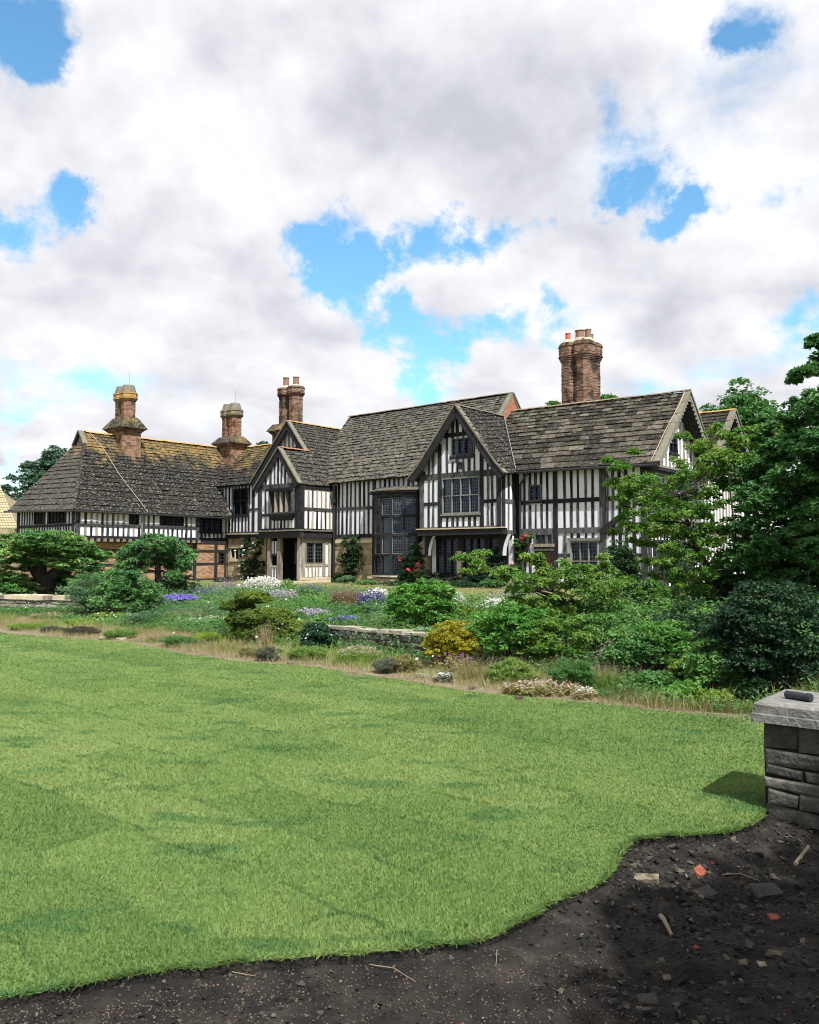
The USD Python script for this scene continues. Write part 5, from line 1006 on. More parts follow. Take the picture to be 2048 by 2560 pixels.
for nm, col in (("white_petals", (.78, .78, .72)), ("violet_petals", (.26, .20, .66)), ("blue_petals", (.11, .11, .27)), ("lilac_petals", (.33, .27, .38)), ("pink_petals", (.60, .47, .42)), ("red_petals", (.62, .06, .12)), ("purple_petals", (.22, .06, .22)), ("yellow_petals", (.6, .48, .08)), ("seed_heads", (.30, .22, .16)), ("pale_mauve_petals", (.50, .45, .54))): petal(nm, col)
M["bark"] = noisy("bark", [(0, c(.010, .009, .008)), (.5, c(.035, .03, .025)), (1, c(.10, .09, .075))], scale=7, stretch=(2, 2, .5), rough=.95, bump=.8, bscale=24)
M["bark_grey"] = noisy("grey_bark", [(0, c(.03, .028, .024)), (.5, c(.09, .08, .07)), (1, c(.2, .18, .15))], scale=8, stretch=(2, 2, .5), rough=.95, bump=.8, bscale=24)

def leaves(C, r, ln, wd, outward=None, up=.5, droop=.0, fold=.25):
    """Folded leaf blades at the points C."""
    n = len(C); ax = r.normal(size=(n, 3)); ax[:, 2] *= .5
    if outward is not None: ax = ax * .8 + outward * 1.0
    ax[:, 2] -= droop; ax /= np.linalg.norm(ax, axis=1, keepdims=True) + 1e-9
    nr = r.normal(size=(n, 3)) * .7 + np.array([0, 0, up]);
    if outward is not None: nr = nr + outward * .5
    nr -= ax * (nr * ax).sum(1, keepdims=True); nr /= np.linalg.norm(nr, axis=1, keepdims=True) + 1e-9; sd = np.cross(ax, nr)
    L = ln * r.uniform(.65, 1.3, (n, 1)); Wd = wd * r.uniform(.7, 1.25, (n, 1))
    b = C - ax * L * .5; t = C + ax * L * .5; m_ = C - ax * L * .08
    l_ = m_ + sd * Wd * .5 + nr * Wd * fold; q_ = m_ - sd * Wd * .5 + nr * Wd * fold
    v = np.stack([b, q_, t, l_], 1).reshape(-1, 3); i = np.arange(n) * 4
    return v, np.vstack([np.stack([i, i + 1, i + 2], 1), np.stack([i, i + 2, i + 3], 1)])
def clumps(ells, dens, cr, per, r, shell=.55, flat=1.0, lower=-.9):
    """Points on many small clumps set through the volumes ells [(centre, radii)]; clumps crowd towards the outside. Returns points and outward directions."""
    Cs, Rs = [], []
    for ce, ra in ells:
        ra = np.asarray(ra, float); vol = max(.02, (ra[0] * ra[1] * ra[2]) ** (2 / 3)); n = max(6, int(dens * 6.5 * vol / cr ** 2))
        d = r.normal(size=(n, 3)); d /= np.linalg.norm(d, axis=1, keepdims=True); k = d[:, 2] < lower; d[k, 2] *= -1
        rad = r.uniform(shell, 1.0, (n, 1)) ** .6; w_ = 1 + .22 * (meshkit.noise(d * 2.2 + np.asarray(ce)) - .5)[:, None] * 2
        Cs.append(np.asarray(ce) + d * ra * rad * w_); Rs.append(cr * r.uniform(.55, 1.25, n))
    Cs, Rs = np.vstack(Cs), np.concatenate(Rs); n = len(Cs)
    d = r.normal(size=(n, per, 3)); d /= np.linalg.norm(d, axis=2, keepdims=True); d[..., 2] = np.abs(d[..., 2]) * .9 - .25
    P = Cs[:, None] + d * Rs[:, None, None] * r.uniform(.55, 1.05, (n, per, 1)) * np.array([1, 1, flat])
    return P.reshape(-1, 3), (d / (np.linalg.norm(d, axis=2, keepdims=True) + 1e-9)).reshape(-1, 3), Cs
def foliage(ells, r, dens=.55, cr=.16, per=40, ln=.06, wd=.03, shell=.5, flat=.8, up=.6, droop=.15, lower=-.9):
    P, o, Cs = clumps(ells, dens, cr, per, r, shell, flat, lower); return leaves(P, r, ln, wd, o, up, droop), Cs
def limb(p, q, r0, r1, r, wig=.12, n=7, sag=0.0):
    p, q = np.asarray(p, float), np.asarray(q, float); t = np.linspace(0, 1, n)[:, None]; L = np.linalg.norm(q - p)
    w_ = (meshkit.noise(np.c_[t * 2.5 + r.uniform(0, 50), t * 0 + r.uniform(0, 50), t * 0]) - .5)[:, None] * np.array([[1.0, .6, .5]]) + (meshkit.noise(np.c_[t * 2.5 + r.uniform(0, 50), t * 0 + 9, t * 0]) - .5)[:, None] * np.array([[-.4, 1.0, .3]])
    pts = p + (q - p) * t + w_ * wig * L * np.sin(t * np.pi) ; pts[:, 2] += sag * L * np.sin(t[:, 0] * np.pi); return tube(pts, np.linspace(r0, r1, n), 6)
def strips(B, T, r, w, bend=.3, seg=3):
    """Arching grass blades or stems from B to T."""
    n = len(B); th = r.uniform(0, 2 * math.pi, n); s = np.c_[np.cos(th), np.sin(th), np.zeros(n)] * (w * r.uniform(.6, 1.3, n))[:, None]; V = []
    for k in range(seg + 1):
        t = k / seg; p = B + (T - B) * np.array([t ** (1 + bend), t ** (1 + bend), t ** (1 - bend * .5)]); ww = s * (1 - t) ** .6 if k < seg else s * 0.08; V += [p - ww, p + ww]
    v = np.stack(V, 1).reshape(-1, 3); i = np.arange(n) * (2 * seg + 2); F_ = []
    for k in range(seg): a = i + 2 * k; F_ += [np.stack([a, a + 1, a + 3], 1), np.stack([a, a + 3, a + 2], 1)]
    return v, np.vstack(F_)
def blooms(P, r, size, flat=.6):
    """Small open flower heads: five petals round each point, tilted."""
    n = len(P); up = r.normal(size=(n, 3)) * .5 + [0, -.35, .9]; up /= np.linalg.norm(up, axis=1, keepdims=True); a = np.cross(up, r.normal(size=(n, 3))); a /= np.linalg.norm(a, axis=1, keepdims=True); b = np.cross(up, a)
    s = size * r.uniform(.6, 1.3, (n, 1)); V = [P - up * s * .25]
    for k in range(5): t = k * 2 * math.pi / 5; V.append(P + (a * math.cos(t) + b * math.sin(t)) * s * .5 + up * s * .1 * flat)
    v = np.stack(V, 1).reshape(-1, 3); i = np.arange(n) * 6; return v, np.vstack([np.stack([i, i + 1 + k, i + 1 + (k + 1) % 5], 1) for k in range(5)])
def spikes(P, r, size, h, k=7):
    """Flower spikes: little florets up a stem tip."""
    n = len(P); t = np.linspace(0, 1, k)[None, :, None]; Q = P[:, None] + np.concatenate([r.normal(size=(n, k, 2)) * size * .5 * (1.15 - t), t * h * r.uniform(.6, 1.2, (n, 1, 1)) + np.zeros((n, k, 1))], 2)
    return blooms(Q.reshape(-1, 3), r, size)
def spot(px, b, wpx=0, ytop=None):
    """The place on the garden ground at depth b of the garden (house coordinates) seen in the column px: base, width in metres of wpx pixels, height up to pixel row ytop."""
    rr_ = ray(px, 1500); h2 = np.array([rr_[0], rr_[1], 0]); t = (b - ((CAM * [1, 1, 0]) - O) @ N) / (h2 @ N); P_ = (CAM * [1, 1, 0]) + h2 * t
    a_ = (P_ - O) @ U; P_[2] = bed_z(a_, b) if b < -15 else .1; dep = P_[1]; w = wpx * dep / F
    h = None if ytop is None else at(px, ytop, dep)[2] - P_[2]; return P_, w, h
FOOT = []
seed = [1000]
def nr(): seed[0] += 1; return np.random.default_rng(seed[0])

def shrub(name, label, cat, px, b, wpx, ytop, lm, ln=.06, wd=.03, dens=.55, cr=.15, per=40, deep=.8, lobes=5, up=.6, droop=.15, group=None, stems=True, shell=.45, bottom=0.0, lean=0.0):
    P_, w, h = spot(px, b, wpx, ytop); FOOT.append((P_[0], P_[1], w * .5)); r = nr(); t = Thing(name, label, cat, P_, group)
    h = max(h, .12); R = w / 2; ells = [(P_ + [0, 0, h * (.48 + bottom * .5)], (R * .84, R * .84 * deep, h * .50))]
    for k in range(lobes):
        a = r.uniform(0, 2 * math.pi); e = r.uniform(.15, .95); ells.append((P_ + [R * .55 * math.cos(a) * math.sqrt(1 - (e - .3) ** 2) + lean * e * R, R * .5 * deep * math.sin(a), h * (bottom + (1 - bottom) * (.18 + e * .55))], np.array([R * .48, R * .44 * deep, h * .25]) * r.uniform(.8, 1.2)))
    fo, Cs = foliage(ells, r, dens, cr, per, ln, wd, shell=shell, up=up, droop=droop)
    v, f = fo; v[:, 2] = np.maximum(v[:, 2], P_[2] + .005)
    t.part("foliage", (v, f), LM[lm])
    if stems:
        mb = MB()
        for k in range(6): q = Cs[r.integers(len(Cs))]; mb.add(*limb(P_ + np.r_[r.normal(size=2) * R * .08, 0], q * [1, 1, 1], max(.008, R * .03), .004, r))
        t.part("stems", mb, M["bark"])
    return t
def grassclump(name, label, px, b, wpx, ytop, lm, n=900, w=.0045, head=None, spread=.25, headsize=.014, headlen=.16, cat="grass clump", green=None, group=None):
    P_, wd, h = spot(px, b, wpx, ytop); FOOT.append((P_[0], P_[1], wd * .5)); r = nr(); t = Thing(name, label, cat, P_, group); R = wd / 2
    th, q = r.uniform(0, 2 * math.pi, n), np.sqrt(r.uniform(0, 1, n)); B = P_ + np.c_[np.cos(th) * q * R * .75, np.sin(th) * q * R * .5, np.zeros(n)]
    T = B + np.c_[r.normal(size=n) * spread * R + np.cos(th) * q * R * .3, r.normal(size=n) * spread * R, h * r.uniform(.55, 1.02, n)]
    t.part("blades", strips(B, T, r, w, .35), LM[lm])
    if green:
        k = n // 2; T2 = B[:k] + np.c_[r.normal(size=k) * spread * R * 1.3, r.normal(size=k) * spread * R, h * r.uniform(.25, .6, k)]; t.part("green_blades", strips(B[:k], T2, r, w * 1.2, .4), LM[green])
    if head: t.part("seed_heads", spikes(T[::2] - [0, 0, headlen * .7], r, headsize, headlen, 5), M[head])
    return t
def flowers(name, label, px, b, wpx, ytop, lm, pm, n=160, fs=.035, spike=0.0, deep=.7, leafy=1.0, cat="flowers", ln=.05, wd=.018, group=None, top_band=.35, cluster=1):
    """A clump of leafy stems carrying flowers near the top."""
    P_, w, h = spot(px, b, wpx, ytop); FOOT.append((P_[0], P_[1], w * .5)); r = nr(); t = Thing(name, label, cat, P_, group); R = w / 2; h = max(h, .1)
    th, q = r.uniform(0, 2 * math.pi, n), np.sqrt(r.uniform(0, 1, n)); B = P_ + np.c_[np.cos(th) * q * R * .85, np.sin(th) * q * R * deep, np.zeros(n)]
    T = B + np.c_[r.normal(size=n) * .06 * R + np.cos(th) * q * R * .15, r.normal(size=n) * .06 * R, h * (1 - .35 * q ** 2) * r.uniform(1 - top_band, 1.03, n)]
    st = strips(B, T, r, .004, .2); t.part("stems", st, LM[lm])
    k = int(n * 14 * leafy); i = r.integers(n, size=k); s = r.uniform(.05, .9, k)[:, None]; C_ = B[i] + (T[i] - B[i]) * s + r.normal(size=(k, 3)) * [.03, .03, .015]
    t.part("leaves", leaves(C_, r, ln, wd, None, .5, .0), LM[lm])
    if spike: t.part("flower_spikes", spikes(T - [0, 0, spike * .5], r, fs, spike, 8), M[pm], kind="stuff")
    else:
        Q = np.repeat(T, cluster, 0); Q = Q + r.normal(size=Q.shape) * fs * (1.1 if cluster > 1 else .2) * [1, 1, .35]; t.part("flower_heads", blooms(Q, r, fs), M[pm], kind="stuff")
    return t
def scatter_pads(pads, r, k=2, spread=1.25, size=.62):
    out = list(pads)
    for ce, ra in pads:
        for _ in range(k): ra = np.asarray(ra); out.append((np.asarray(ce) + r.normal(size=3) * ra * spread * [.75, .75, 1.5], ra * size * r.uniform(.7, 1.2) * [1, 1, 1.3]))
    return out
def pads_tree(name, label, cat, base, pads, lm, trunk, ln, wd, cr, per, dens, bark="bark", r=None, flat=.55, group=None, limbs=True, up=.9, droop=.1, shell=.3, lim_r=.05, trunk_r=(.2, .1), loose=0):
    """Tree with flat layered pads of foliage: trunk polyline, a limb to each pad."""
    r = r or nr(); t = Thing(name, label, cat, base, group)
    tp = np.asarray(trunk, float); t.part("trunk", tube(tp, np.linspace(trunk_r[0], trunk_r[1], len(tp)), 9), M[bark], smooth=40)
    if limbs:
        mb = MB()
        for ce, ra in pads:
            ce = np.asarray(ce); i = min(len(tp) - 1, max(1, int(np.argmin(np.linalg.norm(tp - ce, axis=1) + np.maximum(tp[:, 2] - ce[2] + .0, 0) * 2)))); e = ce - [0, 0, ra[2] * .4]
            mb.add(*limb(tp[i], e, lim_r, lim_r * .4, r, .15))
            for k in range(3): a = r.uniform(0, 6.28); mb.add(*limb(e, ce + [ra[0] * .7 * math.cos(a), ra[1] * .7 * math.sin(a), ra[2] * .3], lim_r * .4, lim_r * .12, r, .15, n=5))
        t.part("limbs", mb, M[bark])
    if loose: pads = scatter_pads(pads, r, loose)
    P, o, Cs = clumps(pads, dens, cr, per, r, shell, flat); t.part("crown", leaves(P, r, ln, wd, o, up, droop), LM[lm]); return t
def px_pads(lst, dep, r, thick=.8, jit=.6):
    """Foliage pads given where they appear (x, y, half width, half height in photograph pixels) at about the depth dep."""
    out = []
    for q in lst:
        x, y, hw, hh = q[:4]; d = dep + (q[4] if len(q) > 4 else r.uniform(-jit, jit)); s = d / F; out.append((at(x, y, d), (hw * s, hw * s * thick, max(hh * s, .03))))
    return out

# --- far trees
def bigtree(name, label, px, d, wpx, ytop, ybase, lm, ln=.35, n_l=26, cr=.8, dens=.9, per=46, group=None, trunk=True, seedr=None, lobes=None, ground_z=0.0, shape=1.0, bark="bark", wd=None):
    r = nr(); base = at(px, 1390, d) * [1, 1, 0] + [0, 0, ground_z]; t = Thing(name, label, "tree", base, group); zt, zb = at(px, ytop, d)[2], at(px, ybase, d)[2]; R = wpx * d / F / 2
    ells = []
    for k in range(n_l):
        e = r.uniform(0, 1); a = r.uniform(0, 6.28); prof = math.sin(min(1, .22 + e * .86) * math.pi) ** .6 * shape; q = r.uniform(.25, .8) * prof; s = r.uniform(.24, .42)
        ells.append((np.array([base[0] + R * q * math.cos(a), base[1] + R * q * math.sin(a), zb + (zt - zb) * (.10 + .78 * e)]), np.array([R * s, R * s, min(R, (zt - zb)) * s * .75])))
    ells.append((np.array([base[0], base[1], (zt + zb) / 2]), (R * .55, R * .55, (zt - zb) * .36)))
    fo, Cs = foliage(ells, r, dens, cr, per, ln, wd or ln * .55, shell=.45, flat=.75, up=.6, droop=.1); t.part("crown", fo, LM[lm])
    if trunk:
        mid = base * [1, 1, 0] + [0, 0, zb + (zt - zb) * .55]; t.part("trunk", limb(base, mid, max(.15, R * .07), R * .03, r, .03, 9), M[bark])
        mb = MB()
        for k in range(9): q = Cs[r.integers(len(Cs))]; s = base + (mid - base) * r.uniform(.45, .95); mb.add(*limb(s, q, R * .022, R * .006, r, .1))
        t.part("limbs", mb, M[bark])
    return t
bigtree("broadleaf_tree", "dark oak crown rising behind the rear right gable", 1868, 74, 270, 945, 1230, "oak", ln=.42, cr=1.0, n_l=44)
bigtree("broadleaf_tree", "green treetop just right of the four flue chimney", 1535, 82, 120, 975, 1100, "mid", ln=.42, cr=.9, n_l=16)
bigtree("broadleaf_tree", "small treetop peeping out left of the four flue chimney", 1395, 84, 60, 1000, 1100, "mid", ln=.4, cr=.8, n_l=10)
bigtree("poplar_tree", "thin pale treetop behind the ridge right of the tall chimney", 1603, 88, 56, 968, 1090, "oak_blue", ln=.34, cr=.55, dens=.38, n_l=12)
bigtree("broadleaf_tree", "bluish green tree behind the hip of the left wing", 135, 78, 210, 1112, 1300, "oak_blue", ln=.36, cr=.8, n_l=26, dens=.75)
bigtree("broadleaf_tree", "pale feathery tree at the far left behind the outbuilding", 15, 84, 150, 1200, 1340, "oak_blue", ln=.34, cr=.7, n_l=18, dens=.6)
bigtree("broadleaf_tree", "low dark tree between the outbuilding and the left wing", 62, 70, 110, 1262, 1400, "oak", ln=.34, cr=.7, n_l=14)
bigtree("broadleaf_tree", "bushy treetop showing between the two left chimneys", 655, 80, 60, 1096, 1220, "oak_blue", ln=.3, cr=.5, n_l=9, dens=.5)
# --- outbuilding at the left edge
ob = at(-25, 1390, 62) * [1, 1, 0]; out = Thing("outbuilding", "stone outbuilding with a plain pale tiled roof at the left edge", "outbuilding", ob)
M["tan_tiles"] = noisy("tan_tiles", [(0, c(.16, .13, .08)), (.5, c(.34, .28, .17)), (1, c(.46, .39, .26))], scale=3, rough=.9, vary=.12)
q0, q1 = at(-260, 1321, 62), at(36, 1321, 62); r0, r1 = at(-260, 1215, 65.5), at(-8, 1215, 65.5)
wv = lambda p, z: np.array([p[0], p[1], z])
out.part("wall", hexa([wv(q0, 0), wv(q1, 0), wv(q1, 0) + [0, 7, 0], wv(q0, 0) + [0, 7, 0], q0, q1 + [0, 0, .0], q1 + [0, 7, 0], q0 + [0, 7, 0]]), M["sandstone"])
mb = MB(); k_ = 17; rv = np.random.default_rng(3)
for i in range(k_):
    t0, t1 = i / k_, (i + 1) / k_; A, B_ = q0 + (r0 - q0) * t0, q1 + [.3, 0, 0] + (r1 - q1) * t0; C_, D_ = q0 + (r0 - q0) * t1, q1 + [.3, 0, 0] + (r1 - q1) * t1; n_t = 44
    for j in range(n_t):
        u0, u1 = j / n_t, (j + 1) / n_t; g_ = rv.uniform(0, .012); a0 = A + (B_ - A) * u0; a1 = A + (B_ - A) * (u1 - .003); c1 = C_ + (D_ - C_) * (u1 - .003); c0 = C_ + (D_ - C_) * u0; o_ = np.array([0, -.03, .05 + g_])
        mb.add([a0 + o_, a1 + o_, c1 + [0, 0, .015], c0 + [0, 0, .015], a0, a1], [[0, 1, 2], [0, 2, 3], [4, 5, 1], [4, 1, 0]])
out.part("roof_tiles", mb, M["tan_tiles"], kind="stuff"); out.part("roof_deck", (np.array([q0 - [0, 0, .03], q1 + [.3, 0, -.03], r1 - [0, 0, .03], r0 - [0, 0, .03]]), [[0, 1, 2, 3]]), M["tan_tiles"])
out.part("gable_end", (np.array([q1, q1 + [0, 7, 0], r1 - [0, 0, .05]]), [[0, 1, 2]]), M["sandstone"])

# --- trees and large shrubs of the garden
r = nr(); dC = 25.0; bC = at(110, 1482, dC) * [1, 1, 0] + [0, 0, .12]
pads = px_pads([(110, 1348, 85, 24), (60, 1370, 70, 20), (165, 1362, 75, 22), (205, 1385, 60, 20), (15, 1352, 50, 18), (240, 1392, 45, 18), (110, 1400, 95, 20), (45, 1415, 60, 18), (-20, 1390, 60, 20), (180, 1410, 70, 18), (200, 1435, 80, 26), (230, 1455, 60, 24), (150, 1450, 40, 16), (20, 1455, 62, 24), (45, 1475, 60, 22), (-30, 1440, 50, 22), (185, 1470, 60, 18), (100, 1365, 110, 22), (10, 1482, 60, 20)], dC, r, .9, 1.2)
tr_ = [bC, at(113, 1470, dC), at(108, 1450, dC), at(100, 1435, dC), at(105, 1415, dC), at(120, 1395, dC)]
ct = pads_tree("cedar_tree", "spreading flat topped cedar with layered bright pads at the far left", "tree", bC, pads, "cedar", tr_, .15, .045, .15, 30, .8, flat=.4, shell=.25, lim_r=.05, trunk_r=(.30, .12), up=1.2, droop=.0, r=r)
ct.part("limbs", limb(at(110, 1455, dC), at(170, 1408, dC), .22, .1, r, .1), M["bark"]); ct.part("limbs", limb(at(112, 1460, dC), at(75, 1415, dC), .2, .1, r, .1), M["bark"])
r = nr(); dU = 22.5; bU = at(397, 1500, dU) * [1, 1, 0] + [0, 0, .15]
pads = px_pads([(390, 1360, 62, 22), (340, 1375, 42, 22), (440, 1380, 38, 24), (315, 1400, 32, 24), (465, 1395, 22, 16), (400, 1395, 45, 20), (305, 1430, 28, 26), (460, 1420, 20, 12), (350, 1410, 40, 22), (430, 1410, 35, 20), (480, 1380, 16, 10), (290, 1450, 26, 26), (432, 1445, 25, 14)], dU, r, .9, .6)
tr_ = [bU, at(398, 1470, dU), at(394, 1430, dU), at(396, 1400, dU), at(392, 1370, dU)]
pads_tree("umbrella_tree", "small dome crowned tree with a bare dark trunk before the left wing", "tree", bU, pads, "umbrella", tr_, .10, .045, .14, 42, .85, lim_r=.025, trunk_r=(.11, .06), flat=.8, shell=.4, droop=.45, r=r)
shrub("leafy_bush", "dense glossy leaved bush below the dome crowned tree", "bush", 322, -22.6, 200, 1425, "umbrella", ln=.085, wd=.04, cr=.14, dens=.7)
shrub("leafy_bush", "dark bluish bush right of the bare trunk behind the violet flowers", "bush", 440, -19.5, 140, 1420, "blue_green", ln=.06, wd=.025, cr=.13, dens=.6)
shrub("willow_bush", "grey green willowy bush at the end of the left garden wall", "bush", 235, -22.9, 150, 1430, "willow", ln=.09, wd=.016, dens=.7, cr=.14, droop=-.3)
shrub("dark_bush", "dark low bush under the cedar at the left edge", "bush", 25, -18.6, 130, 1440, "mid", ln=.10, wd=.05, cr=.16)
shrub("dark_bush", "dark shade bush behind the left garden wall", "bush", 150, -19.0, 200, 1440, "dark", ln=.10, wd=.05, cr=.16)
# yew pads
r = nr(); dY = 14.7; bY = at(660, 1610, dY) * [1, 1, 0] + [0, 0, .05]
pads = px_pads([(628, 1492, 42, 13, 0), (600, 1512, 34, 14, .1), (575, 1516, 22, 11, 0), (655, 1500, 26, 10, 0), (640, 1545, 58, 22, -.1), (600, 1550, 36, 20, 0), (690, 1560, 50, 24, .0), (720, 1585, 48, 26, -.1), (655, 1580, 60, 24, -.2), (610, 1590, 45, 22, 0), (745, 1600, 30, 20, 0), (660, 1605, 80, 20, 0), (700, 1540, 30, 16, .1)], dY, r, 1.0)
pads_tree("cloud_pruned_yew", "cloud pruned yew with tight yellow green cushions above the lawn edge", "topiary", bY, pads, "yew", [bY, at(655, 1580, dY), at(640, 1540, dY), at(625, 1500, dY)], .042, .017, .05, 40, 1.5, lim_r=.03, trunk_r=(.09, .04), flat=.9, shell=.55, r=r, up=.8)
# shrubs of the middle
shrub("leafy_shrub", "rounded bright green leafy shrub standing before the bow window", "shrub", 1052, -22.5, 176, 1446, "bright", ln=.085, wd=.036, cr=.11, dens=.75, lobes=9)
shrub("golden_shrub", "golden yellow twiggy shrub by the low rubble wall", "shrub", 1138, -23.9, 172, 1550, "golden", ln=.04, wd=.02, cr=.06, dens=.5, lobes=9, shell=.35, droop=-.3)
shrub("lime_shrub", "yellow green feathery shrub behind the golden one", "shrub", 1172, -18.6, 90, 1482, "lime", ln=.05, wd=.018, cr=.10, dens=.55)
shrub("leafy_shrub", "mid green spreading shrub right of the golden shrub", "shrub", 1275, -23.5, 210, 1508, "bright", ln=.07, wd=.03, cr=.12, dens=.65, lobes=7)
shrub("leafy_shrub", "lighter green shrub under the outstretched maple branch", "shrub", 1345, -20.0, 150, 1480, "lime", ln=.06, wd=.03, cr=.12, dens=.5)
shrub("small_shrub", "small bright green clump beside the porch flowers", "shrub", 712, -16.5, 52, 1450, "bright", ln=.08, wd=.03, cr=.12)
shrub("ivy_mound", "dark ivy mound spilling over the rubble wall left of its bare stones", "shrub", 800, -23.6, 130, 1558, "blue_green", ln=.05, wd=.035, cr=.08, dens=.7)
shrub("leafy_clump", "green bushy clump left of the reed grass", "plant", 770, -19.5, 130, 1492, "bright", ln=.07, wd=.03, cr=.12)
shrub("leafy_clump", "blue green clump right of the reed grass", "plant", 945, -21.5, 90, 1520, "blue_green", ln=.06, wd=.02, cr=.10)
# the small maple with outstretched tiers
r = nr(); dM = 14.4; bM = at(1440, 1610, dM) * [1, 1, 0] + [0, 0, .35]
pads = px_pads([(1180, 1405, 22, 7), (1215, 1422, 32, 9), (1265, 1432, 42, 12), (1310, 1448, 46, 13), (1360, 1440, 40, 14), (1355, 1415, 22, 9), (1410, 1462, 46, 15), (1300, 1475, 44, 13), (1455, 1430, 40, 14), (1490, 1445, 42, 16), (1525, 1432, 26, 10), (1345, 1395, 10, 6), (1560, 1455, 44, 16), (1480, 1480, 56, 15), (1590, 1490, 46, 16), (1620, 1465, 34, 12), (1545, 1520, 52, 16), (1610, 1540, 44, 16), (1350, 1510, 56, 15), (1290, 1520, 44, 14), (1410, 1530, 40, 12), (1500, 1560, 56, 15), (1585, 1580, 46, 14), (1360, 1560, 60, 16), (1420, 1590, 56, 15), (1520, 1600, 56, 14), (1610, 1605, 40, 13), (1330, 1590, 40, 12), (1640, 1500, 26, 12)], dM, r, .9, .9)
tr_ = [bM, at(1440, 1560, dM), at(1438, 1535, dM), at(1415, 1510, dM), at(1400, 1495, dM), at(1385, 1480, dM)]
mt_ = pads_tree("small_maple", "small maple with flat tiers of yellow green leaves in front of the right range", "tree", bM, pads, "maple", tr_, .085, .036, .11, 26, .62, lim_r=.014, trunk_r=(.07, .035), loose=2, flat=.85, shell=.05, droop=.5, up=.9, r=r)
mt_.part("limbs", limb(at(1415, 1510, dM), at(1330, 1478, dM), .03, .01, r, .12), M["bark"]); mt_.part("limbs", limb(at(1400, 1497, dM), at(1245, 1435, dM), .035, .01, r, .12), M["bark"]); mt_.part("limbs", limb(at(1438, 1535, dM), at(1520, 1500, dM), .028, .01, r, .15), M["bark"])
# open tree in front of the right gable
r = nr(); dO = 15.6; bO = at(1815, 1600, dO) * [1, 1, 0] + [0, 0, .3]
pads = px_pads([(1548, 1170, 22, 12), (1585, 1195, 30, 13), (1570, 1215, 16, 9), (1620, 1200, 34, 14), (1650, 1225, 36, 15), (1600, 1240, 26, 12), (1560, 1262, 18, 10), (1630, 1265, 34, 13), (1690, 1210, 40, 16), (1700, 1250, 40, 15), (1580, 1285, 26, 9), (1640, 1300, 36, 12), (1690, 1290, 36, 14), (1740, 1190, 44, 18), (1790, 1150, 50, 22), (1760, 1120, 40, 18), (1830, 1120, 44, 20), (1850, 1160, 46, 20), (1800, 1200, 46, 20), (1750, 1240, 44, 18), (1740, 1290, 44, 18), (1600, 1320, 22, 9), (1660, 1340, 34, 12), (1620, 1360, 24, 9), (1720, 1340, 44, 16), (1780, 1270, 44, 18), (1790, 1330, 46, 18), (1690, 1390, 44, 14), (1750, 1390, 44, 16), (1640, 1410, 34, 11), (1690, 1440, 40, 13), (1760, 1440, 44, 15), (1820, 1390, 40, 16), (1560, 1225, 14, 7), (1730, 1490, 44, 14), (1660, 1480, 34, 11), (1855, 1090, 36, 18)], dO, r, .9, 1.2)
tr_ = [bO, at(1805, 1540, dO), at(1790, 1470, dO), at(1770, 1420, dO), at(1740, 1370, dO), at(1720, 1310, dO), at(1700, 1240, dO)]
ot = pads_tree("open_tree", "tall loosely branched green tree covering the right gable end", "tree", bO, pads, "maple", tr_, .09, .04, .13, 26, .62, lim_r=.013, trunk_r=(.085, .03), loose=3, flat=.9, shell=.05, droop=.45, up=.9, r=r)
ot.part("limbs", limb(at(1805, 1540, dO), at(1840, 1380, dO), .045, .02, r, .1), M["bark"]); ot.part("limbs", limb(at(1840, 1380, dO), at(1820, 1180, dO), .025, .01, r, .1), M["bark"])
# the dark mass of trees at the right edge
r = nr(); dD = 15.0; bD = at(2120, 1600, dD) * [1, 1, 0] + [0, 0, .3]
pads = px_pads([(1990, 1060, 50, 34), (2040, 1020, 50, 40), (1960, 1120, 60, 36), (2030, 1120, 60, 44), (1900, 1180, 60, 36), (1970, 1200, 70, 44), (2050, 1210, 60, 50), (1880, 1250, 66, 40), (1960, 1280, 70, 48), (2040, 1300, 60, 50), (1870, 1330, 60, 40), (1930, 1370, 70, 44), (2020, 1390, 70, 50), (1850, 1410, 60, 36), (1900, 1460, 66, 40), (1990, 1480, 70, 46), (1820, 1470, 50, 30), (2100, 1100, 70, 60), (2110, 1250, 70, 60), (2110, 1400, 70, 60), (1930, 1080, 30, 20), (1985, 1010, 26, 18), (2060, 990, 40, 26)], dD, r, 1.0, 1.0)
pads += px_pads([(1985, 1180, 120, 110, 1.2), (2060, 1090, 90, 100, .6), (1950, 1330, 130, 100, 1.0), (2060, 1330, 120, 130, .4), (1880, 1440, 110, 80, .8), (2010, 1480, 130, 90, .2), (1800, 1480, 90, 70, 1.4), (1760, 1540, 90, 60, 1.2), (2140, 1200, 120, 150, 0), (2150, 1450, 120, 120, 0), (1905, 1230, 80, 70, 1.6)], dD, r, 1.0)
tr_ = [bD, at(2120, 1450, dD), at(2100, 1300, dD), at(2080, 1150, dD), at(2070, 1050, dD)]
pads_tree("broadleaf_tree", "tall dense dark tree filling the right edge beside the gable", "tree", bD, pads, "oak", tr_, .10, .06, .15, 38, .62, lim_r=.025, trunk_r=(.2, .07), flat=.95, shell=.25, r=r, up=.7, droop=.2)
r = nr(); dB = 12.0; bB = at(2350, 1500, dB) * [1, 1, 0]
pads = px_pads([(2040, 862, 22, 16), (2060, 900, 30, 22), (2010, 925, 20, 10), (1990, 935, 14, 7), (2045, 920, 26, 12), (2110, 880, 60, 40), (2180, 850, 70, 60), (2270, 820, 80, 70), (2370, 860, 80, 80), (2160, 930, 60, 40), (2290, 940, 80, 60), (2045, 850, 14, 10)], dB, r, 1.0, .6)
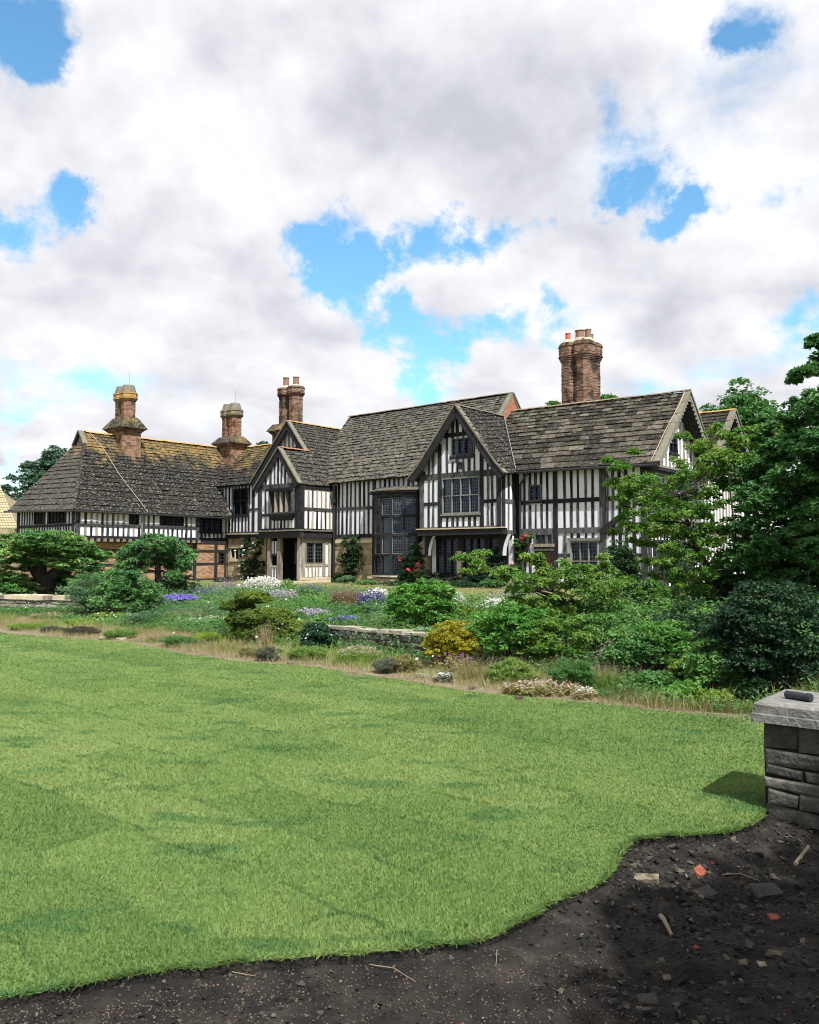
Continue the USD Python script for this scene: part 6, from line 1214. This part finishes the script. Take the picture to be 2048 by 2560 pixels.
pads_tree("broadleaf_tree", "dark leafy branch reaching in from the right against the sky", "tree", bB, pads, "oak", [bB, at(2345, 1300, dB), at(2350, 1100, dB), at(2330, 950, dB), at(2330, 850, dB)], .09, .05, .10, 34, .7, lim_r=.012, trunk_r=(.16, .07), flat=.8, shell=.3, loose=1, r=r)
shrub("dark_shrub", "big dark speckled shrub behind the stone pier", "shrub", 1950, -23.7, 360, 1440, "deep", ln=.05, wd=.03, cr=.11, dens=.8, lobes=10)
shrub("dark_shrub", "dark shrub with reddish sprays left of the large speckled one", "shrub", 1768, -24.1, 150, 1590, "mid", ln=.05, wd=.025, cr=.09, dens=.6)
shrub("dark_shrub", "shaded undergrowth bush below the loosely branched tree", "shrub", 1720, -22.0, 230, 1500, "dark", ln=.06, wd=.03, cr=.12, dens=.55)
shrub("dark_shrub", "low shaded bush between the maple and the dark shrubs", "shrub", 1590, -23.5, 190, 1575, "mid", ln=.06, wd=.03, cr=.11, dens=.55)
shrub("evergreen_bush", "upright dark evergreen against the corner of the right range", "bush", 1553, -2.2, 92, 1352, "dark", ln=.12, wd=.07, cr=.24, dens=.9, lobes=8)

# --- climbers and plants along the house front
def climber(label, pl, pts, lm, bloom=None, nb=20, ln=.10, name="climber", cat="climbing plant", fs=.12, dens=1.0):
    """Leaves and stems trained on a wall: pts are (s, z, radius) on the plane."""
    r = nr(); base = pl(pts[0][0], .1, .25); t = Thing(name, label, cat, base); ells = [(pl(s, z, .16), (q, q * .45 + .1, q)) for s, z, q in pts]
    fo, Cs = foliage(ells, r, .9 * dens, .16, 34, ln, ln * .55, shell=.3, flat=.9); t.part("foliage", fo, LM[lm])
    mb = MB()
    for s, z, q in pts: mb.add(*limb(base, pl(s, z, .1), .03, .01, r, .1))
    t.part("stems", mb, M["bark"])
    if bloom: P = Cs[r.integers(len(Cs), size=nb)] + r.normal(size=(nb, 3)) * .1 - N * .12; t.part("flower_heads", blooms(np.repeat(P, 4, 0) + r.normal(size=(nb * 4, 3)) * fs * .25, r, fs), M[bloom], kind="stuff")
    return t
def wp(pl, x, y, q): s, z = pl.at(x, y); return (s, z, q)
climber("rose bush with cream flowers trained up the stone wall left of the porch", SW, [wp(SW, x, y, q) for x, y, q in ((635, 1450, .55), (620, 1420, .5), (640, 1410, .5), (618, 1380, .42), (645, 1375, .5), (655, 1350, .35), (622, 1352, .3), (660, 1420, .4))], "dark", "white_petals", 46, fs=.13)
climber("leafy climber on the stone wall between the drainpipe and the bow window", HA, [wp(HA, x, y, q) for x, y, q in ((880, 1440, .5), (895, 1410, .5), (870, 1400, .45), (885, 1370, .45), (900, 1380, .4), (868, 1355, .25), (850, 1450, .35), (895, 1350, .25))], "dark", None)
climber("rose climbing the buttress right of the bow window with red flowers", face_n(-.6), [wp(face_n(-.6), x, y, q) for x, y, q in ((1040, 1450, .5), (1030, 1420, .45), (1050, 1400, .4), (1045, 1375, .35), (1020, 1440, .4), (1062, 1440, .45), (1015, 1400, .3))], "dark", "red_petals", 5, fs=.2)
climber("tangle of dark climbers under the jettied gable", face_n(-.5), [wp(face_n(-.5), x, y, q) for x, y, q in ((1100, 1450, .35), (1140, 1455, .3), (1180, 1450, .35), (1215, 1440, .4), (1235, 1400, .4), (1250, 1385, .3), (1255, 1430, .4), (1200, 1410, .25))], "deep", "red_petals", 3, fs=.16)
climber("red rose on the wall beside the plank door", RF, [wp(RF, x, y, q) for x, y, q in ((1300, 1420, .3), (1305, 1390, .25), (1302, 1360, .25), (1318, 1345, .2), (1330, 1342, .15), (1310, 1440, .3))], "mid", "red_petals", 5, fs=.2)
for (px_, b_, w_, y_, lm_, lb) in ((915, -1.6, 70, 1452, "mid", "low green planting below the left half of the bow window"), (985, -1.8, 80, 1455, "dark", "low dark planting below the right half of the bow window"), (1090, -1.6, 70, 1448, "mid", "small leafy plants at the foot of the jettied gable"), (1160, -1.4, 80, 1452, "dark", "dark low plants along the plinth of the jettied gable"), (868, -.9, 50, 1440, "willow", "pale leaved plants beside the drainpipe"), (1235, -1.2, 70, 1446, "mid", "low plants at the right end of the gable plinth"), (1345, -1.0, 60, 1455, "mid", "low plants by the plank door"), (560, -3.2, 70, 1445, "heather", "dry brownish plants at the foot of the stone wall")):
    shrub("border_plants", lb, "plants", px_, b_, w_, y_, lm_, ln=.11, wd=.05, cr=.16, dens=.8, stems=False)

# --- flower border: from the back to the front
flowers("white_flowers", "cloud of white flowers in front of the porch door", 655, -16.8, 105, 1442, "willow", "white_petals", n=420, fs=.055, cluster=4)
flowers("white_flowers", "white umbel flowers right of the reed grass", 942, -18.6, 64, 1472, "bright", "white_petals", n=220, fs=.05, cluster=4)
flowers("white_flowers", "white blossom showing right of the rounded leafy shrub", 1140, -19.6, 50, 1478, "bright", "white_petals", n=70, fs=.04, cluster=3)
flowers("white_flowers", "drift of white flowers left of the maple trunk", 1248, -19.4, 110, 1498, "silver", "white_petals", n=380, fs=.045, cluster=4)
flowers("violet_flowers", "dense violet bellflower clump in front of the dark bluish bush", 440, -20.9, 96, 1490, "mid", "violet_petals", n=700, fs=.06, top_band=.25, cluster=3)
flowers("lilac_flowers", "tall lilac flower spikes below the stone wall left of the porch", 560, -17.2, 100, 1460, "willow", "lilac_petals", n=100, fs=.04, spike=.30)
flowers("lilac_flowers", "greyish lilac flowers behind the yew cushions", 700, -20.0, 84, 1478, "willow", "pale_mauve_petals", n=170, fs=.042, spike=.18)
flowers("lilac_flowers", "pinkish mauve flowers between the yew and the reed grass", 780, -21.6, 90, 1528, "willow", "pale_mauve_petals", n=150, fs=.036, spike=.14)
flowers("blue_flowers", "bluish catmint haze left of the yew", 500, -19.6, 110, 1480, "willow", "blue_petals", n=110, fs=.034, spike=.24)
flowers("blue_flowers", "small bright blue flowers above the ivy mound", 868, -22.6, 84, 1540, "blue_green", "violet_petals", n=200, fs=.05)
flowers("blue_flowers", "hazy blue spires left of the rounded leafy shrub", 930, -20.2, 80, 1492, "blue_green", "blue_petals", n=130, fs=.04, spike=.30)
flowers("purple_flowers", "dark purple spires below the porch", 775, -17.6, 70, 1474, "bright", "blue_petals", n=130, fs=.04, spike=.35)
flowers("lavender_plants", "grey lavender row under the right range", 1290, -15.8, 130, 1474, "willow", "lilac_petals", n=140, fs=.03, spike=.2)
grassclump("reed_grass", "upright clump of pinkish brown feather reed grass", 866, -20.2, 78, 1474, "reed", n=900, w=.005, spread=.10, green="greengrass", head="seed_heads", headsize=.02, headlen=.2)
grassclump("ornamental_grass", "soft green grass clump left of the yew", 520, -20.6, 100, 1500, "greengrass", n=900, w=.006, spread=.4)
grassclump("ornamental_grass", "fine tawny grass in front of the violet flowers", 480, -22.4, 110, 1530, "tawny", n=800, w=.005, spread=.35, head="seed_heads")
grassclump("ornamental_grass", "arching green grass right of the purple spires", 740, -18.8, 80, 1482, "greengrass", n=700, w=.006, spread=.4)
grassclump("ornamental_grass", "tall straw grass at the right foot of the yew", 662, -24.3, 46, 1560, "dry", n=120, w=.004, spread=.3, head="seed_heads")
grassclump("ornamental_grass", "tawny grass tuft at the right of the golden shrub", 1235, -22.9, 60, 1585, "tawny", n=350, w=.005, spread=.3)
# left of the yew, front of the bed
flowers("mallow", "pale lilac mallow flowers in front of the left garden wall", 95, -21.7, 44, 1484, "silver", "pale_mauve_petals", n=26, fs=.09, top_band=.7)
shrub("silver_bush", "silvery sea holly like plant at the left edge", "plant", 22, -22.6, 110, 1500, "silver", ln=.10, wd=.03, cr=.12, dens=.45, droop=-.3)
shrub("lime_shrub", "small yellow green shrub beside the mallow", "shrub", 64, -20.6, 34, 1486, "lime", ln=.05, wd=.025, cr=.09)
flowers("white_flowers", "speckled white daisies below the left garden wall", 165, -21.9, 150, 1515, "heather", "white_petals", n=500, fs=.032, top_band=.5)
flowers("white_flowers", "brownish white seedheads along the bed left of the yew", 520, -23.0, 120, 1538, "mid", "white_petals", n=150, fs=.025, top_band=.5)
flowers("pink_flowers", "low pinkish flower carpet at the left of the bed", 150, -23.4, 150, 1538, "tawny", "pink_petals", n=230, fs=.03, top_band=.4)
shrub("heather_mound", "small dark heather mound at the left lawn edge", "plant", 133, -24.9, 56, 1571, "heather", ln=.03, wd=.01, cr=.05, dens=.8, stems=False)
shrub("heather_mound", "wider dark heather mound beside the small one", "plant", 205, -24.8, 92, 1565, "heather", ln=.03, wd=.01, cr=.05, dens=.8, stems=False)
shrub("grass_mound", "yellow green grassy mound left of the yew", "plant", 530, -24.2, 120, 1582, "lime", ln=.07, wd=.008, cr=.07, dens=.7, droop=-.7, stems=False)
shrub("lavender_mound", "pale grey lavender mound at the lawn edge under the yew", "plant", 680, -25.0, 76, 1618, "silver", ln=.045, wd=.007, cr=.05, dens=.7, droop=-.6, stems=False)
shrub("lavender_mound", "straw coloured lavender mound left of the grey one", "plant", 622, -24.9, 56, 1620, "tawny", ln=.045, wd=.007, cr=.05, dens=.6, droop=-.6, stems=False)
flowers("heath_mound", "rounded low mound speckled with pinkish white flowers before the rubble wall", 898, -24.4, 112, 1613, "lime", "pink_petals", n=420, fs=.017, top_band=.25, leafy=1.4, ln=.03, wd=.01)
shrub("grey_tussock", "pale grey tussock below the rubble wall", "plant", 965, -24.9, 64, 1645, "silver", ln=.04, wd=.007, cr=.045, dens=.5, droop=-.5, stems=False)
flowers("pink_stonecrop", "low pinkish white stonecrop cushion at the lawn edge", 1352, -24.98, 190, 1700, "tawny", "pink_petals", n=330, fs=.020, top_band=.5, cluster=2, leafy=1.0, deep=.45)
flowers("white_stonecrop", "smaller whitish stonecrop patch right of the pink cushion", 1462, -24.95, 50, 1716, "dry", "white_petals", n=110, fs=.02, top_band=.3, leafy=.4)
flowers("white_stonecrop", "tiny white cushion plant beside the edging stones", 1110, -25.0, 40, 1680, "silver", "white_petals", n=90, fs=.02, top_band=.3, leafy=.4)
flowers("white_flowers", "fine white flowers to the left of the golden shrub", 1058, -23.1, 52, 1582, "mid", "white_petals", n=70, fs=.028)
flowers("purple_flowers", "dark maroon flower heads below the golden shrub", 1130, -24.3, 110, 1630, "tawny", "purple_petals", n=34, fs=.04)
flowers("wild_stems", "tall thin grey green seed stems under the maple", 1400, -23.0, 130, 1590, "willow", "seed_heads", n=60, fs=.02)
flowers("wild_stems", "pale thistle stems right of the maple trunk", 1530, -23.4, 90, 1592, "silver", "seed_heads", n=50, fs=.02)
shrub("reddish_seedheads", "brownish red dock like plant at the right of the bed", "plant", 1580, -23.6, 90, 1650, "heather", ln=.035, wd=.015, cr=.06, dens=.5)
shrub("leafy_clump", "shadowed green plant below the reddish one", "plant", 1630, -24.2, 120, 1680, "mid", ln=.05, wd=.025, cr=.07, dens=.6)
shrub("leafy_clump", "broad bright leaves at the bed edge left of the pier", "plant", 1705, -24.5, 90, 1708, "bright", ln=.10, wd=.075, cr=.09, dens=.35, per=14)
shrub("leafy_clump", "pale green trailing leaves just left of the pier", "plant", 1790, -24.4, 110, 1722, "lime", ln=.07, wd=.04, cr=.08, dens=.4, per=16)
shrub("leafy_clump", "shaded leafy plant touching the pier", "plant", 1872, -24.2, 90, 1700, "dark", ln=.05, wd=.025, cr=.07, dens=.6)

shrub("leafy_clump", "fresh green clump between the lilac spikes and the yew", "plant", 610, -18.8, 110, 1486, "bright", ln=.07, wd=.028, cr=.12)
shrub("leafy_clump", "greyish sage like clump left of the lilac spikes", "plant", 505, -18.0, 90, 1466, "willow", ln=.06, wd=.022, cr=.12)
shrub("leafy_clump", "low mid green clump in front of the greyish lilac flowers", "plant", 735, -22.4, 80, 1528, "mid", ln=.05, wd=.022, cr=.09)
shrub("leafy_clump", "broad green clump under the white umbel flowers", "plant", 985, -19.4, 90, 1488, "mid", ln=.07, wd=.03, cr=.12)
shrub("lime_shrub", "lime coloured low shrub right of the rounded leafy shrub", "shrub", 1150, -21.2, 80, 1515, "lime", ln=.05, wd=.022, cr=.09)
shrub("leafy_shrub", "bright arching shrub left of the maple trunk base", "shrub", 1385, -23.4, 190, 1535, "maple", ln=.08, wd=.035, cr=.11)
shrub("leafy_shrub", "green shrub right of the maple trunk base", "shrub", 1500, -22.6, 180, 1525, "mid", ln=.07, wd=.03, cr=.12)
shrub("leafy_shrub", "sunlit green shrub under the right end of the maple", "shrub", 1645, -23.2, 160, 1545, "bright", ln=.06, wd=.028, cr=.10)
shrub("leafy_shrub", "yellowish green weedy shrub at the foot of the dark speckled shrub", "shrub", 1715, -23.6, 100, 1635, "lime", ln=.05, wd=.025, cr=.08)
shrub("low_carpet", "flat yellow green carpet plant below the willowy bush", "plant", 290, -23.0, 130, 1556, "lime", ln=.04, wd=.012, cr=.06)
shrub("low_carpet", "low dark green plant in front of the violet flowers", "plant", 400, -22.0, 110, 1535, "mid", ln=.05, wd=.022, cr=.08)
grassclump("ornamental_grass", "straw grass tufts along the edge left of the yew", 420, -24.4, 120, 1580, "dry", n=520, w=.004, spread=.4, head="seed_heads", headsize=.01, headlen=.08)
grassclump("ornamental_grass", "pale tufts of grass below the flower carpet at the left", 320, -24.2, 110, 1572, "tawny", n=520, w=.004, spread=.4, head="seed_heads", headsize=.01, headlen=.08)
grassclump("ornamental_grass", "thin straw stems in front of the golden shrub", 1190, -24.6, 110, 1640, "tawny", n=260, w=.003, spread=.4, head="seed_heads", headsize=.01, headlen=.06)
grassclump("ornamental_grass", "loose green and straw grass right of the pink stonecrop", 1500, -24.3, 120, 1660, "greengrass", n=420, w=.004, spread=.4, head="seed_heads", headsize=.01, headlen=.06)

shrub("leafy_clump", "loose green clump behind the speckled white daisies", "plant", 180, -20.8, 120, 1500, "mid", ln=.06, wd=.022, cr=.10)
shrub("leafy_clump", "grey green rounded clump in front of the dense glossy bush", "plant", 360, -23.4, 110, 1530, "willow", ln=.05, wd=.016, cr=.08)
shrub("leafy_clump", "mid green clump left of the yew at the bed's middle", "plant", 470, -21.6, 100, 1516, "mid", ln=.05, wd=.02, cr=.09)
shrub("leafy_clump", "yellowish green clump right under the willowy bush", "plant", 215, -23.9, 110, 1552, "lime", ln=.05, wd=.016, cr=.07)
shrub("leafy_clump", "bushy green plant at the left end of the bed below the daisies", "plant", 60, -23.4, 110, 1535, "bright", ln=.05, wd=.02, cr=.08)
shrub("leafy_clump", "olive green clump between the grassy mound and the yew", "plant", 560, -22.6, 80, 1540, "greengrass", ln=.05, wd=.016, cr=.07)

for (px_, b_, w_, y_, lm_, lb) in ((70, -24.9, 90, 1566, "lime", "yellow green tussock at the far left end of the lawn edge"), (300, -24.7, 100, 1572, "greengrass", "green tussock on the lawn edge right of the heather mounds"), (445, -24.8, 90, 1592, "mid", "dark green low tussock on the lawn edge left of the grassy mound"), (770, -24.6, 100, 1618, "greengrass", "green grassy tussock at the lawn edge under the ivy mound"), (1010, -24.7, 80, 1640, "tawny", "straw green tussock left of the golden shrub's foot"), (1280, -24.5, 120, 1650, "greengrass", "weedy green tussock behind the pink stonecrop"), (1420, -24.6, 130, 1650, "mid", "weedy dark green tussock right behind the stonecrop")):
    shrub("edge_tussock", lb, "plant", px_, b_, w_, y_, lm_, ln=.06, wd=.010, cr=.06, dens=.7, droop=-.6, stems=False)

shrub("leafy_clump", "tall fresh green clump behind the yew's top cushion", "plant", 600, -18.2, 120, 1470, "bright", ln=.08, wd=.03, cr=.13)
shrub("leafy_clump", "tall soft green clump right of the white flower cloud", "plant", 755, -18.0, 100, 1470, "mid", ln=.08, wd=.03, cr=.13)
shrub("leafy_clump", "feathery grey green clump between violet and lilac flowers", "plant", 520, -19.2, 110, 1478, "willow", ln=.08, wd=.018, cr=.12)
shrub("leafy_clump", "bushy mid green clump behind the ivy mound", "plant", 830, -22.3, 110, 1535, "mid", ln=.06, wd=.024, cr=.10)
shrub("leafy_clump", "lush green clump under the reed grass", "plant", 905, -21.2, 80, 1515, "bright", ln=.07, wd=.026, cr=.11)
shrub("leafy_clump", "rounded sage green clump left of the ivy mound", "plant", 735, -23.2, 90, 1550, "greengrass", ln=.06, wd=.016, cr=.09)

# --- ground cover of the whole bed
def cover(n, b0, b1, lm, h, w, seedn, thresh, spread=.5, name="ground_cover", label="", amin=5, amax=33, hn=1.0, kind="blade", lw=.02):
    r = np.random.default_rng(seedn); a = r.uniform(amin, amax, n); b = r.uniform(b0, b1, n); nz = meshkit.fbm(np.stack([a * .55, b * .9, a * 0 + seedn], -1), 3); k = nz > thresh; a, b, nz = a[k], b[k], nz[k]
    z = bed_z(a, b); B = W(np.stack([a, b, z], -1)); hh = r.uniform(h[0], h[1], len(a)) * np.clip(.6 + .9 * (nz - thresh) / .35, .5, 1.25) * hn
    px_ = 1024 + F * B[:, 0] / B[:, 1]; k = (px_ > -120) & (px_ < 2200) & (shapely.distance(shapely.points(B[:, 0], B[:, 1]), LAWN) > .05)
    for fx, fy, fr_ in FOOT:                            # leave room for the plants that stand there, and for the view onto them
        D_ = B[:, :2] - [fx, fy]; dn = np.hypot(D_[:, 0], D_[:, 1]); k &= (dn > fr_ * .5); hh = np.where((dn < fr_ + .3), hh * .6, hh)
    B, hh = B[k], hh[k]
    if kind == "blade": T = B + np.c_[r.normal(size=(len(B), 2)) * spread * hh[:, None], hh]; g = strips(B, T, r, w, .35, 2)
    else: g = leaves(B + np.c_[np.zeros((len(B), 2)), hh * r.uniform(.1, 1, len(B))], r, w, lw, None, .6, -.2)
    top(name, g, LM[lm], label, "ground cover", kind="stuff")
cover(30000, -25.25, -23.9, "dry", (.05, .17), .0035, 41, .30, name="dry_grass", label="dry straw coloured grass along the front of the flower bed")
cover(16000, -24.7, -21.8, "tawny", (.06, .18), .0035, 42, .36, name="tall_dry_grass", label="tawny flowering grass spread through the front of the bed")
cover(60000, -24.9, -20.0, "greengrass", (.08, .26), .004, 43, .36, name="green_grass", label="soft green grass filling the gaps of the border")
cover(120000, -23.9, -20.0, "mid", (.09, .33), .055, 44, .34, kind="leaf", lw=.028, name="border_foliage", label="mixed low green foliage filling the middle of the border")
cover(110000, -20.6, -15.3, "bright", (.16, .46), .075, 48, .32, kind="leaf", lw=.034, name="tall_foliage", label="tall mixed green foliage at the back of the border")
cover(60000, -20.8, -15.2, "willow", (.18, .52), .08, 45, .36, kind="leaf", lw=.020, name="grey_foliage", label="grey green feathery foliage at the back of the border")
cover(60000, -22.8, -17.8, "willow", (.20, .46), .07, 61, .46, kind="leaf", lw=.018, name="grey_foliage", label="clumps of feathery grey green foliage in the left half of the border", amin=6, amax=18.5)
cover(60000, -23.6, -17.8, "mid", (.18, .44), .06, 62, .47, kind="leaf", lw=.024, name="border_foliage", label="clumps of taller green foliage in the left half of the border", amin=6, amax=18.5)
cover(9000, -20.4, -15.3, "greengrass", (.3, .6), .005, 49, .30, name="tall_grass", label="tall green grasses at the back of the border")
cover(70000, -17.2, -15.2, "mid", (.32, .72), .085, 51, .28, kind="leaf", lw=.035, name="tall_foliage", label="tall leafy mass closing the back of the border at the right", amin=19.5, amax=38)
cover(34000, -17.0, -15.2, "willow", (.25, .55), .085, 52, .36, kind="leaf", lw=.022, name="grey_foliage", label="tall feathery mass closing the back of the border at the left", amin=6, amax=14.5)
cover(40000, -24.9, -22.4, "mid", (.10, .42), .05, 53, .26, kind="leaf", lw=.022, name="weedy_foliage", label="weedy greenery along the lawn edge towards the pier", amin=23.2, amax=31)
cover(14000, -25.1, -23.0, "tawny", (.12, .40), .003, 54, .30, name="tall_dry_grass", label="straw stems along the lawn edge towards the pier", amin=21.5, amax=27)
cover(12000, -15.6, -.5, "tawny", (.02, .06), .006, 46, .30, name="lawn_tufts", label="short yellowing grass of the lawn before the house")
cover(60000, -24.4, -19.0, "mid", (.1, .5), .055, 47, .28, kind="leaf", lw=.03, name="shaded_foliage", label="dark undergrowth beneath the right hand trees", amin=22, amax=32)
r = np.random.default_rng(77); a = r.uniform(7, 21, 1100); b = r.uniform(-24.8, -17, 1100); k = meshkit.fbm(np.stack([a * .9, b * 1.1, a * 0 + 5], -1), 3) > .52; a, b = a[k], b[k]
P = W(np.stack([a, b, bed_z(a, b) + r.uniform(.15, .5, len(a))], -1)); h_ = len(P) // 2
top("border_flowers", blooms(P[:h_], r, .035), M["white_petals"], "tiny scattered white flowers all over the border", "flowers", kind="stuff"); top("border_flowers", blooms(P[h_:], r, .032), M["lilac_petals"], "tiny scattered lilac flowers all over the border", "flowers", kind="stuff")

# --- trees that stand beside the camera, out of the frame, and throw the shade on the pier and the soil
def shade_tree(cx, cy, zb, zt, R, label):
    r = nr(); base = np.array([cx, cy, 0.]); t = Thing("shade_tree", label, "tree", base); ells = []
    for k in range(22): e = r.uniform(0, 1); a = r.uniform(0, 6.28); q = r.uniform(.2, .7); ells.append((np.array([cx + R * q * math.cos(a), cy + R * q * math.sin(a), zb + (zt - zb) * (.12 + .76 * e)]), np.array([R * .38, R * .38, (zt - zb) * .2])))
    fo, Cs = foliage(ells, r, .8, .3, 34, .17, .10, shell=.3); t.part("crown", fo, LM["oak"]); t.part("trunk", limb(base, [cx, cy, zb + (zt - zb) * .6], .25, .1, r, .03), M["bark"])
shade_tree(5.75, -.45, 5.6, 9.0, 1.45, "leafy tree beside the viewpoint shading the stone pier")
shade_tree(4.05, -1.95, 5.4, 8.8, 1.4, "smaller tree behind the viewpoint shading the bare soil")
shade_tree(9.8, 9.6, 2.4, 5.2, 2.8, "tall tree at the right shading the dark shrubs and trees")

# --- floodlight on the larger gable
fb = G2(4.28, 6.12, .1); fl2 = Thing("floodlight", "small black floodlight fixed under the attic window of the larger gable", "floodlight", fb)
fl2.part("bracket", bar(G2, 4.22, 4.34, 5.80, 6.15, .03, .12), M["iron"]); fl2.part("arm", bar(G2, 4.24, 4.32, 6.08, 6.16, .12, .35), M["iron"])
fl2.part("lamp_head", quadbar(G2, [(4.05, 6.10), (4.35, 6.10), (4.35, 6.28), (4.05, 6.28)], .34, .52), M["iron"]); fl2.part("lens", bar(G2, 4.08, 4.32, 6.12, 6.26, .521, .53), M["lamp_glass"])
